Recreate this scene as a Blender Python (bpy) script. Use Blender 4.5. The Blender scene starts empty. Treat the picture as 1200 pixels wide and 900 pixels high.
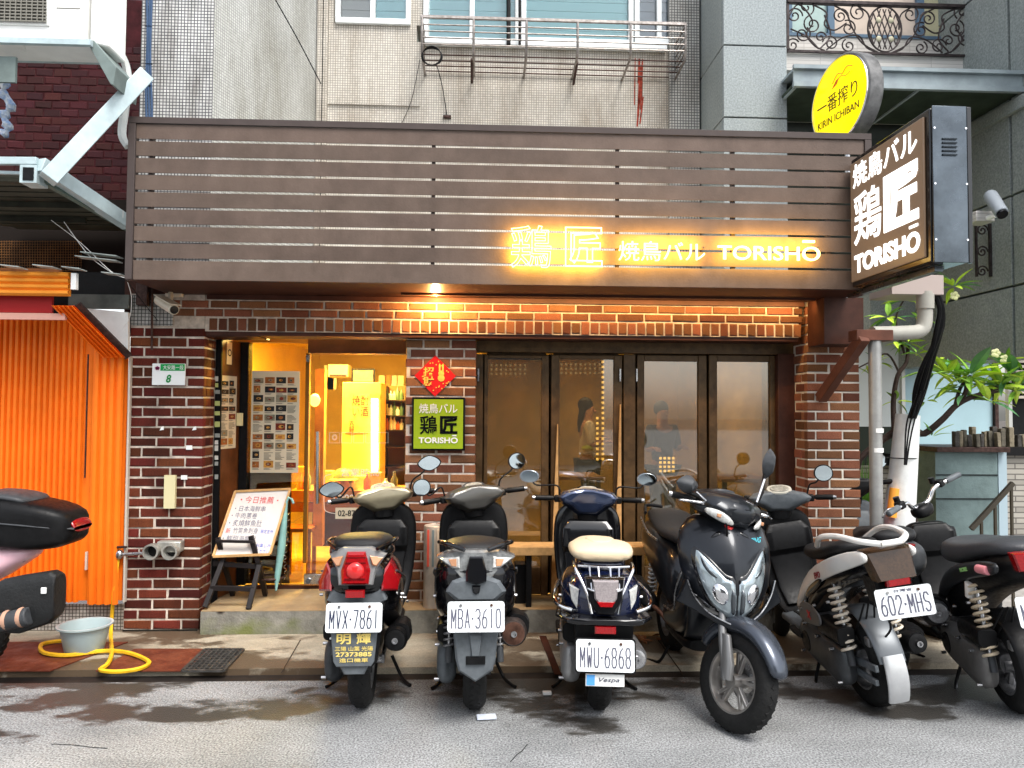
import bpy, bmesh, math, random
from mathutils import Vector, Matrix, Euler, Quaternion
R = math.radians
random.seed(7)
scn = bpy.context.scene
COL = scn.collection

# ------------------------------------------------------------ camera
CAM = Vector((0.0, -5.45, 1.6))
CM = (Matrix.Rotation(R(-2.5), 3, 'Z') @ Matrix.Rotation(R(92.1), 3, 'X') @ Matrix.Rotation(0.0065, 3, 'Z'))
cd = bpy.data.cameras.new('camera'); cam = bpy.data.objects.new('camera', cd); COL.objects.link(cam)
cam.matrix_world = Matrix.Translation(CAM) @ CM.to_4x4()
cd.sensor_width = 36; cd.lens = 870 / 1200 * 36; cd.clip_end = 600; cd.clip_start = 0.05
scn.camera = cam
# ------------------------------------------------------------ sky, sun, exposure
w = bpy.data.worlds.new('World'); scn.world = w; w.use_nodes = True
nt = w.node_tree; bg = nt.nodes['Background']
sky = nt.nodes.new('ShaderNodeTexSky'); sky.sky_type = 'NISHITA'; sky.sun_disc = False
sky.sun_elevation = R(58); sky.sun_rotation = R(150); sky.air_density = 1.2; sky.dust_density = 3.0; sky.ozone_density = 1.0
bw = nt.nodes.new('ShaderNodeHueSaturation'); bw.inputs['Saturation'].default_value = 0.35
nt.links.new(sky.outputs[0], bw.inputs['Color']); nt.links.new(bw.outputs[0], bg.inputs[0]); bg.inputs[1].default_value = 0.15
sl = bpy.data.lights.new('sun', 'SUN'); sl.energy = 1.5; sl.angle = R(25); sl.color = (1, .97, .92)
so = bpy.data.objects.new('sun', sl); COL.objects.link(so)
az, el = R(150), R(58)
sdir = Vector((math.sin(az) * math.cos(el), math.cos(az) * math.cos(el), math.sin(el)))
so.rotation_euler = sdir.to_track_quat('Z', 'Y').to_euler(); so.location = (0, -4, 12)
scn.view_settings.view_transform = 'Standard'; scn.view_settings.look = 'None'
scn.view_settings.exposure = 1.2; scn.view_settings.gamma = 1.0
scn.cycles.max_bounces = 8; scn.cycles.transparent_max_bounces = 12; scn.cycles.use_denoising = True
scn.cycles.caustics_reflective = False; scn.cycles.caustics_refractive = False
scn.cycles.sample_clamp_indirect = 4

# ------------------------------------------------------------ measuring helpers (photo pixel -> point on a real plane)
def ray(u, v): return CM @ Vector(((u - 600) / 870, -(v - 450) / 870, -1))
def P(u, v, Y):
    d = ray(u, v); t = (Y - CAM.y) / d.y; return CAM + d * t
def G(u, v, z=0.0):
    d = ray(u, v); t = (z - CAM.z) / d.z; return CAM + d * t
def PX(u, v, X):
    d = ray(u, v); t = (X - CAM.x) / d.x; return CAM + d * t

# ------------------------------------------------------------ materials
MC = {}
def mat(name, col, rough=.5, metal=0.0, var=0.0, vs=6.0, col2=None, bump=0.0, bs=60.0, coat=0.0, emit=None, es=0.0, rnd=0.0, spec=.2, rv=0.0, stain=0.0, stc=(.25, .22, .2), ss=1.6):
    if name in MC: return MC[name]
    m = bpy.data.materials.new(name); m.use_nodes = True; nt = m.node_tree; b = nt.nodes['Principled BSDF']
    L = nt.links.new
    b.inputs['Roughness'].default_value = rough; b.inputs['Metallic'].default_value = metal
    b.inputs['Coat Weight'].default_value = coat; b.inputs['Coat Roughness'].default_value = .08
    b.inputs['Specular IOR Level'].default_value = spec
    c = (*col, 1)
    b.inputs['Base Color'].default_value = c
    tc = nt.nodes.new('ShaderNodeTexCoord')
    out = None
    if var > 0 or col2:
        n = nt.nodes.new('ShaderNodeTexNoise'); n.inputs['Scale'].default_value = vs; n.inputs['Detail'].default_value = 6; n.inputs['Roughness'].default_value = .65
        L(tc.outputs['Object'], n.inputs['Vector'])
        r = nt.nodes.new('ShaderNodeValToRGB'); r.color_ramp.elements[0].position = .35; r.color_ramp.elements[1].position = .68
        c2 = col2 if col2 else tuple(min(1, x * (1 + var)) for x in col)
        c1 = col if col2 else tuple(x * (1 - var) for x in col)
        r.color_ramp.elements[0].color = (*c1, 1); r.color_ramp.elements[1].color = (*c2, 1)
        L(n.outputs['Fac'], r.inputs['Fac']); out = r.outputs['Color']
        L(out, b.inputs['Base Color'])
    if rv > 0:
        n3 = nt.nodes.new('ShaderNodeTexNoise'); n3.inputs['Scale'].default_value = vs * 2.2; n3.inputs['Detail'].default_value = 4
        L(tc.outputs['Object'], n3.inputs['Vector'])
        mr = nt.nodes.new('ShaderNodeMapRange'); mr.inputs[1].default_value = .3; mr.inputs[2].default_value = .7
        mr.inputs[3].default_value = max(.02, rough - rv); mr.inputs[4].default_value = min(1, rough + rv)
        L(n3.outputs['Fac'], mr.inputs[0]); L(mr.outputs[0], b.inputs['Roughness'])
    if rnd > 0:
        oi = nt.nodes.new('ShaderNodeObjectInfo'); h = nt.nodes.new('ShaderNodeHueSaturation')
        mp = nt.nodes.new('ShaderNodeMapRange'); mp.inputs[3].default_value = 1 - rnd; mp.inputs[4].default_value = 1 + rnd
        L(oi.outputs['Random'], mp.inputs[0]); L(mp.outputs[0], h.inputs['Value'])
        ms = nt.nodes.new('ShaderNodeMath'); ms.operation = 'MULTIPLY'; ms.inputs[1].default_value = 7.31
        fr = nt.nodes.new('ShaderNodeMath'); fr.operation = 'FRACT'; L(oi.outputs['Random'], ms.inputs[0]); L(ms.outputs[0], fr.inputs[0])
        mh = nt.nodes.new('ShaderNodeMapRange'); mh.inputs[3].default_value = .5 - rnd * .025; mh.inputs[4].default_value = .5 + rnd * .035
        L(fr.outputs[0], mh.inputs[0]); L(mh.outputs[0], h.inputs['Hue'])
        if out: L(out, h.inputs['Color'])
        else: h.inputs['Color'].default_value = c
        L(h.outputs[0], b.inputs['Base Color'])
    if stain > 0:   # weathering laid over the whole surface, anchored in the place
        ge = nt.nodes.new('ShaderNodeNewGeometry'); mp_ = nt.nodes.new('ShaderNodeMapping'); mp_.inputs['Scale'].default_value = (1.5, 1.5, .7); L(ge.outputs['Position'], mp_.inputs[0])
        ns = nt.nodes.new('ShaderNodeTexNoise'); ns.inputs['Scale'].default_value = ss; ns.inputs['Detail'].default_value = 9; ns.inputs['Roughness'].default_value = .7; L(mp_.outputs[0], ns.inputs['Vector'])
        rs = nt.nodes.new('ShaderNodeMapRange'); rs.inputs[1].default_value = .42; rs.inputs[2].default_value = .72; rs.inputs[3].default_value = 0; rs.inputs[4].default_value = stain; L(ns.outputs['Fac'], rs.inputs[0])
        mxs = nt.nodes.new('ShaderNodeMixRGB'); mxs.blend_type = 'MULTIPLY'; mxs.inputs[2].default_value = (*stc, 1); L(rs.outputs[0], mxs.inputs[0])
        if b.inputs['Base Color'].is_linked: L(b.inputs['Base Color'].links[0].from_socket, mxs.inputs[1])
        else: mxs.inputs[1].default_value = c
        L(mxs.outputs[0], b.inputs['Base Color'])
    if bump > 0:
        n2 = nt.nodes.new('ShaderNodeTexNoise'); n2.inputs['Scale'].default_value = bs; n2.inputs['Detail'].default_value = 5
        L(tc.outputs['Object'], n2.inputs['Vector'])
        bp = nt.nodes.new('ShaderNodeBump'); bp.inputs['Strength'].default_value = bump; bp.inputs['Distance'].default_value = .01
        L(n2.outputs['Fac'], bp.inputs['Height']); L(bp.outputs[0], b.inputs['Normal'])
    if emit:
        b.inputs['Emission Color'].default_value = (*emit, 1); b.inputs['Emission Strength'].default_value = es
    MC[name] = m; return m

def glass(name, tint=(.9, .95, .95), refl=.12, rough=.02, film=None, fa=0.0):
    if name in MC: return MC[name]
    m = bpy.data.materials.new(name); m.use_nodes = True; nt = m.node_tree
    nt.nodes.remove(nt.nodes['Principled BSDF'])
    t = nt.nodes.new('ShaderNodeBsdfTransparent'); t.inputs[0].default_value = (*tint, 1)
    g = nt.nodes.new('ShaderNodeBsdfGlossy'); g.inputs['Roughness'].default_value = rough
    lw = nt.nodes.new('ShaderNodeFresnel'); lw.inputs[0].default_value = 1.5
    ad = nt.nodes.new('ShaderNodeMath'); ad.operation = 'ADD'; ad.inputs[1].default_value = refl; ad.use_clamp = True
    nt.links.new(lw.outputs[0], ad.inputs[0])
    mx = nt.nodes.new('ShaderNodeMixShader'); nt.links.new(ad.outputs[0], mx.inputs[0])
    base = t.outputs[0]
    if film:   # hazy film: diffuse colour mixed into the pane, uneven by noise
        d = nt.nodes.new('ShaderNodeBsdfDiffuse'); d.inputs[0].default_value = (*film, 1); n = nt.nodes.new('ShaderNodeTexNoise'); n.inputs['Scale'].default_value = 3; n.inputs['Detail'].default_value = 7
        tc = nt.nodes.new('ShaderNodeTexCoord'); nt.links.new(tc.outputs['Object'], n.inputs[0])
        mr = nt.nodes.new('ShaderNodeMapRange'); mr.inputs[1].default_value = .3; mr.inputs[2].default_value = .75; mr.inputs[3].default_value = fa * .7; mr.inputs[4].default_value = fa * 1.5
        nt.links.new(n.outputs[0], mr.inputs[0]); m2 = nt.nodes.new('ShaderNodeMixShader'); nt.links.new(mr.outputs[0], m2.inputs[0]); nt.links.new(base, m2.inputs[1]); nt.links.new(d.outputs[0], m2.inputs[2]); base = m2.outputs[0]
    nt.links.new(base, mx.inputs[1]); nt.links.new(g.outputs[0], mx.inputs[2])
    nt.links.new(mx.outputs[0], nt.nodes['Material Output'].inputs[0])
    MC[name] = m; return m

def tiles(name, col, mortar, w_, h_, mw=.002, axis='xz', dirt=None, off=0.0, rough=.35, var=.1, ds=1.3):
    """small mosaic / strip tile: too fine in the photograph to tell the pieces apart"""
    if name in MC: return MC[name]
    m = mat(name, col, rough); nt = m.node_tree; L = nt.links.new; b = nt.nodes['Principled BSDF']
    tc = nt.nodes.new('ShaderNodeTexCoord'); sp = nt.nodes.new('ShaderNodeSeparateXYZ'); cb = nt.nodes.new('ShaderNodeCombineXYZ')
    L(tc.outputs['Object'], sp.inputs[0]); L(sp.outputs[axis[0].upper()], cb.inputs[0]); L(sp.outputs[axis[1].upper()], cb.inputs[1])
    br = nt.nodes.new('ShaderNodeTexBrick'); br.offset = off; br.inputs['Scale'].default_value = 1
    br.inputs['Brick Width'].default_value = w_; br.inputs['Row Height'].default_value = h_; br.inputs['Mortar Size'].default_value = mw
    br.inputs['Mortar Smooth'].default_value = .2
    br.inputs['Color1'].default_value = (*[x * (1 - var) for x in col], 1); br.inputs['Color2'].default_value = (*[min(1, x * (1 + var)) for x in col], 1)
    br.inputs['Mortar'].default_value = (*mortar, 1); L(cb.outputs[0], br.inputs['Vector'])
    o = br.outputs['Color']
    if dirt:
        n = nt.nodes.new('ShaderNodeTexNoise'); n.inputs['Scale'].default_value = ds; n.inputs['Detail'].default_value = 8; n.inputs['Roughness'].default_value = .7
        mpg = nt.nodes.new('ShaderNodeMapping'); mpg.inputs['Scale'].default_value = (2.2, 2.2, .6)
        L(tc.outputs['Object'], mpg.inputs[0]); L(mpg.outputs[0], n.inputs['Vector'])
        r = nt.nodes.new('ShaderNodeValToRGB'); r.color_ramp.elements[0].position = .42; r.color_ramp.elements[1].position = .72
        r.color_ramp.elements[0].color = (1, 1, 1, 1); r.color_ramp.elements[1].color = (*dirt, 1)
        L(n.outputs['Fac'], r.inputs[0])
        mx = nt.nodes.new('ShaderNodeMixRGB'); mx.blend_type = 'MULTIPLY'; mx.inputs[0].default_value = 1
        L(o, mx.inputs[1]); L(r.outputs[0], mx.inputs[2]); o = mx.outputs[0]
    L(o, b.inputs['Base Color'])
    bp = nt.nodes.new('ShaderNodeBump'); bp.inputs['Strength'].default_value = .4; bp.inputs['Distance'].default_value = .002
    bp.invert = True; L(br.outputs['Fac'], bp.inputs['Height']); L(bp.outputs[0], b.inputs['Normal'])
    return m

# ------------------------------------------------------------ object helpers
def put(o, parent=None):
    COL.objects.link(o)
    if parent is not None:
        o.parent = parent
    return o
def thing(name, label, cat, loc=(0, 0, 0), rz=0.0, group=None):
    o = bpy.data.objects.new(name, None); o.empty_display_size = .1; COL.objects.link(o)
    o.location = loc; o.rotation_euler = (0, 0, rz); o['label'] = label; o['category'] = cat
    if group: o['group'] = group
    return o
def tag(o, label, cat, group=None):
    o['label'] = label; o['category'] = cat
    if group: o['group'] = group
    return o
def struct(o): o['kind'] = 'structure'; return o
def stuff(o): o['kind'] = 'stuff'; return o

def smooth_path(pts, n=6, closed=False):
    pts = [Vector(p) for p in pts]; out = []
    N = len(pts)
    rng = range(N if closed else N - 1)
    for i in rng:
        if closed: p0, p1, p2, p3 = pts[(i - 1) % N], pts[i], pts[(i + 1) % N], pts[(i + 2) % N]
        else: p0, p1, p2, p3 = pts[max(i - 1, 0)], pts[i], pts[i + 1], pts[min(i + 2, N - 1)]
        for k in range(n):
            t = k / n
            out.append(.5 * ((2 * p1) + (p2 - p0) * t + (2 * p0 - 5 * p1 + 4 * p2 - p3) * t * t + (3 * p1 - p0 - 3 * p2 + p3) * t ** 3))
    if not closed: out.append(pts[-1])
    return out

class MB:
    def __init__(s, M=None): s.v = []; s.f = []; s.mi = []; s.cur = 0; s.M = M
    def add(s, vs, fs):
        n = len(s.v); s.v += [Vector(a) for a in vs]; s.f += [tuple(i + n for i in f) for f in fs]; s.mi += [s.cur] * len(fs); return s
    def box(s, a, b):
        x0, x1 = sorted((a[0], b[0])); y0, y1 = sorted((a[1], b[1])); z0, z1 = sorted((a[2], b[2]))
        vs = [(x0, y0, z0), (x1, y0, z0), (x1, y1, z0), (x0, y1, z0), (x0, y0, z1), (x1, y0, z1), (x1, y1, z1), (x0, y1, z1)]
        return s.add(vs, [(0, 3, 2, 1), (4, 5, 6, 7), (0, 1, 5, 4), (1, 2, 6, 5), (2, 3, 7, 6), (3, 0, 4, 7)])
    def cbox(s, c, sz, rot=None):
        c = Vector(c); M = rot if rot is not None else Matrix.Identity(3)
        h = [x / 2 for x in sz]; vs = []
        for dz in (-1, 1):
            for dx, dy in ((-1, -1), (1, -1), (1, 1), (-1, 1)): vs.append(c + M @ Vector((dx * h[0], dy * h[1], dz * h[2])))
        return s.add(vs, [(0, 3, 2, 1), (4, 5, 6, 7), (0, 1, 5, 4), (1, 2, 6, 5), (2, 3, 7, 6), (3, 0, 4, 7)])
    def beam(s, a, b, w_, h_, up=(0, 0, 1)):
        a, b = Vector(a), Vector(b); d = (b - a).normalized(); u = Vector(up)
        if abs(d.dot(u)) > .98: u = Vector((0, 1, 0))
        x = d.cross(u).normalized(); z = x.cross(d)
        vs = []
        for p in (a, b):
            for sx, sz in ((-1, -1), (1, -1), (1, 1), (-1, 1)): vs.append(p + x * sx * w_ / 2 + z * sz * h_ / 2)
        return s.add(vs, [(0, 1, 2, 3), (7, 6, 5, 4), (0, 4, 5, 1), (1, 5, 6, 2), (2, 6, 7, 3), (3, 7, 4, 0)])
    def tube(s, pts, r, seg=8, closed=False):
        pts = [Vector(p) for p in pts]; N = len(pts); n0 = len(s.v)
        rr = r if isinstance(r, (list, tuple)) else [r] * N
        t0 = (pts[1] - pts[0]).normalized()
        nrm = t0.orthogonal().normalized(); vs = []; fs = []
        prev = t0
        for i, p in enumerate(pts):
            if closed: t = (pts[(i + 1) % N] - pts[i - 1]).normalized()
            else: t = (pts[min(i + 1, N - 1)] - pts[max(i - 1, 0)]).normalized()
            nrm = prev.rotation_difference(t) @ nrm; prev = t
            bn = t.cross(nrm)
            for k in range(seg):
                a = 2 * math.pi * k / seg; vs.append(p + (nrm * math.cos(a) + bn * math.sin(a)) * rr[i])
        for i in range(N if closed else N - 1):
            j = (i + 1) % N
            for k in range(seg):
                k2 = (k + 1) % seg; fs.append((i * seg + k, i * seg + k2, j * seg + k2, j * seg + k))
        if not closed: fs.append(tuple(range(seg - 1, -1, -1))); fs.append(tuple((N - 1) * seg + k for k in range(seg)))
        return s.add(vs, fs)
    def cyl(s, a, b, r0, r1=None, seg=20):
        r1 = r0 if r1 is None else r1
        return s.tube([a, b], [r0, r1], seg)
    def lathe(s, prof, c=(0, 0, 0), axis=(1, 0, 0), seg=32, closed=False):
        """prof: list of (radius, along)"""
        c = Vector(c); ax = Vector(axis).normalized(); n = ax.orthogonal().normalized(); b = ax.cross(n); vs = []; fs = []
        m = len(prof)
        for k in range(seg):
            a = 2 * math.pi * k / seg; d = n * math.cos(a) + b * math.sin(a)
            for r, h in prof: vs.append(c + d * r + ax * h)
        for k in range(seg):
            k2 = (k + 1) % seg
            for i in range(m if closed else m - 1):
                j = (i + 1) % m; fs.append((k * m + i, k * m + j, k2 * m + j, k2 * m + i))
        return s.add(vs, fs)
    def prism(s, poly, o, ux, uz, depth, inset=0.0, idepth=0.0):
        """poly 2D in plane (ux,uz) at o, extruded along depth vector (towards back); front face optionally chamfered"""
        o, ux, uz, dv = Vector(o), Vector(ux), Vector(uz), Vector(depth); N = len(poly)
        cx = sum(p[0] for p in poly) / N; cy = sum(p[1] for p in poly) / N
        fr = [o + ux * p[0] + uz * p[1] for p in poly]; bk = [p + dv for p in fr]; fs = []
        if inset > 0:
            dn = dv.normalized()
            top = []
            for p in poly:
                q = Vector((p[0] - cx, p[1] - cy)); l = q.length; q = q * max(0, (l - inset)) / max(l, 1e-6)
                top.append(o + ux * (q.x + cx) + uz * (q.y + cy) - dn * idepth)
            vs = top + fr + bk; fs.append(tuple(range(N)))
            for i in range(N):
                j = (i + 1) % N; fs.append((i, i + N, j + N, j)); fs.append((i + N, i + 2 * N, j + 2 * N, j + N))
            fs.append(tuple(range(3 * N - 1, 2 * N - 1, -1)))
        else:
            vs = fr + bk; fs.append(tuple(range(N)))
            for i in range(N):
                j = (i + 1) % N; fs.append((i, i + N, j + N, j))
            fs.append(tuple(range(2 * N - 1, N - 1, -1)))
        return s.add(vs, fs)
    def loft(s, secs, seg=20, cap=True):
        """secs: (center, halfvec a, halfvec b, n)"""
        vs = []; fs = []
        for c, a, b, n in secs:
            c, a, b = Vector(c), Vector(a), Vector(b)
            for k in range(seg):
                t = 2 * math.pi * k / seg; ct, st = math.cos(t), math.sin(t)
                vs.append(c + a * math.copysign(abs(ct) ** (2 / n), ct) + b * math.copysign(abs(st) ** (2 / n), st))
        for i in range(len(secs) - 1):
            for k in range(seg):
                k2 = (k + 1) % seg; fs.append((i * seg + k, i * seg + k2, (i + 1) * seg + k2, (i + 1) * seg + k))
        if cap: fs.append(tuple(range(seg - 1, -1, -1))); fs.append(tuple((len(secs) - 1) * seg + k for k in range(seg)))
        return s.add(vs, fs)
    def ball(s, c, r, seg=14, rings=8):
        c = Vector(c); r = Vector(r if isinstance(r, (tuple, list, Vector)) else (r, r, r))
        vs = [c + Vector((0, 0, r.z))]; fs = []
        for i in range(1, rings):
            th = math.pi * i / rings
            for k in range(seg):
                a = 2 * math.pi * k / seg; vs.append(c + Vector((r.x * math.sin(th) * math.cos(a), r.y * math.sin(th) * math.sin(a), r.z * math.cos(th))))
        vs.append(c - Vector((0, 0, r.z)))
        for k in range(seg): fs.append((0, 1 + k, 1 + (k + 1) % seg))
        for i in range(rings - 2):
            for k in range(seg):
                a = 1 + i * seg + k; b = 1 + i * seg + (k + 1) % seg; fs.append((a, a + seg, b + seg, b))
        e = len(vs) - 1; q = 1 + (rings - 2) * seg
        for k in range(seg): fs.append((q + k, e, q + (k + 1) % seg))
        return s.add(vs, fs)
    def quad(s, a, b, c, d): return s.add([a, b, c, d], [(0, 1, 2, 3)])
    def mesh(s, name, mats, smooth=40):
        me = bpy.data.meshes.new(name)
        vs = [s.M @ v for v in s.v] if s.M is not None else s.v
        me.from_pydata([tuple(v) for v in vs], [], s.f); 
        ms = mats if isinstance(mats, (list, tuple)) else [mats]
        for m in ms: me.materials.append(m)
        if len(ms) > 1: me.polygons.foreach_set('material_index', s.mi)
        bm = bmesh.new(); bm.from_mesh(me); bmesh.ops.recalc_face_normals(bm, faces=bm.faces); bm.to_mesh(me); bm.free()
        if smooth:
            me.polygons.foreach_set('use_smooth', [True] * len(me.polygons)); me.set_sharp_from_angle(angle=R(smooth))
        me.update(); return me
    def build(s, name, mats, parent=None, smooth=40, bev=0.0, sub=0, local=False, bseg=2):
        if parent is not None and not local:
            q = parent; M = Matrix.Identity(4)
            chain = []
            while q is not None: chain.append(q); q = q.parent
            for q in reversed(chain): M = M @ q.matrix_basis
            I = M.inverted(); s.v = [I @ v for v in s.v]
        me = s.mesh(name, mats, 180 if sub else smooth)
        o = bpy.data.objects.new(name, me); put(o, parent)
        if bev > 0:
            b = o.modifiers.new('bevel', 'BEVEL'); b.width = bev; b.segments = bseg; b.limit_method = 'ANGLE'; b.angle_limit = R(35)
        if sub:
            b = o.modifiers.new('sub', 'SUBSURF'); b.levels = sub; b.render_levels = sub
        return o
def BX(name, m, a, b, parent=None, bev=0.0): return MB().box(a, b).build(name, m, parent, bev=bev)

TXC = {}
def text_geo(body, weight=0.0, tube=0.0, ext=0.0, shear=0.0, res=4):
    key = (body, weight, tube, ext, shear)
    if key in TXC: return TXC[key]
    c = bpy.data.curves.new('t', 'FONT'); c.body = body; c.size = 1; c.offset = weight; c.extrude = ext; c.resolution_u = res; c.shear = shear
    if tube > 0: c.fill_mode = 'NONE'; c.bevel_depth = tube; c.bevel_resolution = 1; c.extrude = 0
    o = bpy.data.objects.new('t', c); COL.objects.link(o)
    bpy.context.view_layer.update()
    me = bpy.data.meshes.new_from_object(o.evaluated_get(bpy.context.evaluated_depsgraph_get()))
    vs = [v.co.copy() for v in me.vertices]; fs = [tuple(p.vertices) for p in me.polygons]
    bpy.data.objects.remove(o); bpy.data.curves.remove(c); bpy.data.meshes.remove(me)
    x0 = min(v.x for v in vs); x1 = max(v.x for v in vs); y0 = min(v.y for v in vs); y1 = max(v.y for v in vs)
    TXC[key] = (vs, fs, x0, x1, y0, y1); return TXC[key]
def add_text(mb, body, o, ux, uz, W, H, n, thick=.002, weight=0.0, tube=0.0, shear=0.0):
    """fit text into W x H, lower left corner at o, in plane ux,uz; n points to the viewer"""
    o, ux, uz, n = Vector(o), Vector(ux).normalized(), Vector(uz).normalized(), Vector(n).normalized()
    vs, fs, x0, x1, y0, y1 = text_geo(body, weight, tube, .5 if not tube else 0, shear)
    sx = W / (x1 - x0); sy = H / (y1 - y0)
    tz = thick if not tube else (sx + sy) / 2
    mb.add([o + ux * (v.x - x0) * sx + uz * (v.y - y0) * sy + n * v.z * tz for v in vs], fs)
    return mb

# ------------------------------------------------------------ common materials
m_mortar = mat('mortar', (.66, .57, .48), .9, var=.3, vs=14, bump=.3, stain=.75)
m_brick_shade = mat('brick', (.135, .026, .014), .75, var=.5, vs=18, bump=.6, bs=60, rnd=.5, stain=.7)  # left pillar's deep shade is put into this brick colour
m_brick_lit = mat('brick_lit', (.235, .092, .050), .8, var=.45, vs=22, bump=.6, bs=60, rnd=.45, stain=.5)  # same brick, made lighter: the brighter light is put into its colour
m_brickdark = mat('brick_glazed', (.036, .003, .004), .55, var=.4, vs=12, bump=.3, rnd=.4)
m_slat = mat('slat_brown', (.112, .080, .064), .42, var=.16, vs=4, bump=.12, bs=70, rnd=.09, stain=.5, stc=(.62, .58, .55), ss=3.0)
m_frame = mat('frame_brown', (.065, .05, .046), .5, var=.1)
m_soffit = mat('soffit_maroon', (.06, .022, .014), .5, var=.3)
m_wood = mat('door_wood', (.090, .052, .022), .4, var=.4, vs=9, bump=.2)
m_pine = mat('pine', (.55, .32, .13), .55, var=.25, vs=12)
m_black = mat('black_plastic', (.006, .006, .0065), .42, var=.3, vs=25, rv=.12, spec=.16)
m_blackg = mat('black_gloss', (.004, .004, .005), .16, coat=.45, spec=.3)
m_rubber = mat('rubber', (.009, .009, .009), .75, var=.3, vs=30, bump=.3, bs=80, spec=.25)
m_steel = mat('steel', (.45, .45, .46), .3, 1, var=.2, vs=20, rv=.12)
m_chrome = mat('chrome', (.75, .75, .77), .12, 1)
m_alu = mat('cast_alloy', (.22, .22, .225), .5, .7, var=.3, vs=30, rv=.15)
m_white = mat('white_paint', (.78, .78, .76), .5, var=.08)
m_conc = mat('concrete', (.24, .22, .19), .85, var=.35, vs=5, bump=.5, bs=60)
# ============================================================ GROUND
def node_ground(name, c1, c2, wet, scale, wetpos, rough, speck=0.0):
    m = mat(name, c1, rough); nt = m.node_tree; L = nt.links.new; b = nt.nodes['Principled BSDF']
    tc = nt.nodes.new('ShaderNodeTexCoord')
    def noise(sc, det=6, st=(1, 1, 1)):
        mp = nt.nodes.new('ShaderNodeMapping'); mp.inputs['Scale'].default_value = st; L(tc.outputs['Object'], mp.inputs[0])
        n = nt.nodes.new('ShaderNodeTexNoise'); n.inputs['Scale'].default_value = sc; n.inputs['Detail'].default_value = det; n.inputs['Roughness'].default_value = .62
        L(mp.outputs[0], n.inputs['Vector']); return n
    n1 = noise(scale, 8, (1, 1.8, 1)); n2 = noise(105, 3); n3 = noise(1.1, 9, (1, 1.9, 1)); n3.inputs['Vector'].links[0].from_node.inputs['Location'].default_value = (7.3, 2.1, 0)
    r = nt.nodes.new('ShaderNodeValToRGB'); r.color_ramp.elements[0].position = .3; r.color_ramp.elements[1].position = .7
    r.color_ramp.elements[0].color = (*c1, 1); r.color_ramp.elements[1].color = (*c2, 1); L(n1.outputs['Fac'], r.inputs[0])
    r2 = nt.nodes.new('ShaderNodeValToRGB'); r2.color_ramp.elements[0].position = .35; r2.color_ramp.elements[1].position = .65
    r2.color_ramp.elements[0].color = (1 - speck, 1 - speck, 1 - speck, 1); r2.color_ramp.elements[1].color = (1 + speck, 1 + speck, 1 + speck, 1); L(n2.outputs['Fac'], r2.inputs[0])
    mx = nt.nodes.new('ShaderNodeMixRGB'); mx.blend_type = 'MULTIPLY'; mx.inputs[0].default_value = 1; L(r.outputs[0], mx.inputs[1]); L(r2.outputs[0], mx.inputs[2])
    rw = nt.nodes.new('ShaderNodeValToRGB'); rw.color_ramp.elements[0].position = wetpos; rw.color_ramp.elements[1].position = wetpos + .05
    rw.color_ramp.elements[0].color = (0, 0, 0, 1); rw.color_ramp.elements[1].color = (1, 1, 1, 1)
    # wet patches gather in a band along the kerb, where the bikes are washed and the gutter runs
    sp = nt.nodes.new('ShaderNodeSeparateXYZ'); L(tc.outputs['Object'], sp.inputs[0])
    band = nt.nodes.new('ShaderNodeMapRange'); band.inputs[1].default_value = -2.15; band.inputs[2].default_value = -1.3; band.inputs[3].default_value = -.06; band.inputs[4].default_value = .20
    L(sp.outputs['Y'], band.inputs[0])
    ad = nt.nodes.new('ShaderNodeMath'); ad.operation = 'ADD'; L(n3.outputs['Fac'], ad.inputs[0]); L(band.outputs[0], ad.inputs[1]); L(ad.outputs[0], rw.inputs[0])
    mw = nt.nodes.new('ShaderNodeMixRGB'); mw.inputs[2].default_value = (*wet, 1); L(rw.outputs[0], mw.inputs[0]); L(mx.outputs[0], mw.inputs[1]); L(mw.outputs[0], b.inputs['Base Color'])
    rr = nt.nodes.new('ShaderNodeMapRange'); rr.inputs[3].default_value = rough; rr.inputs[4].default_value = rough * .4; L(rw.outputs[0], rr.inputs[0]); L(rr.outputs[0], b.inputs['Roughness'])
    bp = nt.nodes.new('ShaderNodeBump'); bp.inputs['Strength'].default_value = .5; bp.inputs['Distance'].default_value = .006; L(n2.outputs['Fac'], bp.inputs['Height']); L(bp.outputs[0], b.inputs['Normal'])
    return m
m_asph = node_ground('asphalt', (.16, .164, .165), (.265, .27, .272), (.045, .042, .038), 1.6, .675, .75, .62)
m_pave = node_ground('pavement_concrete', (.23, .20, .15), (.40, .35, .27), (.10, .07, .045), 2.6, .69, .8, .15)
KY = -0.95
struct(BX('road', m_asph, (-60, -60, -.3), (60, KY, 0)))
struct(BX('ground', mat('soil', (.08, .07, .06), .9), (-200, -200, -.6), (200, 200, -.305)))
struct(BX('pavement', m_pave, (-60, KY + .15, -.3), (60, 12, .022)))
# gutter strip between road and pavement; near-black colour paints the shade below the bikes
struct(BX('gutter', mat('gutter_shade', (.018, .014, .012), .6, var=.5), (-60, KY, -.3), (60, KY + .15, -.018)))
rust = mat('rusty_steel', (.10, .022, .012), .5, .2, col2=(.20, .06, .03), vs=7, bump=.3, rv=.2)
def plate(name, q, z, m, th=.006):
    pts = [G(u, v, z) for u, v in q]
    return MB().prism([(p.x, p.y) for p in pts], (0, 0, z), (1, 0, 0), (0, 1, 0), (0, 0, -th)).build(name, m)
sc = tag(plate('cover_plate', [(58, 786), (150, 752), (-80, 752), (-120, 786)], .030, rust), 'rusty steel drain cover plate by the blue basin', 'cover plate')
sc = tag(plate('cover_plate', [(112, 786), (214, 786), (250, 760), (158, 760)], .030, rust), 'rusty steel cover plate between the hose loop and the grate', 'cover plate')
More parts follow.
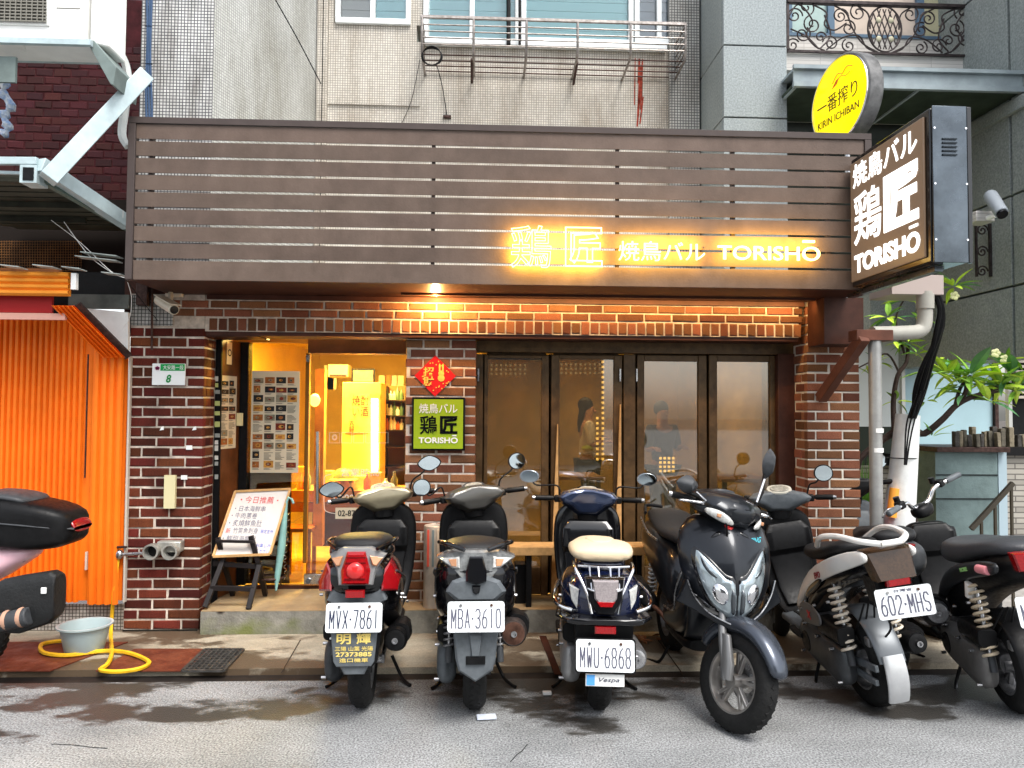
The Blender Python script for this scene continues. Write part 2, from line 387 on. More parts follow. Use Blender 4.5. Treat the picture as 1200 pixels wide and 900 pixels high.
# iron grate
gr = thing('drain_grate', 'cast iron drain grate set in the pavement below the left pillar', 'grate', G(246, 774, .03))
g0, g1, g2, g3 = [G(u, v, .032) for u, v in ((214, 786), (262, 786), (285, 761), (240, 761))]
mi_ = mat('cast_iron', (.09, .085, .08), .5, .6, var=.4, vs=20)
b = MB()
for a, c in ((g0, g1), (g1, g2), (g2, g3), (g3, g0)): b.beam(a, c, .02, .012)
b.build('frame', mi_, gr)
for k in range(1, 9):
    t = k / 9; MB().beam(g0.lerp(g3, t), g1.lerp(g2, t), .009, .012).build('bar', mi_, gr)
for k in range(1, 8):
    t = k / 8; MB().beam(g0.lerp(g1, t), g3.lerp(g2, t), .009, .009).build('bar', mi_, gr)
BX('pit', mat('pit_black', (.004, .004, .004), .9), (g0.x + .03, g0.y, .0225), (g1.x - .02, g2.y, .0245), gr)
# rusted slot in the pavement
tag(plate('drain_slot', [(650, 790), (658, 790), (640, 745), (632, 745)], .028, mat('slot_rust', (.05, .015, .008), .8, var=.4)), 'narrow rusty slot across the pavement left of the cream seat scooter', 'drain slot')
crk = mat('crack_black', (.02, .02, .02), .9)
for pts in (((598, 893), (606, 884), (612, 880), (618, 872)), ((60, 872), (85, 873), (110, 876), (126, 877))):
    for (u0, v0), (u1, v1) in zip(pts[:-1], pts[1:]): struct(MB().beam(G(u0, v0, .001), G(u1, v1, .001), .0035, .003).build('road_crack', crk))
# thin tan slab seams
seam = mat('seam_dark', (.05, .035, .025), .9)
for u0, v0, u1, v1 in ((560, 788, 590, 748), (800, 790, 770, 748), (330, 788, 352, 750)):
    a, c = G(u0, v0, .025), G(u1, v1, .025)
    struct(MB().beam(a, c, .006, .004).build('pavement_joint', seam))
tag(MB().cbox(G(570, 840, .012) + Vector((0, 0, 0)), (.10, .05, .012), Matrix.Rotation(.1, 3, 'Z')).build('cigarette_packet', mat('pack', (.6, .65, .75), .5, var=.2, vs=30), bev=.002), 'small crushed white packet lying on the asphalt', 'litter')
tag(MB().cbox(G(641, 812, .012), (.05, .03, .018)).build('paper_scrap', m_white, bev=.004), 'tiny white scrap on the road beside the cream seat scooter', 'litter')

# ============================================================ BRICK WORK
def unit_brick(k):
    random.seed(k); j = lambda a: random.uniform(-a, a) * 1.9
    b = MB(); x, y, z = .5, .5, .5; i = .035
    F = [(-x + i + j(.02), -y, -z + i * 3 + j(.05)), (x - i + j(.02), -y, -z + i * 3 + j(.05)), (x - i + j(.02), -y, z - i * 3 + j(.05)), (-x + i + j(.02), -y, z - i * 3 + j(.05))]
    S = [(-x, -y + .12, -z), (x, -y + .12, -z), (x, -y + .12, z), (-x, -y + .12, z)]
    B = [(-x, y, -z), (x, y, -z), (x, y, z), (-x, y, z)]
    b.add(F + S + B, [(0, 1, 2, 3)] + [(n, n + 4, (n + 1) % 4 + 4, (n + 1) % 4) for n in range(4)] + [(n + 4, n + 8, (n + 1) % 4 + 8, (n + 1) % 4 + 4) for n in range(4)])
    return b
BMS = {}
def brick_mesh(m, k):
    if (m.name, k) not in BMS: BMS[(m.name, k)] = unit_brick(k).mesh('brick', m, 30)
    return BMS[(m.name, k)]
def brick_at(parent, c, L, D, H, rz, m, k):
    o = bpy.data.objects.new('brick', brick_mesh(m, k)); put(o, parent)
    o.location = Vector(c) - parent.location; o.scale = (L * random.uniform(.965, 1.01), D, H * random.uniform(.93, 1.02)); o.rotation_euler = (0, random.uniform(-.006, .006), rz)
def brick_run(parent, a, b, z0, z1, m, normal='-y', C=.072, L=.205, J=.011, at=0.0, skip=None, phase=0.0, zo=None, D=.05, proud=.007):
    """rows of bricks on the face between a and b (along x, or along y for side faces) """
    k = 0; z = z0
    rng = random.Random(int((a + at + z0) * 1000) % 9999)
    while z + C <= z1 + .02:
        off = ((k % 2) * L / 2 + phase) % L
        s = a - off
        while s < b:
            p, q = max(a, s), min(b, s + L - J)
            if b - q < .036: q = b
            if p > a and p - a < .036: p = a if s - L + L - J < a else p
            H = min(C - J, z1 - z)
            if q - p > .036 and H > .02:
                cx, cz = (p + q) / 2, z + H / 2
                if not (skip and skip(cx, cz)):
                    jit = rng.uniform(-.002, .003)
                    if normal == '-y': c = (cx, at + D / 2 - proud + jit, cz); rz = 0
                    elif normal == '+x': c = (at - D / 2 + proud + jit, cx, cz); rz = math.pi / 2
                    else: c = (at + D / 2 - proud + jit, cx, cz); rz = -math.pi / 2
                    brick_at(parent, c, q - p, D, H, rz, m, rng.randint(0, 4))
            s += L
        z += C; k += 1
ZT = 2.43       # top of the brick shopfront, under the slatted screen
REC = .22
# left pillar
lx0 = P(149, 560, 0).x; lx1 = P(236, 560, 0).x
t = thing('brick_pillar', 'dark red brick pillar between the orange shutter and the lit doorway', 'pillar', (lx0, 0, 0))
BX('mortar_core', m_mortar, (lx0, 0, .02), (lx1, .6, ZT), t)
zp = P(190, 383, 0).z
brick_run(t, lx0, lx1 + .007, .035, zp, m_brick_shade, at=0)
brick_run(t, .045, REC - .01, .035, 2.23, m_brick_shade, '+x', at=lx1, phase=.1)
struct(BX('kerb_grime', mat('grime', (.02, .018, .014), .8, var=.5), (lx0, -.012, .02), (lx1, -.0075, .034)))
ms = tiles('mosaic_grey', (.42, .42, .40), (.05, .05, .05), .026, .026, .003, dirt=(.35, .3, .25))
BX('mosaic_patch', ms, (lx0, -.012, zp + .008), (P(203, 380, 0).x, .0, ZT - .01), t)
# lintel band over door and windows
LX0 = P(204, 370, 0).x; LX1 = P(964, 370, 0).x
zb = P(560, 391.5, 0).z
t = thing('brick_lintel', 'long brick band with upright soldier course above door and windows', 'brick lintel', (LX0, 0, zb))
sx0 = P(245, 385, 0).x; sx1 = P(936, 385, 0).x
BX('mortar_core', m_mortar, (lx1 + .003, 0, zb), (sx1, .25, ZT - .002), t)
MB().box((LX0, 0, zb + .105), (lx1, -.004, ZT - .003)).build('mortar_core', m_mortar, t)
x = sx0; k = 0
while x < sx1 - .03:
    wv = .058; brick_at(t, (x + wv / 2, .018 + random.uniform(-.002, .002), zb + .05), wv, .05, .093 + random.uniform(-.006, .004), 0, m_brick_lit, k % 5); x += .0695; k += 1
brick_run(t, LX0, LX1 - .16, zb + .108, zb + .108 + .058 * 2, m_brick_lit, at=-.004, C=.062, phase=.05)
BX('maroon_strip', m_soffit, (lx1 + .002, .012, zb - .028), (sx1, .24, zb - .001), t)
# middle pillar
mx0 = P(475, 560, .14).x; mx1 = P(556, 560, .14).x
t = thing('brick_pillar', 'narrow brick pillar carrying the red diamond and the green sign', 'pillar', (mx0, .14, 0))
BX('mortar_core', m_mortar, (mx0, .14, .18), (mx1, .5, zb - .03), t)
brick_run(t, mx0 - .006, mx1 + .007, .2, zb - .035, m_brick_lit, at=.14, phase=.07)
brick_run(t, .19, .36, .2, zb - .035, m_brick_lit, '+x', at=mx1, L=.2, phase=.02)
# right pillar
rx0 = P(947, 560, 0).x; rx1 = P(1007, 560, 0).x
t = thing('brick_pillar', 'weathered brick pillar, brown painted as better lit, at the right end of the shopfront', 'pillar', (rx0, 0, 0))
BX('mortar_core', mat('mortar_pale', (.62, .56, .48), .9, var=.2, vs=14, bump=.3), (rx0, 0, .02), (rx1, .9, ZT), t)
brick_run(t, rx0 - .007, rx1 + .007, .035, ZT - .02, m_brick_lit, at=0, phase=.03)
brick_run(t, .045, .24, .035, ZT - .06, m_brick_lit, '-x', at=rx0, L=.2, phase=.04)
brick_run(t, .045, .9, .035, ZT - .06, m_brick_lit, '+x', at=rx1, L=.2, phase=.04)

# concrete step
sz = .185; s0 = P(235, 720, -.1).x
t = thing('concrete_step', 'mossy concrete step running along under door and windows', 'step', (s0, -.1, 0))
def moss_mat():
    m = mat('mossy_concrete', (.22, .21, .18), .85, var=.35, vs=6, bump=.5); nt = m.node_tree; b = nt.nodes['Principled BSDF']; L = nt.links.new
    src = b.inputs['Base Color'].links[0].from_socket
    tc = nt.nodes.new('ShaderNodeTexCoord'); n = nt.nodes.new('ShaderNodeTexNoise'); n.inputs['Scale'].default_value = 5; n.inputs['Detail'].default_value = 7; L(tc.outputs['Object'], n.inputs[0])
    sp = nt.nodes.new('ShaderNodeSeparateXYZ'); L(tc.outputs['Object'], sp.inputs[0])
    mz = nt.nodes.new('ShaderNodeMapRange'); mz.inputs[1].default_value = .02; mz.inputs[2].default_value = .16; mz.inputs[3].default_value = .12; mz.inputs[4].default_value = -.15; L(sp.outputs['Z'], mz.inputs[0])
    mxx = nt.nodes.new('ShaderNodeMapRange'); mxx.inputs[1].default_value = .3; mxx.inputs[2].default_value = 1.4; mxx.inputs[3].default_value = .08; mxx.inputs[4].default_value = -.2; L(sp.outputs['X'], mxx.inputs[0])
    a = nt.nodes.new('ShaderNodeMath'); a.operation = 'ADD'; L(n.outputs[0], a.inputs[0]); L(mz.outputs[0], a.inputs[1])
    a2 = nt.nodes.new('ShaderNodeMath'); a2.operation = 'ADD'; L(a.outputs[0], a2.inputs[0]); L(mxx.outputs[0], a2.inputs[1])
    r = nt.nodes.new('ShaderNodeValToRGB'); r.color_ramp.elements[0].position = .5; r.color_ramp.elements[1].position = .8; r.color_ramp.elements[0].color = (0, 0, 0, 1); L(a2.outputs[0], r.inputs[0])
    mx = nt.nodes.new('ShaderNodeMixRGB'); mx.inputs[2].default_value = (.15, .165, .06, 1); L(r.outputs[0], mx.inputs[0]); L(src, mx.inputs[1])
    n2 = nt.nodes.new('ShaderNodeTexVoronoi'); n2.inputs['Scale'].default_value = 4.5; L(tc.outputs['Object'], n2.inputs['Vector'])
    r2 = nt.nodes.new('ShaderNodeValToRGB'); r2.color_ramp.elements[0].position = .13; r2.color_ramp.elements[1].position = .2; r2.color_ramp.elements[0].color = (.12, .08, .07, 1); L(n2.outputs['Distance'], r2.inputs[0])
    m2 = nt.nodes.new('ShaderNodeMixRGB'); m2.blend_type = 'MULTIPLY'; m2.inputs[0].default_value = 1; L(mx.outputs[0], m2.inputs[1]); L(r2.outputs[0], m2.inputs[2])
    L(m2.outputs[0], b.inputs['Base Color']); return m
BX('riser', moss_mat(), (s0, -.1, -.01), (rx0 - .01, -.02, sz - .005), t)
BX('tread', mat('worn_tread', (.40, .29, .16), .6, col2=(.24, .17, .10), vs=4, rv=.2, bump=.2), (s0 + .002, -.097, sz - .004), (rx0 - .01, .62, sz), t)

# ============================================================ SLATTED SCREEN
SY = -.62
def SP(u, v): return P(u, v, SY)
a = SP(152, 137); bR = SP(1022, 158); c = SP(147, 327)
X0, X1 = SP(150, 200).x, 2.62
zt = (SP(152, 137).z + SP(1010, 157).z) / 2; zbm = (SP(150, 327).z + SP(990, 339.5).z) / 2
t = thing('slatted_screen', 'wide brown aluminium slat screen forming the shop fascia', 'screen', (X0, SY, zbm))
BX('top_rail', m_frame, (X0, SY - .012, zt - .042), (X1, SY + .05, zt), t, bev=.002)
BX('side_rail', m_frame, (X0, SY - .012, zbm), (X0 + .045, SY + .05, zt - .044), t, bev=.002)
BX('side_rail', m_frame, (X1 - .045, SY - .012, zbm), (X1, SY + .05, zt - .044), t, bev=.002)
z = zt - .045; N = 9; g = .015
bot = .125; ph = (z - (zbm + bot)) / (N - 1)
for k in range(N - 1):
    BX('slat', m_slat, (X0 + .047, SY, z - ph + g), (X1 - .047, SY + .007, z), t, bev=.001); z -= ph
BX('slat', m_slat, (X0 + .047, SY, zbm), (X1 - .047, SY + .02, z), t, bev=.0015)
for u in (172, 505, 722, 858, 970):
    xx = SP(u, 250).x; BX('upright', m_frame, (xx, SY + .012, zbm + .13), (xx + .024, SY + .05, zt - .05), t)
# roof / soffit under the screen
t = thing('canopy_box', 'dark maroon soffit of the fascia above the brick band', 'canopy', (X0, SY, ZT))
BX('soffit', m_soffit, (X0 + .02, SY + .021, zbm + .002), (X1, -.002, zbm + .03), t)
BX('roof_sheet', mat('white_sheet', (.8, .8, .78), .6, var=.1), (X0 + .02, SY + .07, zbm + .035), (X1, 1.0, zbm + .06), t)
BX('back_beam', m_soffit, (X0 + .3, -.03, ZT - .035), (X1 - .2, -.006, zbm), t)
BX('wall_filler', m_soffit, (lx0 - .06, .02, ZT - .3), (LX0 + .6, .3, 2.62), t)
BX('end_block', m_soffit, (P(966, 380, -.28).x, -.28, P(966, 404, -.2).z), (P(1012, 380, -.28).x, -.012, zbm), t)

# ============================================================ UPPER BUILDING
UY = 1.0
m_mos = tiles('mosaic_cream', (.60, .56, .49), (.30, .28, .25), .0215, .0215, .0035, dirt=(.55, .5, .44), rough=.5)
m_mosl = tiles('mosaic_pale', (.62, .62, .60), (.10, .10, .11), .0225, .0225, .0035, dirt=(.30, .27, .24), ds=2.6)
m_mosd = tiles('mosaic_side', (.56, .57, .54), (.30, .30, .29), .0215, .0215, .003, axis='yz', dirt=(.5, .48, .42), rough=.5, ds=1.0)
ux0 = P(384, 100, UY).x; ux1 = P(783, 100, UY).x; ux2 = P(818, 100, UY).x
wt = P(560, 52, UY).z; TOP = 6.2
t = thing('upper_storey', 'cream mosaic tiled upper storey wall behind the screen', 'building', (ux0, UY, 2.5))
zs1 = P(430, 28, UY).z; zs2 = P(650, 54, UY).z; xa = P(488, 50, UY).x; xb = P(392, 10, UY).x; xc = P(780, 50, UY).x
BX('wall', m_mos, (ux0, UY, 2.5), (xa, UY + .3, zs1), t)
BX('wall', m_mos, (xa + .001, UY, 2.5), (ux1, UY + .3, zs2), t)
BX('wall', m_mos, (ux0, UY, zs1 + .001), (xb, UY + .3, TOP), t)
BX('wall', m_mos, (P(481.5, 10, UY).x, UY + .004, zs1 + .001), (P(497, 10, UY).x, UY + .3, TOP), t)
BX('back_wall', m_white, (ux0, UY + .8, 2.5), (ux2, UY + .9, TOP), t)
BX('pier', tiles('mosaic_pier', (.50, .50, .47), (.12, .12, .12), .025, .025, .004, dirt=(.5, .45, .4)), (ux1, UY - .05, 2.5), (ux2, UY + 2.4, TOP), t)
struct_y = UY - .012
for (u0, v0, u1, v1) in ((384, 121, 492, 124), (492, 146, 783, 150)):
    MB().beam(P(u0, v0, struct_y), P(u1, v1, struct_y), .01, .012).build('moulding', m_mos, t)
# rust streaks below the grille
m_red = mat('rust_streak', (.30, .05, .03), .9, var=.5, vs=20)
b = MB(); rng = random.Random(5)
for k in range(9):
    u = 745 + rng.uniform(-2, 9); v0 = rng.uniform(68, 120); v1 = v0 + rng.uniform(20, 60)
    A, B_ = P(u, v0, UY - .003), P(u - rng.uniform(0, 4), min(v1, 157), UY - .003)
    b.beam(A, B_, rng.uniform(.005, .018), .004, up=(0, 1, 0))
b.build('rust_streaks', m_red, t)
m_fw = mat('white_window_frame', (.75, .78, .78), .35)
blind = mat('blind_pale', (.52, .93, 1.0), .35); blindg = mat('blind_grey', (.60, .62, .60), .4)
def upper_window(u0, u1, vb, panes, name='window', vt=-60, sill=True):
    """frame, then panes as (u0,u1,material)"""
    A = P(u0, vb, UY - .02); B_ = P(u1, vb, UY - .02); z0 = (A.z + B_.z) / 2; z1 = z0 + 1.15
    f = MB(); f.box((A.x, UY - .03, z0), (B_.x, UY + .06, z0 + .05)); f.box((A.x, UY - .03, z1), (B_.x, UY + .06, z1 + .05))
    xs = sorted(set([A.x + .02, B_.x - .02] + [P(q[0], vb, UY).x for q in panes[1:]]))
    for x in xs: f.box((x - .022, UY - .028, z0 + .051), (x + .022, UY + .058, z1 - .001))
    fo = f.build('window', m_fw, t, bev=.003)
    for p0, p1, m in panes:
        a_, b_ = P(p0, vb, UY).x, P(p1, vb, UY).x
        s = MB(); z = z0 + .06; hgt = .088
        while z < z1 - .02:
            s.add([(a_ + .02, UY + .030, z), (b_ - .02, UY + .030, z), (b_ - .02, UY + .036, z + hgt - .004), (a_ + .02, UY + .036, z + hgt - .004)], [(0, 1, 2, 3)])
            s.add([(a_ + .02, UY + .030, z), (b_ - .02, UY + .030, z), (b_ - .02, UY + .045, z - .003), (a_ + .02, UY + .045, z - .003)], [(0, 1, 2, 3)])
            z += hgt
        s.build('blind', m, fo); MB().box((a_ + .02, UY + .01, z0 + .05), (b_ - .02, UY + .016, z1)).build('pane', glass('window_glass', (.98, .99, .99), 0), fo)
upper_window(393, 481, 28, [(396, 437, blindg), (437, 481, blind)])
upper_window(496, 609, 51, [(500, 553, blind), (553, 609, blind)])
upper_window(611, 742, 52, [(612, 742, mat('blind_cyan', (.48, .95, 1.0), .35))])
upper_window(744, 790, 52, [(748, 772, mat('glass_grey', (.30, .36, .42), .3)), (772, 786, mat('glass_grey2', (.34, .42, .50), .3))])
MB().box((P(496, 52, UY).x, UY - .06, zs2 - .03), (xc, UY + .02, zs2 + .005)).build('sill', m_fw, t, bev=.004)
m_dk = mat('rusty_bar', (.06, .035, .03), .5, .5, var=.5, vs=30)
MB().cyl(P(609, -20, UY - .1), P(609, 52, UY - .1), .012).build('pipe', m_black, t)
MB().cyl(P(596, -20, UY - .08), P(596, 52, UY - .08), .018).build('pipe', m_black, t)
# window grille
t = thing('window_grille', 'rusty steel window grille box projecting under the upper window', 'window grille', P(500, 70, UY))
GY = UY - .38
gl, grr = P(494, 20, GY).x, P(804, 30, GY).x
ztop = (P(494, 20, GY).z + P(804, 28, GY).z) / 2
zlo = ztop - .30
barm = mat('galvanised_bar', (.30, .27, .25), .4, .8, var=.4, vs=25)
MB().beam((gl, GY, ztop), (grr, GY, ztop), .022, .022).build('rail', barm, t)
for k in range(1, 5): MB().cyl((gl, GY, ztop - .055 * k - .01), (grr, GY, ztop - .055 * k - .01), .006, seg=8).build('bar', barm, t)
for k in range(4): MB().cyl((gl, GY + .06 + .1 * k, zlo + .01), (grr, GY + .06 + .1 * k, zlo + .01), .006, seg=8).build('bar', m_dk, t)
for u in (494, 555, 617, 677, 739, 804):
    x = P(u, 40, GY).x
    x = min(max(x, gl + .005), grr - .005)
    b = MB(); b.tube([(x, GY, ztop), (x, GY, zlo + .04), (x, GY + .03, zlo), (x, UY, zlo - .02)], .011, 8); b.build('post', barm, t)
for x in (gl, grr):
    for k in range(1, 5): MB().cyl((x, GY, ztop - .055 * k - .01), (x, UY, ztop - .055 * k - .01), .006, seg=8).build('bar', barm, t)
    MB().cyl((x, GY, ztop), (x, UY, ztop), .01, seg=8).build('rail', barm, t)
for u, v in ((553, 97), (672, 99)):
    q = P(u, v, UY - .02); MB().cyl((q.x, GY + .1, zlo), q, .011, seg=8).build('brace', m_dk, t)
# cable coil
q = P(506, 65, UY - .42)
b = MB(); rng = random.Random(2)
for k in range(5): b.tube(smooth_path([q + Vector((math.cos(a2) * (.075 + k * .003), k * .006, math.sin(a2) * (.08 - k * .002))) for a2 in [i * math.pi / 4 for i in range(8)]], 3, True), .004, 5, True)
tag(b.build('cable_coil', m_black), 'black coil of cable hung on the left corner of the window grille', 'cable')
def wire(name, pts, r, m, label, cat='cable', n=6): return tag(MB().tube(smooth_path(pts, n), r, 6).build(name, m), label, cat)
wire('wire', [P(511, 74, UY - .05), P(518, 100, UY - .03), P(524, 137, UY - .01)], .004, m_black, 'thin black wire from the coil down to a small wall hook')
wire('wire', [P(492, 70, UY - .05), P(482, 118, UY - .02), P(468, 150, UY - .02)], .003, m_black, 'thin slack wire left of the coil running down the cream wall')
tag(MB().cbox(P(524, 137, UY - .01), (.07, .03, .025)).build('wall_hook', m_dk, bev=.004), 'small dark hook on the cream wall below the coil', 'hook')

# left wing of the upper building
t = thing('side_wing', 'stained pale mosaic wing of the building left of the windows', 'building', (P(250, 60, -.25).x, -.25, 2.5))
wx0 = P(165, 60, -.25).x; wx1 = P(250, 60, -.25).x
BX('front', m_mosl, (wx0, -.25, 2.5), (wx1, .9, TOP), t)
ux0b = P(372, 60, UY).x
MB().prism([(wx1 + .001, -.249), (wx1 + .001, UY + .3), (ux0b, UY + .3), (ux0b, UY)], (0, 0, 2.5), (1, 0, 0), (0, 1, 0), (0, 0, TOP - 2.5)).build('side', m_mosd, t)
BX('corner_strip', m_mos, (ux0b + .002, UY - .03, 2.5), (ux0 - .002, UY + .3, TOP), t)
BX('corner_joint', m_black, (ux0b + .05, UY - .036, 2.5), (ux0b + .056, UY - .031, TOP), t)
pt = [PX(325, 0, wx1 + .12), PX(345, 45, wx1 + .18)]
wire('wire', [P(323, 0, .3), P(350, 48, .6), P(376, 98, .9)], .005, m_black, 'black wire sagging in front of the oblique mosaic wall')
cb = mat('blue_cable', (.05, .09, .17), .4, var=.2)
t = thing('cable_bundle', 'bundle of blue grey cables strapped up the left mosaic pillar', 'cable', P(174, 130, -.28))
for k, u in enumerate((172, 174.5, 177)):
    pts = [P(u + math.sin(v / 23 + k) * .9, v, -.275) for v in range(-10, 141, 15)]
    MB().tube(smooth_path(pts, 3), .008, 6).build('cable', cb, t)
for v in (30, 74, 100): MB().box(P(170, v, -.285), P(179, v + 2, -.265)).build('strap', m_black, t)

# ============================================================ RIGHT HAND GRANITE BUILDING
gran = mat('granite', (.20, .225, .23), .45, col2=(.36, .40, .41), vs=75, rv=.08, stain=.3, stc=(.7, .7, .7))
grand = mat('granite_dark', (.20, .225, .22), .4, col2=(.36, .39, .38), vs=60, stain=.4, stc=(.6, .65, .62))
CY = .35
cx0 = P(848, 80, CY).x; cx1 = P(922, 80, CY).x
t = thing('granite_column', 'grey granite clad column right of the cream wall', 'column', (cx0, CY, 2.4))
zj = [2.45, P(880, 138, CY).z, P(880, 53.5, CY).z, TOP + .3]
for k in range(3):
    BX('panel', gran, (cx0, CY, zj[k] + .006), (cx1, CY + .04, zj[k + 1] - .006), t, bev=.003)
    BX('panel', grand, (cx0, CY + .045, zj[k] + .006), (cx0 + .03, CY + 2, zj[k + 1] - .006), t, bev=.003)
BX('core', grand, (cx0 + .031, CY + .045, 2.45), (cx1 - .005, CY + 2, TOP + .3), t)
wire('drain_pipe', [P(828, -10, .9), P(830, 80, .9), P(833, 160, .9)], .02, mat('grey_pvc', (.28, .29, .28), .5), 'thin grey pipe in the dark slot beside the granite column', 'pipe')
BX('slot_back', mat('slot_dark', (.02, .02, .02), .9), (ux2 + .001, 2.8, 2.3), (cx0 + .02, 2.9, TOP)); bpy.data.objects['slot_back']['kind'] = 'structure'; bpy.data.objects['slot_back'].name = 'gap_wall'
# first floor with balcony
BYY = 1.15
bx0 = cx1 + .002; bx1 = P(1165, 70, BYY).x
t = thing('granite_building', 'grey granite building with a canopy and upper window at the right', 'building', (bx0, BYY, 0))
m_strip = tiles('strip_tile', (.55, .53, .50), (.40, .38, .36), .5, .035, .003, rough=.5)
zf0 = P(1000, 84, BYY).z; zf1 = P(1000, 60, BYY - .3).z
BX('parapet', m_strip, (bx0, BYY - .32, P(1000, 84, BYY - .32).z), (P(1162, 70, BYY - .32).x, BYY, P(1000, 64, BYY - .32).z), t)
BX('upper_wall', m_strip, (bx0, BYY, zf0), (4.6, BYY + .1, P(1000, 44, BYY).z), t)
m_bf = mat('blue_frame', (.10, .16, .23), .4)
zs = P(1000, 44, BYY).z
wn = BX('window', m_bf, (bx0, BYY - .01, zs), (P(1135, 40, BYY).x, BYY + .06, zs + .03), t)
for u, wd in ((923, .04), (970, .06), (1074, .07), (1128, .05)):
    x = P(u, 30, BYY).x; BX('window_post', m_bf, (x, BYY - .012, zs + .031), (x + wd, BYY + .06, TOP), wn)
for u0, u1, cc in ((925, 971, (.42, .55, .52)), (976, 1074, (.62, .52, .44)), (1080, 1129, (.62, .58, .38))):
    BX('pane', mat('lit_pane_%d' % u0, cc, .25, col2=tuple(x * .75 for x in cc), vs=2.5), (P(u0, 30, BYY).x, BYY + .02, zs + .03), (P(u1, 30, BYY).x, BYY + .03, TOP), wn)
BX('upper_wall', m_strip, (P(1137, 40, BYY).x, BYY + .001, zs + .001), (4.6, BYY + .1, TOP), t)
# canopy
fy = .12
can = mat('canopy_metal', (.28, .33, .35), .45, var=.15)
cz0 = P(1050, 105, fy).z; cz1 = P(1050, 81, fy).z; cxx0 = P(930, 90, fy).x; cxx1 = 5.2
BX('canopy_fascia', can, (cxx0, fy, cz0), (cxx1, fy + .015, cz1), t)
BX('canopy_lip', can, (cxx0 - .01, fy - .03, cz1 - .025), (cxx1, fy - .001, cz1 + .004), t)
BX('canopy_lip', can, (cxx0 - .01, fy - .03, cz0 - .004), (cxx1, fy - .001, cz0 + .035), t)
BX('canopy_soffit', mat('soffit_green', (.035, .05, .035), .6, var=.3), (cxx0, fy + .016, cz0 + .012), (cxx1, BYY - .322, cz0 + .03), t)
for xx in (cxx0 + .02, cxx0 + 1.0, cxx0 + 1.95): MB().beam((xx, fy + .02, cz0 + .006), (xx, BYY - .33, cz0 + .006), .02, .014).build('canopy_rib', can, t)
BX('canopy_roof', can, (cxx0, fy + .016, cz1 - .03), (cxx1, BYY - .325, cz1 - .01), t)
# back wall under canopy
BX('transom', m_strip, (bx0, BYY + .1, P(1000, 140, BYY + .1).z), (4.4, BYY + .2, P(1000, 133, BYY + .1).z), t)
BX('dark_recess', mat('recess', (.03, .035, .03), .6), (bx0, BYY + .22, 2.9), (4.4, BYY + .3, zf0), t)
SX = 4.25
j0 = [(-.9, .25), (.28, 1.3), (1.33, 2.6)]
for y0, y1 in j0:
    for z0, z1 in ((2.05, 2.62), (2.63, 3.35), (3.36, 4.1), (4.11, 5.2), (5.21, 6.3)):
        BX('panel', grand, (SX, y0, z0 + .004), (SX + .3, y1, z1 - .004), t, bev=.003)
BX('ledge', grand, (SX - .04, -.9, 4.0), (SX - .001, 2.6, 4.1), t)
# lower granite beam
by = 1.6
BX('beam', grand, (P(1020, 350, by).x, by, P(1100, 386, by).z), (P(1166, 350, by).x, by + .3, 3.1), t, bev=.003)
BX('beam', grand, (P(1169, 350, by).x, by - .15, P(1190, 383, by).z), (5.6, by + .3, 3.1), t, bev=.003)
# shop glazing below
gm = mat('frosted_glass', (.42, .60, .66), .25, var=.06, vs=1.5); gm2 = mat('frosted_white', (.66, .68, .66), .3)
gy = 1.9
def gp(name, u0, v0, u1, v1, Y, m, th=.03, par=None, bev=0.0):
    vm, um = (v0 + v1) / 2, (u0 + u1) / 2
    return BX(name, m, (P(u0, vm, Y).x, Y, P(um, v1, Y).z), (P(u1, vm, Y).x, Y + th, P(um, v0, Y).z), par, bev)
gp('pane', 1060, 412, 1170, 532, gy, gm, par=t); gp('pane', 1060, 386, 1170, 410, gy, gm2, par=t)
gp('pane', 1000, 386, 1058, 500, gy, mat('pale_panel', (.66, .70, .70), .4), par=t)
gp('pane', 1000, 500, 1058, 600, gy + .01, mat('dark_hedge_wall', (.04, .05, .04), .8), par=t)
alum = mat('aluminium', (.5, .5, .48), .4, .6)
gp('mullion', 1182, 388, 1186, 532, gy - .04, alum, .05, t); gp('mullion', 1166, 388, 1170, 532, gy - .04, m_dk, .05, t); gp('mullion', 1057, 386, 1061, 535, gy - .04, alum, .05, t)
gp('pane', 1186, 388, 1260, 532, gy + .02, m_black, par=t)
for v in range(392, 470, 6): gp('louvre', 1191, v, 1225, v + 3, gy - .1, mat('louvre_tan', (.45, .40, .33), .6), .05, t)
gp('sill', 1040, 532, 1200, 546, gy - .08, m_black, .1, t)
m_ts = tiles('tan_strip', (.33, .31, .27), (.12, .11, .10), .26, .05, .006, off=.5, var=.2, rough=.7)
gp('base_wall', 1000, 546, 1260, 700, gy - .02, m_ts, .3, t)
gp('base_wall', 1180, 534, 1262, 700, 1.2, m_ts, .3, t)
gp('cap', 1174, 520, 1262, 534, 1.15, m_black, .4, t)
struct(BX('side_pavement', mat('side_pavement', (.30, .28, .26), .8, var=.3, vs=4, bump=.3), (rx1 + .01, -.2, .0), (8, 3, .05)))

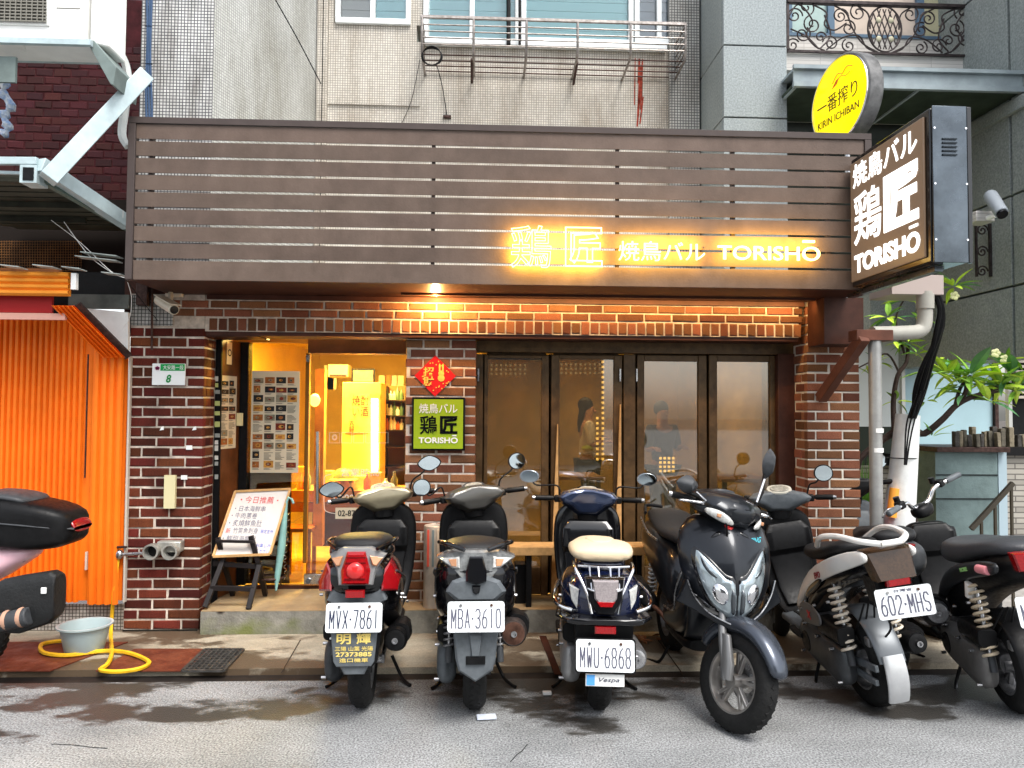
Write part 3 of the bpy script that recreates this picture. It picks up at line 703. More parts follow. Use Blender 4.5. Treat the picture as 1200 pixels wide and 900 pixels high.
t = thing('planter_wall', 'grey blue rendered block wall topped with upright stone pieces', 'wall', P(1100, 640, .95))
gp('block', 1097, 529, 1170, 690, .9, mat('render_teal', (.13, .18, .18), .75, var=.25, vs=4, bump=.3), .5, t)
gp('block_end', 1171, 529, 1181, 690, .93, mat('render_blue', (.33, .42, .47), .7), .4, t)
gp('groove', 1097, 556, 1170, 557.2, .893, m_black, .006, t); gp('groove', 1097, 584, 1170, 585.2, .893, m_black, .006, t)
gp('coping', 1098, 524, 1184, 530, .85, m_dk, .6, t, .004)
rng = random.Random(11)
for k in range(17):
    u = 1120 + k * 4.9; v1 = 524; hh = rng.uniform(14, 25)
    A = P(u, v1, .86 + rng.uniform(0, .12)); wd = rng.uniform(.03, .045)
    MB().cbox((A.x, A.y, A.z + hh / 270), (wd, .05, hh / 135 * .98), Matrix.Rotation(rng.uniform(-.06, .06), 3, 'Y')).build('stone', mat('stone_%d' % (k % 3), [(.06, .055, .05), (.20, .17, .12), (.10, .09, .07)][k % 3], .8, var=.4, vs=20, bump=.4), t, bev=.006)
t = thing('handrail', 'brown metal handrail sloping up beside the tiled wall', 'handrail', P(1160, 690, .3))
hr = mat('handrail_brown', (.07, .06, .045), .5, .3)
MB().beam(P(1138, 620, .3), P(1187, 566, .3), .03, .035).build('rail', hr, t)
for u, v in ((1150, 611), (1166, 593), (1185, 572)):
    A = P(u, v, .3); MB().beam(A, (A.x, A.y, .05), .018, .018).build('post', hr, t)
# ============================================================ LEFT NEIGHBOUR
t = thing('brick_house_wall', 'dark glazed red brick wall behind the air conditioner and steel beam', 'wall', P(80, 150, 1.1))
yb = 1.1; A = P(-60, 240, yb); B_ = P(170, -60, yb)
BX('mortar_core', mat('mortar_black', (.045, .008, .010), .9, var=.5, vs=10), (A.x, yb, A.z), (B_.x + .05, yb + .2, 5.2), t)
brick_run(t, P(-10, 100, yb).x, B_.x, P(60, 232, yb).z, P(60, 52, yb).z, m_brickdark, at=yb, C=.0715, L=.15, J=.006, proud=.005, D=.04)
t = thing('mesh_wall', 'dark wall with brown glass block grid above the orange shutter', 'wall', P(60, 290, .6))
gp('wall', -90, 232, 160, 330, .6, mat('void_shade', (.012, .008, .006), .9), .1, t)  # near-black wall colour stands for the shaded void above the shutter
b = MB()
for k in range(34):
    u = -4 + k * 3.0
    if u > 96: break
    b.beam(P(u, 282, .59), P(u, 318, .59), .004, .004)
for k in range(12): b.beam(P(-4, 283 + k * 3.1, .588), P(96, 283 + k * 3.1, .588), .004, .004)
stuff(b.build('mesh', mat('rust_mesh', (.16, .07, .02), .7, var=.5), t))
# orange shutter
OY = -.02
m_or = mat('orange_steel', (.90, .19, .012), .42, var=.10, vs=2, stain=.5, stc=(.6, .5, .4), ss=1.2, rv=.1, bump=.1, bs=8); m_or2 = mat('orange_steel_light', (.85, .22, .02), .42, var=.08, vs=2, stain=.5, stc=(.65, .55, .4), ss=1.2, rv=.1)
def corr(u0, v0, u1, v1, Y, pitch, m, depth=.022):
    A, B_ = P(u0, v1, Y), P(u1, v0, Y); n = max(2, int(round((B_.x - A.x) / pitch))); pr = []
    for k in range(n):
        x = A.x + (B_.x - A.x) * k / n; w = (B_.x - A.x) / n
        pr += [(x, 0), (x + w * .28, 0), (x + w * .42, -depth), (x + w * .86, -depth)]
    pr.append((B_.x, 0)); b = MB(); z0, z1 = A.z, B_.z; vs = []
    for x, y in pr: vs += [(x, Y + y, z0), (x, Y + y, z1)]
    b.add(vs, [(2 * i, 2 * i + 2, 2 * i + 3, 2 * i + 1) for i in range(len(pr) - 1)]); return b
t = thing('orange_shutter', 'bright orange corrugated steel front left of the brick pillar', 'shutter', P(70, 708, OY))
b = corr(-70, 372, 101, 706, OY, .042, m_or); b.build('corrugated_sheet', m_or, t, smooth=0)
b = corr(102, 372, 147, 708, OY - .03, .05, m_or2); b.build('corrugated_sheet', m_or, t, smooth=0)
gp('backing', -70, 372, 147, 704, OY + .002, m_or, .01, t)
gp('seam', 100.4, 415, 101.6, 560, OY - .034, m_dk, .01, t); gp('latch', 99.5, 647, 101.5, 668, OY - .045, mat('pale_latch', (.6, .5, .4), .5), .02, t)
gp('edge_trim', 147.4, 418, 149.6, 706, OY - .035, mat('edge', (.5, .45, .38), .5), .03, t)
t = thing('orange_awning', 'orange and red corrugated awning box above the shutter', 'awning', P(60, 370, -.3))
Y2 = -.42
b = MB(); A, B_ = P(-70, 345, Y2), P(82, 319, Y2); n = 4; h = (B_.z - A.z) / n; pr = []
for k in range(n): pr += [(0, A.z + h * k), (-.02, A.z + h * (k + .35)), (-.02, A.z + h * (k + .75))]
pr.append((0, B_.z)); vs = []
for y, z in pr: vs += [(A.x, Y2 + y, z), (B_.x, Y2 + y, z)]
b.add(vs, [(2 * i, 2 * i + 2, 2 * i + 3, 2 * i + 1) for i in range(len(pr) - 1)])
b.box((A.x, Y2 + .002, A.z), (B_.x, Y2 + .02, B_.z)); b.build('fascia', mat('yellow_orange', (.88, .31, .03), .45), t, smooth=0)
gp('red_band', -70, 345.5, 61, 366, Y2 + .06, mat('deep_red', (.32, .012, .012), .5), .02, t)
gp('pink_rail', -70, 366.5, 76, 374, Y2 + .05, mat('pink_rail', (.62, .33, .26), .5), .03, t)
gp('wood_strip', -70, 314, 70, 318.5, Y2 + .03, mat('old_wood', (.25, .09, .03), .7, var=.4), .03, t)
# diagonal folded strip
b = MB(); a1, a2 = P(62, 357, -.45), P(147, 417, -.1)
vs = []
for i in range(16):
    uo = i * 27 / 15; yo = -.025 if i % 3 == 1 else (0 if i % 3 == 2 else -.012)
    vs += [P(60 + uo, 358, -.40 + yo), P(120 + uo, 419, -.12 + yo)]
b.add(vs, [(2 * i, 2 * i + 2, 2 * i + 3, 2 * i + 1) for i in range(15)])
vs2 = [P(60, 358, -.38), P(87, 358, -.38), P(147, 419, -.10), P(120, 419, -.10)]; b.add(vs2, [(0, 1, 2, 3)])
b.build('sloping_sheet', m_or, t, smooth=0)
MB().beam(P(90, 357, -.36), P(151, 418, -.09), .05, .03, up=(0, 1, 0)).build('sloping_frame', m_dk, t)
q = [(96, 361), (150, 366), (150, 414)]
pts = [P(u, v, -.085) for u, v in q]; MB().prism([(p.x, p.z) for p in pts], (0, -.085, 0), (1, 0, 0), (0, 0, 1), (0, .03, 0)).build('white_panel', m_white, t)
gp('grey_beam', 80, 345, 151, 361, -.09, mat('grey_green_steel', (.10, .11, .10), .5, var=.3), .06, t)
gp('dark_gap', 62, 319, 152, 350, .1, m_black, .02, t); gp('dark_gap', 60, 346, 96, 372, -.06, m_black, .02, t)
for u0, v0, u1, v1, Y in ((3, 311, 30, 315, -.5), (40, 311, 70, 315, -.5), (74, 312, 100, 318, -.45), (86, 301, 146, 307, -.3), (93, 297, 146, 301, -.28), (120, 318, 148, 325, -.35)):
    a_, b_ = P(u0, v0, Y), P(u1, v1, Y)
    MB().cbox((a_ + b_) / 2, (abs(b_.x - a_.x) * .8, .10, .006), Matrix.Rotation(.10, 3, 'Y')).build('tin_scrap', mat('tin_grey', (.40, .44, .42), .5, var=.3), t)
gp('bracket', 83, 320, 89, 339, -.47, m_white, .03, t)
# mosaic plinth under the shutter
tag(gp('mosaic_plinth', -90, 708, 150, 750, .02, tiles('mosaic_plinth_m', (.50, .48, .44), (.08, .07, .06), .024, .024, .003, dirt=(.4, .33, .27)), .1), 'cream mosaic plinth below the orange shutter', 'plinth')
# canopy of steel
ste = mat('pale_blue_steel', (.46, .56, .58), .4, .1, var=.18, vs=5)
t = thing('steel_canopy', 'pale blue steel framed canopy with dark corrugated underside', 'canopy', P(60, 200, -.6))
def hollow(a, b, w, h, name='beam'):
    MB().beam(a, b, w, h).build(name, ste, t, bev=.003)
hollow(P(-80, 188, -.9), P(44, 189, -.9), .03, .045)
hollow(P(-80, 200, -.86), P(26, 203, -.86), .02, .02)
gp('box_end', 23, 193, 43, 214, -.92, ste, .12, t); gp('box_hole', 26.5, 196, 39, 211, -.926, m_black, .006, t)
MB().beam(P(46, 193, -.9), P(150, 262, -.3), .07, .09).build('beam', ste, t, bev=.003)
MB().beam(P(40, 206, -.88), P(150, 268, -.25), .04, .03).build('beam', mat('green_steel', (.10, .14, .12), .5), t)
MB().beam(P(56, 210, -.96), P(170, 88, -.62), .095, .10).build('diagonal_beam', ste, t, bev=.004)
for k in range(5):
    u, v = 72 + k * 17, 206 + k * 11.5; q = P(u, v, -.6 + k * .06); MB().cbox(q, (.07, .05, .05)).build('cleat', m_black if k % 2 else m_white, t, bev=.003)
dsf = mat('dark_ceiling', (.035, .035, .025), .6, var=.4)
A = P(-80, 207, -.8)
ys = [-.8 + k * .12 for k in range(10)]
for k, y in enumerate(ys): MB().box((A.x - .3, y, A.z - .02), (P(60 + k * 9, 240, y).x, y + .09, A.z)).build('ceiling_sheet', dsf, t)
BX('ceiling_top', dsf, (A.x - .3, -.8, A.z + .002), (P(140, 240, .3).x, .55, A.z + .02), t)
for y in (-.35, 0.05): BX('purlin', dsf, (A.x - .3, y, A.z - .06), (P(100, 240, y).x, y + .03, A.z - .021), t)
# air conditioner
t = thing('air_conditioner', 'white outdoor air conditioner unit on a steel bracket', 'air conditioner', P(60, 45, -.7))
aY = -.9
acm = mat('ac_white', (.88, .88, .85), .45, var=.06)
A, B_ = P(-70, 43, aY), P(103, -90, aY)
BX('casing', acm, (A.x, aY, A.z), (B_.x, aY + .3, B_.z), t, bev=.01)
MB().prism([(P(103, 43, aY).x + .001, aY + .02), (P(121, 43, aY).x, aY + .07), (P(121, 43, aY).x, aY + .29), (B_.x + .001, aY + .29)], (0, 0, A.z), (1, 0, 0), (0, 1, 0), (0, 0, B_.z - A.z)).build('side_cover', acm, t, bev=.01)
gp('grille_frame', -70, 0, 58, 28, aY - .012, acm, .012, t, .004)
gm_ = mat('grille_grey', (.22, .21, .18), .5)
gp('fan_shroud', -70, -40, 54, 24, aY - .016, mat('shroud', (.10, .10, .09), .6), .004, t)
for k in range(9): gp('grille_bar', -70, -8 + k * 3.8, 54, -6.6 + k * 3.8, aY - .026, gm_, .009, t)
for k in range(10): gp('grille_bar', -8 + k * 6.4, -10, -7 + k * 6.4, 25, aY - .030, gm_, .004, t)
q = P(20, -22, aY - .02); MB().lathe([(.16, 0), (.17, .01), (.16, .012)], q, (0, 1, 0), 32).build('fan_ring', gm_, t)
gp('panel_line', 66, 9, 94, 9.8, aY - .003, gm_, .003, t)
gp('bracket', -70, 43.5, 106, 50, aY - .02, ste, .03, t)
gp('bracket', -70, 62, 116, 71, aY + .3, ste, .03, t)
for u in (20, 98): MB().beam(P(u, 48, aY + .0), P(u + 12, 66, aY + .3), .05, .02).build('bracket_arm', acm, t)
pts = [(p.x, p.z) for p in [P(100, 46, aY + .02), P(110, 47, aY + .02), P(136, 78, aY + .02), P(133, 100, aY + .02), P(129, 98, aY + .02)]]
MB().prism(pts, (0, aY + .02, 0), (1, 0, 0), (0, 0, 1), (0, .3, 0)).build('bracket_arm', mat('green_grey', (.16, .20, .19), .5, var=.2), t, bev=.003)
gp('bracket_foot', -10, 66, 18, 96, aY + .05, mat('green_grey', (.16, .20, .19)), .02, t)
wire('pipe', [P(118, 18, -.55), P(128, 42, -.5), P(146, 72, -.45), P(150, 100, -.45), P(146, 130, -.45), P(143, 158, -.45), P(150, 172, -.45)], .027, mat('pipe_wrap', (.62, .64, .62), .7, var=.15, bump=.4), 'white wrapped coolant pipe dropping from the air conditioner')
b = MB(); rng = random.Random(3)
pts = [P(u, v, -.4) for u, v in ((2, 82), (7, 95), (3, 108), (13, 124), (5, 136), (9, 150), (2, 158))]
b.tube(smooth_path(pts, 4), [(.012 + .022 * abs(math.sin(i * .9))) for i in range(25)], 9)
b.v = [v + Vector((rng.uniform(-.006, .006), rng.uniform(-.006, .006), rng.uniform(-.006, .006))) for v in b.v]
tag(b.build('plastic_bag', mat('bag_bluewhite', (.75, .78, .80), .4, col2=(.08, .25, .6), vs=22), smooth=20), 'torn blue and white plastic bag hung at the left edge', 'bag')
for k, pl in enumerate(([P(60, 258, -.3), P(95, 285, -.3), P(130, 318, -.35), P(148, 326, -.4)], [P(75, 260, -.3), P(105, 300, -.3), P(135, 322, -.35)],
                        [P(148, 326, -.4), P(154, 348, -.3), P(152, 372, -.2), P(143, 386, -.15)], [P(148, 328, -.4), P(166, 352, -.2), P(185, 376, -.05)])):
    wire('wire', pl, .0025, m_white if k != 3 else m_black, ['long thin white wire under the steel canopy', 'short white wire crossing the dark void by the canopy', 'loose white wire looping beside the left pillar top', 'black wire leading to the camera on the left pillar'][k])
# hose, basin, tap, siamese inlet, boxes
hm = mat('hose_yellow', (.80, .47, .02), .5, var=.25, vs=9, stain=.5, stc=(.5, .45, .35), ss=6)
z = .045
hp = [P(139, 650, -.05), P(134, 690, -.06), P(130, 740, -.07), G(131, 765, z)] + [G(u, v, z) for u, v in ((126, 778), (118, 785), (140, 787), (165, 783), (174, 775), (150, 765), (120, 763), (80, 768), (52, 765), (48, 756), (62, 752), (92, 750))]
wire('garden_hose', hp, .0135, hm, 'yellow garden hose hanging from a tap and coiled on the pavement', 'hose', 8)
t = thing('tap', 'brass tap and pipe at the foot of the orange shutter edge', 'tap', P(141, 650, -.05))
MB().cyl(P(137, 650, -.05), P(175, 648, -.05), .012).build('pipe', m_steel, t); MB().ball(P(140, 650, -.06), (.025, .025, .035)).build('valve', m_steel, t); MB().cbox(P(143, 641, -.07), (.07, .015, .015)).build('handle', m_dk, t, bev=.003)
t = thing('basin', 'pale blue plastic wash basin standing inside the hose loop', 'basin', G(99, 760, .03))
c0 = G(99, 763, .03)
MB().lathe([(.001, .0), (.105, .0), (.115, .012), (.145, .155), (.165, .165), (.166, .175), (.15, .175), (.140, .160), (.108, .015), (.001, .012)], c0, (0, 0, 1), 36).build('bowl', mat('basin_blue', (.38, .47, .48), .4, var=.05), t)
t = thing('hydrant_inlet', 'twin pipe fire inlet mounted on the left brick pillar', 'fire inlet', P(193, 645, -.05))
mh = mat('inlet_metal', (.42, .41, .37), .4, .6, var=.3)
MB().cbox(P(200, 640, -.03), (.17, .08, .08)).build('body', mh, t, bev=.012)
for u in (181, 203):
    q = P(u, 645, -.05); MB().lathe([(.02, .0), (.052, .0), (.055, -.03), (.055, -.07), (.043, -.07), (.040, -.01), (.0, -.01)], q, (0, 1, 0), 24).build('nozzle', mh, t)
    MB().lathe([(.0, -.0125), (.039, -.0125)], q, (0, 1, 0), 20).build('nozzle_hole', m_black, t)
gp('wall_box', 192, 557, 205, 596, -.035, mat('cream_box', (.62, .56, .33), .5), .03); tag(bpy.data.objects['wall_box'], 'cream wall box mounted on the left brick pillar', 'wall box')
bpy.data.objects['wall_box'].name = 'junction_box'
for n_, (u, v) in enumerate(((212, 557), (218, 522))):
    tag(gp('tag_plate', u, v, u + 7, v + 5, -.015, m_white, .01), ['small white tag on the bricks above the wall box', 'small white tag below the house number on the bricks'][n_], 'tag')
for n_, (u, v) in enumerate(((187, 500), (225, 500))):
    q = P(u + 2, v + 2, -.01); tag(MB().prism([(-.012, -.015), (.018, -.01), (.014, .016), (0, .01)], q, (1, 0, 0), (0, 0, 1), (0, .01, 0)).build('paper_scrap', m_white), ['left one of two torn white scraps on the left pillar bricks', 'right one of two torn white scraps on the left pillar bricks'][n_], 'scrap')
# CCTV left
t = thing('security_camera', 'cream bullet camera under the left end of the screen', 'camera', P(197, 355, -.1))
cm_ = mat('camera_cream', (.62, .56, .45), .4)
MB().cbox(P(205, 341, -.02), (.12, .06, .09)).build('mount', cm_, t, bev=.01)
MB().cyl(P(200, 334, -.06), P(200, 352, -.14), .016).build('arm', cm_, t); MB().cbox(P(199, 333.5, -.07), (.07, .06, .012)).build('mount', cm_, t, bev=.003)
a_, b_ = P(186, 352, -.12), P(204, 363, -.32)
MB().cyl(a_, b_, .034, .036).build('housing', cm_, t, bev=.004); dv = (b_ - a_).normalized()
MB().cyl(b_ - dv * .002, b_ + dv * .006, .028).build('lens', m_blackg, t)
MB().beam(a_ + Vector((0, 0, .036)), b_ + dv * .03 + Vector((0, 0, .04)), .075, .006).build('sunshield', cm_, t)
t = thing('conduit_junk', 'dark rusty conduit box above the left pillar', 'conduit', P(170, 350, -.05))
MB().cbox(P(168, 345, -.05), (.08, .06, .16)).build('box', m_dk, t, bev=.005); MB().cyl(P(178, 335, -.04), P(178, 410, -.03), .008).build('conduit', m_dk, t)

# house number sign
t = thing('house_number_sign', 'green and white house number sign reading 8 on left pillar', 'sign', P(197, 440, -.03))
nY = -.032
gp('plate', 178, 426, 217, 451.5, nY, mat('sign_white', (.80, .82, .80), .3), .012, t, .004)
gp('header', 188, 426.6, 216.4, 434.5, nY - .002, mat('sign_green', (.01, .30, .07), .35), .003, t)
def wtext(body, u0, v0, u1, v1, Y, m, parent, name='lettering', weight=.0, thick=.002, tube=0.0, shear=0.0):
    A, B_, C_ = P(u0, v1, Y), P(u1, v1, Y), P(u0, v0, Y); b = MB()
    W = B_.x - A.x; H = C_.z - A.z
    add_text(b, body, (A.x, Y, (A.z + B_.z) / 2), (1, 0, 0), (0, 0, 1), W, H, (0, -1, 0), thick, weight, tube, shear)
    return b.build(name, m, parent, smooth=0 if not tube else 60)
wtext('大安路一段', 191, 428, 215, 433.3, nY - .004, m_white, t)
wtext('8', 194.5, 439, 200.5, 448.5, nY - .002, mat('num_green', (.01, .22, .05), .4), t, weight=.03, shear=.2)
q = P(184.5, 431.5, nY - .002); b = MB()
for k in range(5):
    a = math.pi * 2 * k / 5 + .3; b.lathe([(0, -.002), (.008, -.002)], q + Vector((math.cos(a) * .009, 0, math.sin(a) * .007)), (0, 1, 0), 10)
MB().lathe([(0, 0), (.024, 0)], q + Vector((0, .0008, 0)), (0, 1, 0), 24).build('badge', m_white, t)
b.build('blossom', mat('blossom', (.25, .02, .10), .5), t)

# ============================================================ SHOP SIGNS
ne = mat('neon_warm', (1, .75, .35), .4, emit=(1, .60, .16), es=14); ne2 = mat('neon_pale', (1, .85, .55), .4, emit=(1, .62, .13), es=2.6)
NY = SY - .085
t = thing('neon_sign', 'glowing warm neon sign reading 鶏匠 焼鳥バル TORISHO on the slats', 'sign', P(780, 290, NY))
def ntext(body, u0, v0, u1, v1, m, weight, tube, name='neon_lettering'):
    return wtext(body, u0, v0, u1, v1, NY, m, t, name, weight, .012, tube)
ntext('鶏', 598, 264, 646, 314, ne2, .0, .0085, 'neon_tube'); ntext('匠', 662, 266, 706, 313, ne2, .03, .016, 'neon_tube')
ntext('焼鳥バル', 725, 283, 826, 306, ne2, -.004, 0)
wtext('TORISHO', 841, 288.5, 961, 305, NY, ne2, t, 'neon_lettering', .004, .012)
gp('macron', 941, 281.5, 955, 284.2, NY, ne2, .012, t)
for u in (600, 645, 664, 705, 727, 824, 845, 958): MB().cyl(P(u, 290, NY + .006), P(u, 290, SY - .001), .004, seg=6).build('standoff', m_steel, t)
# warm glow of the neon on slats: area lights added behind the letters
for (u0, u1, en) in ((600, 706, 9), (726, 826, 3.2), (842, 960, 3.2)):
    al = bpy.data.lights.new('neon_glow', 'AREA'); al.shape = 'RECTANGLE'; A, B_ = P(u0, 290, NY + .012), P(u1, 290, NY + .012); al.size = B_.x - A.x; al.size_y = .20; al.energy = en * 1.15; al.color = (1, .54, .04)
    lo = bpy.data.objects.new('neon_glow', al); COL.objects.link(lo); lo.location = (A + B_) / 2; lo.rotation_euler = (R(90), 0, 0)

# green square sign
gY = .09
t = thing('green_sign', 'lime green square sign with black frame on the middle pillar', 'sign', P(513, 497, gY))
gp('frame', 482.5, 465.5, 545, 528, gY, m_blackg, .04, t, .003)
gp('face', 484.8, 468, 542.6, 525.8, gY - .004, mat('lime', (.30, .42, .02), .3), .004, t)
wtext('焼鳥バル', 491, 473, 536, 484.5, gY - .007, m_white, t, weight=.008, thick=.003)
wtext('鶏', 492, 487, 512, 509, gY - .007, m_blackg, t, weight=.012, thick=.003); wtext('匠', 515.5, 487.5, 536, 508.5, gY - .007, m_blackg, t, weight=.035, thick=.003)
wtext('TORISHO', 490.5, 512.5, 536.5, 519.5, gY - .007, m_white, t, weight=.03, thick=.003); gp('macron', 529.5, 509.8, 535, 511.2, gY - .0085, m_white, .003, t)
# red diamond
t = thing('red_diamond_poster', 'red new year diamond with gold characters and rabbit on pillar', 'poster', P(510, 440, gY))
q = P(510, 440.5, .125); r_ = .155
MB().prism([(0, -r_), (r_, 0), (0, r_), (-r_, 0)], q, (1, 0, 0), (0, 0, 1), (0, .006, 0)).build('paper', mat('red_paper', (.62, .012, .015), .5, var=.2, vs=30), t)
gold = mat('gold_print', (.85, .55, .10), .4)
wtext('招\n財', 496, 430, 508.5, 452, .122, gold, t, weight=.02)
b = MB(); c0 = P(517, 443, .122)
b.lathe([(0, -.003), (.026, 0)], c0, (0, 1, 0), 16); b.lathe([(0, -.004), (.022, 0)], c0 + Vector((0, 0, .035)), (0, 1, 0), 16)
for sx in (-1, 1): b.prism([(-.006, 0), (.006, 0), (.007, .05), (0, .062), (-.007, .05)], c0 + Vector((sx * .012, -.003, .048)), (1, 0, 0), (0, 0, 1), (0, .003, 0))
b.build('rabbit', gold, t)
b = MB(); rng = random.Random(4)
for k in range(26):
    a = rng.uniform(0, 2 * math.pi); rr = rng.uniform(.085, .12)
    b.cbox(q + Vector((math.cos(a) * rr * .95, -.003, math.sin(a) * rr * .95)), (.008, .003, .008))
stuff(b.build('gold_specks', gold, t))

# blade sign
BX0 = 2.455; BXt = .235
bz1 = PX(1088, 124, BX0).z; 
yN = PX(1091, 200, BX0).y; yF = -.66
bz0 = PX(1091, 303, BX0).z; bz1 = (PX(1091, 123, BX0).z + PX(998, 187, BX0).z) / 2; bz0 = (PX(1091, 306, BX0).z + PX(998, 338, BX0).z) / 2
t = thing('blade_sign', 'black and brown light box sign projecting from the right end', 'sign', (BX0, yF, bz0))
slv = mat('brushed_steel', (.085, .10, .115), .30, .8, var=.35, vs=3, rv=.12)
BX('casing', m_blackg, (BX0 + .03, yN + .012, bz0), (BX0 + BXt - .02, yF, bz1), t, bev=.006)
BX('end_panel', slv, (BX0 + .012, yN, bz0 - .004), (BX0 + BXt - .03, yN + .011, bz1 + .004), t, bev=.002)
BX('end_trim', m_blackg, (BX0 + BXt - .029, yN - .002, bz0 - .006), (BX0 + BXt - .006, yN + .02, bz1), t, bev=.002)
for zz in (bz0 + .12, bz1 - .12, (bz0 + bz1) / 2):
    for xx in (BX0 + .022, BX0 + BXt - .036): MB().cyl((xx, yN - .003, zz), (xx, yN, zz), .006, seg=8).build('screw', m_chrome, t)
for k in range(5):
    zz = bz1 - .18 - k * .022; MB().cbox((BX0 + .105, yN - .004, zz), (.08, .01, .008), Matrix.Rotation(.5, 3, 'X')).build('vent_louvre', slv, t)
BX('rim', m_blackg, (BX0 + .008, yN + .02, bz0 + .002), (BX0 + .0295, yF, bz1 - .002), t, bev=.006)
# face with warm base
fm = mat('face_brown', (.16, .125, .10), .3, emit=(.9, .50, .22), es=.045)
fy0, fy1 = yF - .01, yN + .06
BX('face', fm, (BX0 - .004, fy1, bz0 + .035), (BX0 + .007, fy0, bz1 - .035), t, bev=.004)
lm = mat('letter_white', (.9, .9, .9), .4, emit=(1, .97, .92), es=.9)
H = bz1 - bz0; W = fy0 - fy1
def btext(body, s0, s1, h0, h1, weight):
    b = MB(); add_text(b, body, (BX0 - .006, fy0 - s0 * W, bz0 + h0 * H), (0, -1, 0), (0, 0, 1), (s1 - s0) * W, (h1 - h0) * H, (-1, 0, 0), .004, weight); b.build('lettering', lm, t, smooth=0)
btext('焼鳥バル', .05, .93, .755, .935, .006); btext('鶏', .06, .46, .31, .70, .008); btext('匠', .50, .94, .31, .71, .045); btext('TORISHO', .06, .95, .095, .235, .035)
BX('macron', lm, (BX0 - .010, fy0 - .93 * W, bz0 + .262 * H), (BX0 - .005, fy0 - .83 * W, bz0 + .28 * H), t)
MB().beam((BX0 + .1, yF + .2, bz0 - .02), (BX0 + .1, yN + .1, bz0 - .02), .05, .03).build('bracket', slv, t)
gp('base_plate', 1045, 322, 1106, 345, -.45, mat('pinkish_steel', (.40, .33, .30), .5), .3, t, .003)
# yellow disc sign
t = thing('yellow_disc_sign', 'round yellow lit beer sign standing above the screen', 'sign', P(985, 160, -.2))
q = P(983, 117, -.25); dr = .315; tilt = Matrix.Rotation(R(0), 3, 'Z')
ax = Vector((-1, -.18, 0)).normalized(); uu = Vector((0, 0, 1)).cross(ax) * -1
if uu.y > 0: uu = -uu
MB().lathe([(0, 0), (dr, 0), (dr + .01, -.01), (dr + .01, -.11), (dr, -.12), (0, -.12)], q, ax, 56).build('casing', mat('casing_grey', (.13, .13, .13), .45, .3, var=.5, vs=8), t)
ym = mat('lit_yellow', (.9, .72, .0), .3, emit=(1, .78, .0), es=.45)
MB().lathe([(0, .006), (dr * .9, .006), (dr * .955, 0)], q, ax, 56).build('face', ym, t)
MB().lathe([(dr * .96, -.001), (dr * .965, .008), (dr * .985, .008), (dr * .99, -.001)], q, ax, 56).build('rim', m_chrome, t)
zv = Vector((0, 0, 1)); dkp = mat('print_brown', (.10, .07, .01), .5)
def dtext(body, s, h, W, H, weight, m=dkp):
    b = MB(); add_text(b, body, q + ax * .008 + uu * s + zv * h, uu, zv, W, H, ax, .002, weight); b.build('lettering', m, t, smooth=0)
dtext('一番搾り', -.24, -.05, .45, .125, .003); dtext('KIRIN ICHIBAN', -.235, -.145, .46, .055, .01)
b = MB(); b.prism([(0, 0), (.06, .02), (.09, .06), (.05, .05)], q + ax * .008 + uu * -.07 + zv * .10, uu, zv, ax * .001); b.build('red_mark', mat('mark_red', (.7, .05, .02), .5), t)
b = MB(); b.tube(smooth_path([q + ax * .009 + uu * s + zv * h for s, h in ((-.06, .14), (0, .19), (.05, .17), (.10, .20), (.16, .18))], 5), .004, 6)
b.tube(smooth_path([q + ax * .009 + uu * s + zv * h for s, h in ((-.03, .12), (.03, .16), (.09, .14), (.14, .15))], 5), .003, 6); b.build('drawn_line', mat('mark_orange', (.75, .38, .05), .5), t)
MB().cyl(q + Vector((.06, 0, -dr - .22)), q + Vector((.06, 0, -dr + .02)), .02).build('stand', m_steel, t)
# lintel wall lamp
t = thing('spot_lamp', 'small lit spotlight under the screen above the door corner', 'lamp', P(511, 349, -.1))
q = P(511, 349, -.12); lm2 = mat('lamp_bulb', (1, .8, .5), .4, emit=(1, .62, .22), es=12)
q = q + Vector((0, .03, .03)); MB().cyl(q + Vector((0, .07, .02)), q + Vector((0, 0, .01)), .008).build('arm', m_black, t); MB().cyl(q + Vector((0, 0, .02)), q + Vector((0, 0, -.004)), .010, .014).build('shade', m_black, t); MB().ball(q + Vector((0, -.003, -.006)), .009).build('bulb', lm2, t)
sp = bpy.data.lights.new('spot_light', 'POINT'); sp.energy = 11; sp.color = (1, .52, .16); sp.shadow_soft_size = .02; so2 = bpy.data.objects.new('spot_light', sp); COL.objects.link(so2); so2.location = q + Vector((0, -.10, -.05))
t = thing('strip_lamp', 'thin warm strip lamp under the fascia washing the brick band', 'lamp', P(700, 350, -.2))
A, B_ = P(470, 345, -.2), P(955, 347, -.2); zl = zbm - .012
BX('casing', m_soffit, (A.x, -.215, zl), (B_.x, -.175, zbm + .001), t); BX('diffuser', mat('strip_glow', (.9, .6, .3), .5, emit=(1, .55, .15), es=.25), (A.x + .01, -.174, zl + .001), (B_.x - .01, -.168, zbm - .002), t)
al = bpy.data.lights.new('strip_light', 'AREA'); al.shape = 'RECTANGLE'; al.size = B_.x - A.x; al.size_y = .02; al.energy = 7; al.color = (1, .58, .20); lo = bpy.data.objects.new('strip_light', al); COL.objects.link(lo); lo.location = ((A.x + B_.x) / 2, -.16, zl - .005); lo.rotation_euler = (R(52), 0, 0)
# wooden brace at right
t = thing('timber_brace', 'dark brown timber brace propping the fascia against the right pillar', 'brace', P(965, 470, -.02))
MB().beam(P(962, 467, -.02), P(1012, 395, -.5), .07, .075).build('strut', mat('brace_brown', (.12, .045, .028), .5, var=.3), t, bev=.004)
MB().box(P(1004, 386, -.5), P(1036, 401, -.38)).build('bracket', mat('brace_brown', (.12, .045, .028)), t, bev=.004)

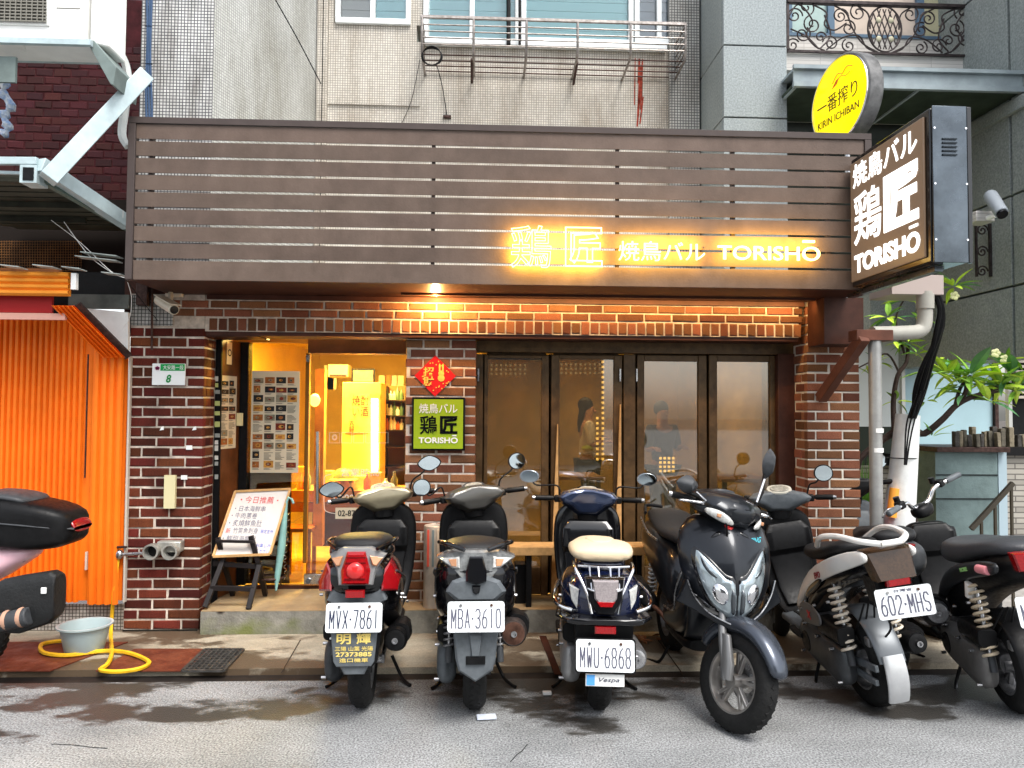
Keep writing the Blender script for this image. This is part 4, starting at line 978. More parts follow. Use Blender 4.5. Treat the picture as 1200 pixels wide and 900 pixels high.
# ============================================================ DOORWAY AND INTERIOR
FZ = sz
dx0, dx1 = lx1, mx0
DYP = .55
warm = mat('warm_wall', (.85, .66, .24), .6, var=.1, vs=2); warmf = mat('wood_floor', (.58, .42, .14), .35, var=.2, vs=5)
t = thing('dining_room', 'warm lit room seen through the doorway and window leaves', 'room', (0, .7, FZ))
RX0, RX1, RY1, RZ = dx0 - .35, rx0 + .5, 5.5, 2.42
BX('floor', warmf, (RX0, .64, FZ - .05), (RX1, RY1, FZ - .003), t)
BX('back_wall', warm, (RX0, RY1, FZ), (RX1, RY1 + .1, RZ), t)
BX('side_wall', warm, (RX0 - .1, .64, FZ), (RX0, RY1, RZ), t); BX('side_wall', warm, (RX1, .9, FZ), (RX1 + .1, RY1, RZ), t)
BX('ceiling', mat('warm_ceiling', (.85, .70, .30), .6), (RX0, .3, RZ), (RX1, RY1, RZ + .004), t)
lampm = mat('ceiling_lamp', (1, .8, .5), .4, emit=(1, .78, .42), es=18)
for k, (x, y) in enumerate(((dx0 + .45, 1.1), (dx0 + 1.1, 1.5), (dx0 + 1.2, 2.1), (.4, 2.2), (1.0, 3.2), (1.7, 2.4), (2.3, 3.6), (.2, 4.2))):
    l = thing('ceiling_lamp', ['round ceiling lamp nearest the glass door', 'round ceiling lamp behind the door closer', 'round ceiling lamp in front of the shelves', 'ceiling lamp behind the leftmost window leaf', 'ceiling lamp deep behind the second window leaf', 'ceiling lamp behind the third window leaf', 'ceiling lamp deep behind the rightmost leaf', 'ceiling lamp far back near the middle pillar'][k], 'lamp', (x, y, RZ - .02), group='ceiling lamps in the dining room')
    MB().lathe([(.05, 0), (.058, .018), (.05, .018)], l.location, (0, 0, 1), 20).build('trim', m_white, l); MB().lathe([(0, -.003), (.048, -.003)], l.location, (0, 0, 1), 16).build('diffuser', lampm, l)
for (x, y, e, s) in ((dx0 + .75, 1.25, 125, .6), (1.3, 3.0, 24, 1.4)):
    al = bpy.data.lights.new('room_light', 'AREA'); al.size = s; al.energy = e; al.color = (1, .74, .22) if x < 0 else (1, .72, .42); lo = bpy.data.objects.new('room_light', al); COL.objects.link(lo); lo.location = (x, y, RZ - .06)
# partition between door room and dining room
BX('partition', warm, (mx1 - .02, .9, FZ), (mx1 + .06, RY1 - .01, RZ - .01), t)
# side wall of the entrance with the small poster
pw = thing('entrance_panel', 'dark wooden side panel with menu strip left of the glass door', 'panel', (dx0, REC, FZ))
q0, q1 = P(257, 500, REC + .02), P(283, 500, DYP)
MB().prism([(q0.x, REC + .02), (q1.x, DYP), (q1.x - .03, DYP + .02), (q0.x - .03, REC + .04)], (0, 0, FZ), (1, 0, 0), (0, 1, 0), (0, 0, zb - FZ - .03)).build('board', mat('panel_brown', (.13, .045, .015), .35, var=.3), pw)
un = Vector((q1.x - q0.x, DYP - REC - .02, 0)).normalized(); nn = Vector((un.y, -un.x, 0))
PC = [mat('food_%d' % k, c, .5, var=.4, vs=40) for k, c in enumerate(((.18, .03, .015), (.35, .12, .03), (.05, .03, .02), (.55, .28, .06), (.25, .22, .15), (.02, .02, .02)))]
paper = mat('menu_paper', (.70, .62, .46), .5)
def menu(parent, o, ux, nrm, W, H, cols, rows, seed):
    o, ux, nrm = Vector(o), Vector(ux).normalized(), Vector(nrm).normalized(); uz = Vector((0, 0, 1))
    MB().prism([(0, 0), (W, 0), (W, H), (0, H)], o, ux, uz, nrm * -.003).build('paper', paper, parent)
    rng = random.Random(seed); b = MB(); e = nrm * .0015; cw, ch = W * .94 / cols, H * .92 / rows
    txt = MB()
    for r in range(rows):
        for c in range(cols):
            b.cur = rng.randrange(6); x, z = W * .03 + c * cw, H * .03 + r * ch
            kind = rng.random()
            if kind < .62 or r > rows - 4:
                fw = rng.choice([.86, .86, .93, .6]); fh = rng.choice([.66, .74, .55]); a = o + ux * (x + cw * .05) + uz * (z + ch * .22) + e; b.quad(a, a + ux * cw * fw, a + ux * cw * fw + uz * ch * fh, a + uz * ch * fh)
                b.cur = rng.choice([0, 1, 3, 4]); a = a + ux * cw * fw * rng.uniform(.4, .6) + uz * ch * fh * .5 + nrm * .001
                r1, r2 = cw * rng.uniform(.18, .34) * fw, ch * rng.uniform(.16, .30) * fh; b.add([a + ux * math.cos(i * .785) * r1 + uz * math.sin(i * .785) * r2 for i in range(8)], [tuple(range(8))])
                b.cur = rng.randrange(6); a = a + nrm * .0005 + ux * r1 * rng.uniform(-.4, .4); b.add([a + ux * math.cos(i * 1.05 + .4) * r1 * .5 + uz * math.sin(i * 1.05 + .4) * r2 * .55 for i in range(6)], [tuple(range(6))])
                for i in range(2):
                    a = o + ux * (x + cw * .06) + uz * (z + ch * (.02 + .08 * i)) + e; b.cur = 5; b.quad(a, a + ux * cw * rng.uniform(.4, .8), a + ux * cw * .5 + uz * ch * .035, a + uz * ch * .035)
            else:
                for i in range(7):
                    a = o + ux * (x + cw * .06) + uz * (z + ch * (.06 + .12 * i)) + e; b.cur = 5; l = cw * rng.uniform(.4, .85); b.quad(a, a + ux * l, a + ux * l + uz * ch * .045, a + uz * ch * .045)
    b.build('menu_print', PC, parent, smooth=0)
pz0, pz1 = P(258, 526, .3).z, P(258, 440, .3).z
L_ = (Vector((q1.x, DYP, 0)) - Vector((q0.x, REC + .02, 0))).length
menu(pw, Vector((q0.x, REC + .02, pz0)) + nn * .004, un, nn, L_ * .72, pz1 - pz0, 2, 8, 3)
oo = Vector((q0.x, REC + .02, P(263, 427, .35).z)) + nn * .004 + un * L_ * .25
MB().prism([(0, 0), (.07, 0), (.07, .17), (0, .17)], oo, un, (0, 0, 1), nn * -.003).build('sticker', paper, pw); MB().lathe([(.018, 0), (.028, 0)], oo + un * .035 + Vector((0, 0, .09)) + nn * .002, nn, 16).build('sticker_ring', m_dk, pw)
# little coloured tile strip beside the brick
rng = random.Random(9); ts_ = thing('tag_strip', 'column of small pale tags down the left door jamb', 'tags', P(252, 540, REC))
gp('backing', 250, 398, 257, 715, REC + .0, m_black, .02, ts_)
for v in (441, 449, 457, 470, 482, 494, 508, 516, 522, 534, 541, 556): gp('tag', 251.5, v, 255.5 + rng.choice([0, 0, 2]), v + rng.uniform(4.5, 6.5), REC - .004, mat('tag_%d' % (v % 3), [(.6, .6, .55), (.3, .32, .3), (.5, .55, .2)][v % 3], .5), .004, ts_)
# door head
dh = thing('door_frame', 'dark wood frame around the glass entrance door', 'door frame', P(370, 400, DYP))
gp('head', 258, 396, 362, 401, DYP - .06, mat('gold_brown', (.32, .15, .03), .4), .12, dh)
gp('head', 361, 396, 476, 414, DYP - .08, m_soffit, .16, dh)
gp('post', 279.5, 401, 289, 686, DYP - .05, m_black, .10, dh); gp('post', 356.5, 414, 361, 660, DYP + .02, mat('gold_brown', (.32, .15, .03)), .05, dh)
gp('threshold', 286, 686, 476, 690, DYP - .01, m_soffit, .05, dh)
# left glass leaf with menu poster
gl_ = thing('fixed_glass_leaf', 'glass leaf left of the door carrying the big photo menu', 'glass panel', P(322, 680, DYP))
gp('pane', 289, 402, 357, 684, DYP, glass('amber_glass', (.98, .88, .5), .05), .01, gl_)
gp('lower_board', 289, 553, 340, 684, DYP + .03, mat('dark_red_wood', (.06, .012, .008), .35, var=.3), .02, gl_)
A, B_ = P(293, 554, DYP - .008), P(351.5, 435, DYP - .008); menu(gl_, (A.x, DYP - .008, A.z), (1, 0, 0), (0, -1, 0), B_.x - A.x, B_.z - A.z, 4, 10, 8)
gp('switch', 277, 484, 284, 499, DYP - .1, mat('switch_cream', (.75, .65, .35), .4), .02, gl_, .002)
# sliding glass door
gd = thing('glass_door', 'frameless glass entrance door with white printed opening hours', 'door', P(418, 680, DYP))
gp('pane', 362, 415, 474.5, 684, DYP - .02, glass('clear_glass', (.96, .97, .95), .04), .01, gd)
MB().cyl(P(372, 506, DYP - .05), P(372, 590, DYP - .05), .014).build('handle', m_chrome, gd)
for v in (507, 589): MB().cyl(P(372, v, DYP - .05), P(372, v, DYP - .02), .01).build('handle_standoff', m_chrome, gd)
wp = mat('white_print', (.8, .78, .7), .5, emit=(1, .95, .8), es=.0)
wy = DYP - .024
for k in range(5):
    u = 386 + k * 14.2; A, B_ = P(u, 519, wy), P(u + 12, 507, wy)
    b = MB(); rr = .0012
    b.tube(smooth_path([(A.x, wy, A.z), (B_.x, wy, A.z), (B_.x, wy, B_.z), (A.x, wy, B_.z)], 1, True), .0025, 4, True); b.build('icon_frame', wp, gd)
wtext('◎', 389, 509, 395, 516, wy, wp, gd, 'icon'); wtext('営業時間', 400, 549, 444, 558, wy, wp, gd, weight=.01); wtext('18:00-24:00', 391, 579.5, 445, 586.5, wy, wp, gd, weight=.01)
gp('number_plate', 393, 595, 419, 608, wy - .006, paper, .004, gd); wtext('02-87', 396, 598, 416, 605, wy - .008, m_black, gd, weight=.01)
b = MB(); ps = [P(u, v, wy) for u, v in ((388, 556), (381, 558), (380, 566), (380, 594), (384, 600), (394, 602))]
b.tube(smooth_path(ps, 4), .003, 4); b.build('printed_line', wp, gd)
gp('patch_fitting', 356, 673, 378, 685, DYP - .04, m_steel, .03, gd, .002); MB().cyl(P(361, 681, DYP - .06), P(361, 681, DYP - .03), .02).build('lock', m_chrome, gd)
gp('hinge', 359, 416, 362.5, 424, DYP - .05, m_steel, .04, gd)
# interior things
def it(name, label, cat, u, v, Y): return thing(name, label, cat, P(u, v, Y))
fr = it('drinks_fridge', 'tall orange fronted fridge with calligraphy poster inside the shop', 'fridge', 430, 590, 1.5)
orp = mat('fridge_orange', (.80, .38, .06), .45, var=.08); 
gp('cabinet', 400, 448, 445, 640, 1.5, orp, .4, fr, .006); gp('poster', 404, 461, 433, 507, 1.49, mat('poster_orange', (.80, .26, .04), .5, col2=(.85, .5, .1), vs=4), .006, fr)
wtext('焼酎\nい酒', 412, 463, 432, 488, 1.485, m_dk, fr); wtext('大\n好', 409, 491, 415, 507, 1.485, m_dk, fr)
MB().cyl(P(439, 466, 1.46), P(439, 568, 1.46), .03).build('light_tube', mat('cool_tube', (1, 1, .9), .3, emit=(1, .95, .75), es=5), fr)
gp('lamp_cap', 434, 461, 445, 467, 1.42, orp, .1, fr)
sh = it('bottle_shelf', 'dark shelf unit stacked with bottles and cups inside the shop', 'shelf', 462, 600, 1.9)
dkw = mat('dark_shelf', (.04, .02, .01), .5)
gp('side', 446, 452, 451, 640, 1.9, dkw, .25, sh); gp('side', 474, 452, 478, 640, 1.9, dkw, .25, sh); gp('back', 446, 452, 478, 640, 2.16, mat('shelf_back', (.25, .10, .02), .6), .02, sh)
for v in (470, 488, 505, 525, 548): gp('board', 451, v - 1.2, 474, v, 1.9, dkw, .25, sh)
rng = random.Random(8); n = 0
for v in (470, 488, 505):
    for u in (453.5, 458, 462, 466, 470.5):
        c = rng.choice([(.6, .5, .3), (.08, .12, .05), (.5, .12, .03), (.7, .65, .55)]); hh = rng.uniform(.08, .15)
        A = P(u, v - 1.3, 1.98); o = MB().lathe([(0, 0), (.022, 0), (.023, hh * .6), (.009, hh * .75), (.008, hh), (0, hh)], A, (0, 0, 1), 10).build('bottle', mat('btl%d' % int(c[0] * 100), c, .25), None)
        tag(o, 'small bottle standing on the dark shelf inside the shop', 'bottle', 'bottles on the shelf inside the shop')
ac = it('wall_air_conditioner', 'orange tan indoor wall air conditioner above the fridge', 'air conditioner', 392, 434, 2.2); gp('casing', 384, 427, 408, 442, 2.2, mat('ac_in', (.75, .55, .25), .4), .2, ac, .01); gp('vent', 386, 439, 406, 441, 2.19, m_dk, .01, ac)  # plain orange tan casing colour, no emission
pi = it('picture', 'dark framed picture above the orange fridge', 'picture', 426, 446, 2.0); gp('frame', 412, 432, 439, 449, 2.0, m_black, .03, pi); gp('image', 414, 434, 437, 447, 1.995, mat('img', (.15, .10, .06), .4, col2=(.5, .3, .1), vs=14), .004, pi)
col_ = it('wooden_column', 'tall orange lit wooden post behind the door handle', 'post', 378, 600, 1.0); gp('post', 368, 432, 379, 640, 1.0, mat('lit_wood', (.62, .25, .05), .45, var=.25, vs=6), .1, col_)
ld = tag(MB().ball(P(369, 469, .85), (.045, .045, .055)).build('globe_lamp', mat('globe', (1, .8, .3), .3, emit=(1, .62, .12), es=1.6)), 'round yellow globe lamp behind the glass door', 'lamp')
ct = it('counter', 'low orange brown counter table just inside the glass door', 'table', 420, 610, 1.1)
gp('top', 340, 575, 474, 588, 1.1, mat('counter_top', (.55, .22, .05), .35, var=.2), .5, ct); gp('front', 366, 600, 476, 640, 1.15, mat('dark_red_wood', (.06, .012, .008)), .05, ct); gp('front', 340, 589, 476, 600, 1.13, mat('counter_wood', (.35, .12, .03), .4), .05, ct)
hd = it('helmet_stand', 'yellow green hard hat on an orange stand on the counter', 'helmet', 403, 570, 1.2)
MB().lathe([(.10, 0), (.125, -.012), (.095, .0), (.09, .035), (.06, .075), (0, .09)], P(403, 560, 1.2), (0, 0, 1), 20).build('hat', mat('hat_green', (.35, .33, .06), .35, var=.3), hd); MB().cyl(P(403, 578, 1.2), P(403, 561, 1.2), .07, .05).build('stand', mat('stand_orange', (.7, .28, .08), .5), hd)
for k, (u, v, c, w_) in enumerate(((352, 555, (.75, .30, .03), .05), (384, 560, (.8, .5, .08), .04), (424, 566, (.75, .6, .1), .05), (440, 562, (.5, .3, .15), .05))):
    o = gp('box', u - 8, v - 8, u + 6, v + 12, 1.3, mat('bx%d' % k, c, .5, var=.3), .1, None, .004); tag(o, ['orange paper box on the counter left of the door handle', 'amber carton on the counter behind the door handle', 'yellow carton right of the hard hat', 'tan carton below the fridge tube light'][k], 'box')

rng = random.Random(77)
for k, (u, v, Y, c, sz_) in enumerate(((448, 672, 1.3, (.35, .14, .03), .30), (350, 668, .95, (.30, .10, .02), .26))):
    q = P(u, v, Y); st_ = thing('stool', ['low wooden stool on the yellow floor below the shelves', 'low wooden stool on the floor beside the whiteboard'][k], 'stool', (q.x, Y, FZ)); ms_ = mat('stool_wood_%d' % k, c, .4, var=.3)
    BX('seat', ms_, (q.x - sz_ / 2, Y - sz_ / 2, FZ + .40), (q.x + sz_ / 2, Y + sz_ / 2, FZ + .43), st_)
    for sx in (-1, 1):
        for sy in (-1, 1): BX('leg', ms_, (q.x + sx * sz_ * .4 - .015, Y + sy * sz_ * .4 - .015, FZ), (q.x + sx * sz_ * .4 + .015, Y + sy * sz_ * .4 + .015, FZ + .399), st_)
for k in range(7):
    u = 384 + k * 3.2 if k < 3 else 448 + (k - 3) * 7; q = P(u, 428 if k < 3 else 440, 3.2)
    tag(MB().box((q.x - .04, 3.2, q.z - .28), (q.x + .04, 3.205, q.z)).build('paper_strip', mat('strip_%d' % (k % 3), [(.85, .75, .5), (.75, .25, .08), (.9, .8, .65)][k % 3], .6)), ['white paper strip nearest the door handle on the far wall', 'orange paper strip left of the fridge on the far wall', 'cream paper strip just left of the fridge on the far wall', 'first paper strip above the bottle shelf', 'second paper strip above the bottle shelf', 'third paper strip above the bottle shelf', 'last paper strip above the bottle shelf beside the brick pillar'][k], 'paper strip', 'paper menu strips inside the shop')
for k, (u, c, h_) in enumerate(((352, (.75, .2, .05), .16), (360, (.12, .2, .05), .2), (412, (.8, .6, .2), .12), (430, (.5, .08, .03), .15), (452, (.7, .6, .45), .11), (462, (.1, .08, .06), .17))):
    q = P(u, 575, 1.2); tag(MB().lathe([(0, 0), (.03, 0), (.032, h_ * .6), (.013, h_ * .78), (.012, h_), (0, h_)], (q.x, 1.2, q.z), (0, 0, 1), 12).build('bottle', mat('cbtl_%d' % k, c, .25, spec=.5)), ['orange red bottle at the left end of the counter', 'green bottle at the left end of the counter', 'amber squat bottle right of the hard hat', 'dark red bottle in the middle of the counter', 'cream bottle at the right end of the counter', 'black bottle at the right end of the counter'][k], 'bottle')
# person helper: one continuous skinned body, clothes as children
def person(label, base, h, face, shirt, trousers, arm=0.5, hair_long=False):
    t = thing('person', label, 'person', base, face)
    s = h / 1.7
    J = {'pel': (0, 0, .92), 'wa': (0, 0, 1.08), 'ch': (0, .01, 1.30), 'nk': (0, 0, 1.44), 'hd': (0, -.01, 1.56), 'tp': (0, -.01, 1.66),
         'sl': (-.17, 0, 1.38), 'el': (-.22, -.02, 1.12), 'wl': (-.20, -.20 * arm * 2, 1.12 + .1 * arm), 'sr': (.17, 0, 1.38), 'er': (.22, -.02, 1.12), 'wr': (.18, -.22 * arm * 2, 1.14 + .12 * arm),
         'hl': (-.09, 0, .86), 'kl': (-.10, -.02, .48), 'al': (-.10, .02, .08), 'tl': (-.10, -.12, .03), 'hr': (.09, 0, .86), 'kr': (.10, -.02, .48), 'ar': (.10, .02, .08), 'tr': (.10, -.12, .03)}
    E_ = ['pel wa', 'wa ch', 'ch nk', 'nk hd', 'hd tp', 'ch sl', 'sl el', 'el wl', 'ch sr', 'sr er', 'er wr', 'pel hl', 'hl kl', 'kl al', 'al tl', 'pel hr', 'hr kr', 'kr ar', 'ar tr']
    RR = {'pel': .13, 'wa': .11, 'ch': .13, 'nk': .05, 'hd': .085, 'tp': .06, 'sl': .06, 'el': .042, 'wl': .03, 'hl': .09, 'kl': .06, 'al': .045, 'tl': .035}
    def skin(name, keys, edges, m, f):
        ks = list(keys); me = bpy.data.meshes.new(name); me.from_pydata([Vector(J[k]) * s for k in ks], [(ks.index(e.split()[0]), ks.index(e.split()[1])) for e in edges], [])
        me.materials.append(m); o = bpy.data.objects.new(name, me); put(o, t); md = o.modifiers.new('skin', 'SKIN'); md.use_smooth_shade = True
        for i, k in enumerate(ks):
            r = RR.get(k, RR.get(k[0] + 'l', .05)) * s * f; me.skin_vertices[0].data[i].radius = (r, r * .8 if k in ('wa', 'ch', 'pel') else r)
        me.skin_vertices[0].data[0].use_root = True; sb = o.modifiers.new('sub', 'SUBSURF'); sb.levels = 2; sb.render_levels = 2; return o
    skin('body', J.keys(), E_, mat('skin', (.55, .30, .18), .5), 1)
    sk = ['ch', 'wa', 'pel', 'sl', 'el', 'sr', 'er']; skin('shirt', sk, ['ch wa', 'wa pel', 'ch sl', 'sl el', 'ch sr', 'sr er'], shirt, 1.22)
    sk = ['pel', 'hl', 'kl', 'al', 'hr', 'kr', 'ar']; skin('trousers', sk, ['pel hl', 'hl kl', 'kl al', 'pel hr', 'hr kr', 'kr ar'], trousers, 1.2)
    b = MB(); b.ball(Vector((0, .025, 1.63)) * s, Vector((.092, .10, .10)) * s)
    if hair_long: b.loft([(Vector((0, .05, 1.60)) * s, (.085 * s, 0, 0), (0, .05 * s, 0), 2), (Vector((0, .09, 1.42)) * s, (.07 * s, 0, 0), (0, .04 * s, 0), 2), (Vector((0, .10, 1.28)) * s, (.03 * s, 0, 0), (0, .02 * s, 0), 2)], 12)
    b.build('hair', mat('hair_dark', (.015, .01, .008), .5), t, local=True)
    b = MB()
    for sx in (-1, 1):
        w0 = Vector(J['wl' if sx < 0 else 'wr']) * s
        for k in range(4): b.tube([w0 + Vector(((k - 1.5) * .017, -.03, 0)) * s, w0 + Vector(((k - 1.5) * .02, -.10 + abs(k - 1.5) * .01, -.01)) * s, w0 + Vector(((k - 1.5) * .019, -.13 + abs(k - 1.5) * .012, -.035)) * s], .008 * s, 6)
        b.tube([w0 + Vector((-sx * .03, -.02, 0)) * s, w0 + Vector((-sx * .055, -.06, .0)) * s], .009 * s, 6)
        b.ball(w0 + Vector((0, -.04, 0)) * s, Vector((.04, .045, .018)) * s, 10, 6)
    for sx in (-1, 1): b.ball(Vector((sx * .032, -.088, 1.575)) * s, .010 * s, 8, 5)
    b.ball(Vector((0, -.10, 1.545)) * s, Vector((.013, .018, .02)) * s, 8, 5); b.build('hands_and_face', mat('skin', (.55, .30, .18)), t, local=True)
    return t
q = P(688, 560, 3.2); person('woman in a loose white blouse with long dark hair behind the second leaf', (q.x, 3.2, FZ), 1.56, R(90), mat('blouse', (.85, .80, .70), .6), mat('dark_skirt', (.04, .04, .05), .7), .5, True)
q = P(776, 560, 2.6); person('dark dressed person standing behind the third window leaf', (q.x, 2.6, FZ), 1.52, R(20), mat('dark_top', (.05, .045, .04), .7), mat('dark_skirt', (.04, .04, .05)), .3)
q = P(466, 560, 2.9); person('person in a pink shirt bending by the shelves inside the shop', (q.x, 2.5, FZ), 1.5, R(-60), mat('pink_shirt', (.70, .25, .15), .6), mat('dark_skirt', (.04, .04, .05)), .5)

# ============================================================ WINDOW LEAVES
WY = .30
wf = thing('window_frame', 'dark wooden outer frame holding the four folding glazed leaves', 'window frame', P(740, 650, WY))
gp('head', 558, 397, 932, 414, WY - .06, m_wood, .14, wf, .003); zbw = FZ
A = P(557, 560, WY); B_ = P(565, 560, WY); BX('jamb', m_wood, (mx1 + .002, WY - .055, zbw), (B_.x, WY + .08, P(560, 414, WY).z - .01), wf, bev=.003)
A = P(909, 560, WY - .02); BX('jamb', m_soffit, (A.x, WY - .08, zbw), (rx0 + .02, WY + .10, P(920, 414, WY).z - .01), wf, bev=.003)
A, B_ = P(730, 560, WY - .02), P(744.5, 560, WY - .02); BX('mullion', m_wood, (A.x + .003, WY - .035, zbw), (B_.x - .003, WY + .07, P(740, 414, WY).z - .012), wf, bev=.003)
gW = glass('hazy_window', (.74, .70, .58), .15, .025, film=(.10, .085, .04), fa=.30)
leaf_lab = ['leftmost dark wood window leaf beside the middle pillar', 'second window leaf from the left, woman in white behind', 'third window leaf from the left, dark figure behind', 'rightmost window leaf beside the brick pillar']
for i, (u0, u1, g0_, g1_, vt) in enumerate(((566, 643, 571, 634, 420), (645, 729, 655, 719, 421), (745.5, 828, 754.5, 818, 423.5), (830, 908.5, 840, 902, 424))):
    lf = thing('window_leaf', leaf_lab[i], 'window leaf', (P(u0, 600, WY).x, WY, FZ), group='folding window leaves')
    xa, xb_, ga, gb = [P(u, 560, WY).x for u in (u0, u1, g0_, g1_)]; zt_ = P((u0 + u1) / 2, 414.5, WY).z - .014; zg = P((u0 + u1) / 2, vt, WY).z
    BX('stile', m_wood, (xa + .003, WY - .02, FZ + .01), (ga, WY + .035, zt_), lf, bev=.004); BX('stile', m_wood, (gb, WY - .02, FZ + .01), (xb_ - .003, WY + .035, zt_), lf, bev=.004)
    BX('top_rail', m_wood, (ga + .001, WY - .018, zg), (gb - .001, WY + .033, zt_ - .001), lf, bev=.003); BX('bottom_rail', m_wood, (ga + .001, WY - .018, FZ + .012), (gb - .001, WY + .033, FZ + .22), lf, bev=.003)
    BX('rebate', m_wood, (xa - .012, WY + .036, FZ + .01), (xa + .02, WY + .05, zt_ + .012), lf); BX('rebate', m_wood, (xb_ - .02, WY + .036, FZ + .01), (xb_ + .012, WY + .05, zt_ + .012), lf)
    BX('rebate', m_wood, (xa + .021, WY + .036, zt_ - .03), (xb_ - .021, WY + .05, zt_ + .03), lf)
    BX('pane', gW, (ga, WY + .004, FZ + .22), (gb, WY + .010, zg), lf)
for u in (560.5, 727, 746.5, 915.5): tag(gp('hinge', u - .9, 432, u + .9, 447, WY - .075 if u in (560.5, 915.5) else WY - .045, m_steel, .02, None, .001), {560.5: 'steel hinge on the far left window jamb', 727: 'steel hinge on the right edge of the second leaf', 746.5: 'steel hinge on the left edge of the third leaf', 915.5: 'steel hinge on the dark right jamb'}[u], 'hinge')
# glowing squares set behind the glass stand for reflected grid lights
lat = thing('grid_reflection', 'glowing amber squares standing for reflected lights behind the second leaf', 'lattice', P(703, 560, 1.2))
lt = mat('lattice_glow', (1, .7, .2), .4, emit=(1, .62, .16), es=2.2); ltd = mat('lattice_dim', (.8, .6, .3), .4, emit=(1, .75, .4), es=.35)
b = MB()
for v in range(424, 540, 6):
    for u in ((706.5,) if v < 490 else (700, 706.5)): b.cbox(P(u, v, 1.2), (.022, .01, .022))
b.build('glowing_square', lt, lat)
lat2 = thing('grid_reflection', 'faint pale squares standing for reflected lights high behind the left leaf', 'lattice', P(600, 430, 1.4)); b = MB()
for v in (428, 433, 438):
    for k in range(8): b.cbox(P(576 + k * 5.6, v, 1.4), (.018, .01, .018))
    for k in range(9): b.cbox(P(658 + k * 5.6, v - 1, 1.4), (.018, .01, .018))
b.build('glowing_square', ltd, lat2)
lat3 = thing('grid_reflection', 'glowing amber squares standing for reflected lights low behind the third leaf', 'lattice', P(780, 545, 1.4)); b = MB()
for v in (537, 542, 547, 552):
    for u in (774, 779, 784, 789): b.cbox(P(u, v, 1.4), (.022, .01, .022))
b.build('glowing_square', lt, lat3)
for k, (u, w_, y) in enumerate(((668, 26, 2.4), (790, 34, 2.0), (868, 30, 2.2))):
    tb = thing('dining_table', ['dining table behind the second window leaf', 'dining table behind the third window leaf', 'dining table behind the rightmost window leaf'][k], 'table', (P(u, 520, y).x, y, FZ), group='dining tables inside')
    x = P(u, 520, y).x; BX('table_top', m_pine, (x - .3, y - .3, FZ + .72), (x + .3, y + .3, FZ + .75), tb)
    for sx in (-.26, .26):
        for sy in (-.26, .26): BX('leg', dkw, (x + sx - .02, y + sy - .02, FZ), (x + sx + .02, y + sy + .02, FZ + .719), tb)
# tapered pale boards and bench
for k, (u0, v0, u1) in enumerate(((653.5, 497, 649.5), (727, 474, 723.5))):
    a_ = P(u0, v0, WY - .05); c_ = P(u1 - 3.5, 652, WY - .05); d_ = P(u1 + 4.5, 652, WY - .05)
    tag(MB().prism([(c_.x, FZ), (d_.x, FZ), (d_.x, c_.z + .25), (a_.x + .003, a_.z), (a_.x - .003, a_.z), (c_.x + .012, c_.z + .25)], (0, WY - .06, 0), (1, 0, 0), (0, 0, 1), (0, .025, 0)).build('prop_board', m_pine), ['left one of two tapered pale boards standing against the window', 'right one of two tapered pale boards standing against the window'][k], 'board')
bn = thing('bench', 'pale wooden bench board on dark trestle legs before the windows', 'bench', P(682, 715, .02))
by0 = -.06
A, B_ = P(597, 653, by0), P(768, 641, by0)
BX('seat', m_pine, (A.x, by0, A.z + .01), (B_.x, by0 + .22, B_.z), bn, bev=.004)
for u in (620, 750):
    x = P(u, 690, by0).x
    BX('leg', m_black, (x - .02, by0 + .02, FZ), (x + .02, by0 + .05, A.z + .008), bn, bev=.003); BX('leg', m_black, (x - .02, by0 + .16, FZ), (x + .02, by0 + .19, A.z + .008), bn, bev=.003); BX('stretcher', m_black, (x - .01, by0 + .051, FZ + .12), (x + .01, by0 + .159, FZ + .15), bn)
tag(gp('black_crate', 603, 662, 622, 712, .06, m_black, .16, None, .01), 'black crate under the left end of the bench', 'crate')
# metal drum / ashcan between scooters
dr_ = thing('umbrella_bin', 'pale striped metal bin beside the middle pillar', 'bin', P(508, 715, -.02))
q = P(508, 700, -.0); MB().lathe([(0, 0), (.075, 0), (.075, .58), (.070, .585), (.067, .58), (.067, .02), (0, .02)], (q.x, 0.0, FZ), (0, 0, 1), 24).build('drum', mat('bin_cream', (.62, .52, .42), .35, .3, var=.2), dr_)
for k, c in enumerate(((.7, .10, .06), (.2, .25, .25), (.7, .55, .4))): BX('stripe', mat('stripe%d' % k, c, .5), (q.x - .045 + k * .035, -.079, FZ + .30), (q.x - .03 + k * .035, -.06, FZ + .56), dr_)

# whiteboard on stand
wb = thing('menu_stand', 'black wooden stand leaning at the left of the entrance step', 'stand', P(280, 700, .1))
st = mat('stand_black', (.015, .012, .012), .45, var=.3)
def bm_(a, b_, w_=.035, h_=.03, m=st, name='leg', par=wb): return MB().beam(a, b_, w_, h_, up=(0, 1, 0)).build(name, m, par, bev=.003)
bm_(P(255, 630, .08), P(263, 655, .10), name='arm'); bm_(P(294, 628, .06), P(303, 660, .08), name='arm'); bm_(P(253, 634, .04), P(297, 635, .04), .02, .022, name='rail')
bm_(P(250, 660, .10), P(305, 664, .10), name='rail'); bm_(P(247, 689, .0), P(298, 690, .0), name='rail')
bm_(P(262, 655, .10), P(240, 712, -.06)); bm_(P(304, 662, .08), P(291, 714, -.07)); bm_(P(304, 664, .12), P(311, 697, .30)); bm_(P(262, 658, .14), P(273, 697, .32))
w1 = thing('whiteboard_menu', 'wood framed whiteboard with handwritten red and blue menu', 'menu board', P(290, 655, .06))
tl, tr, br_, bl = P(274, 574, .28), P(337, 575, .28), P(319, 652, .06), P(253.5, 650, .06)
cen = (tl + tr + br_ + bl) / 4
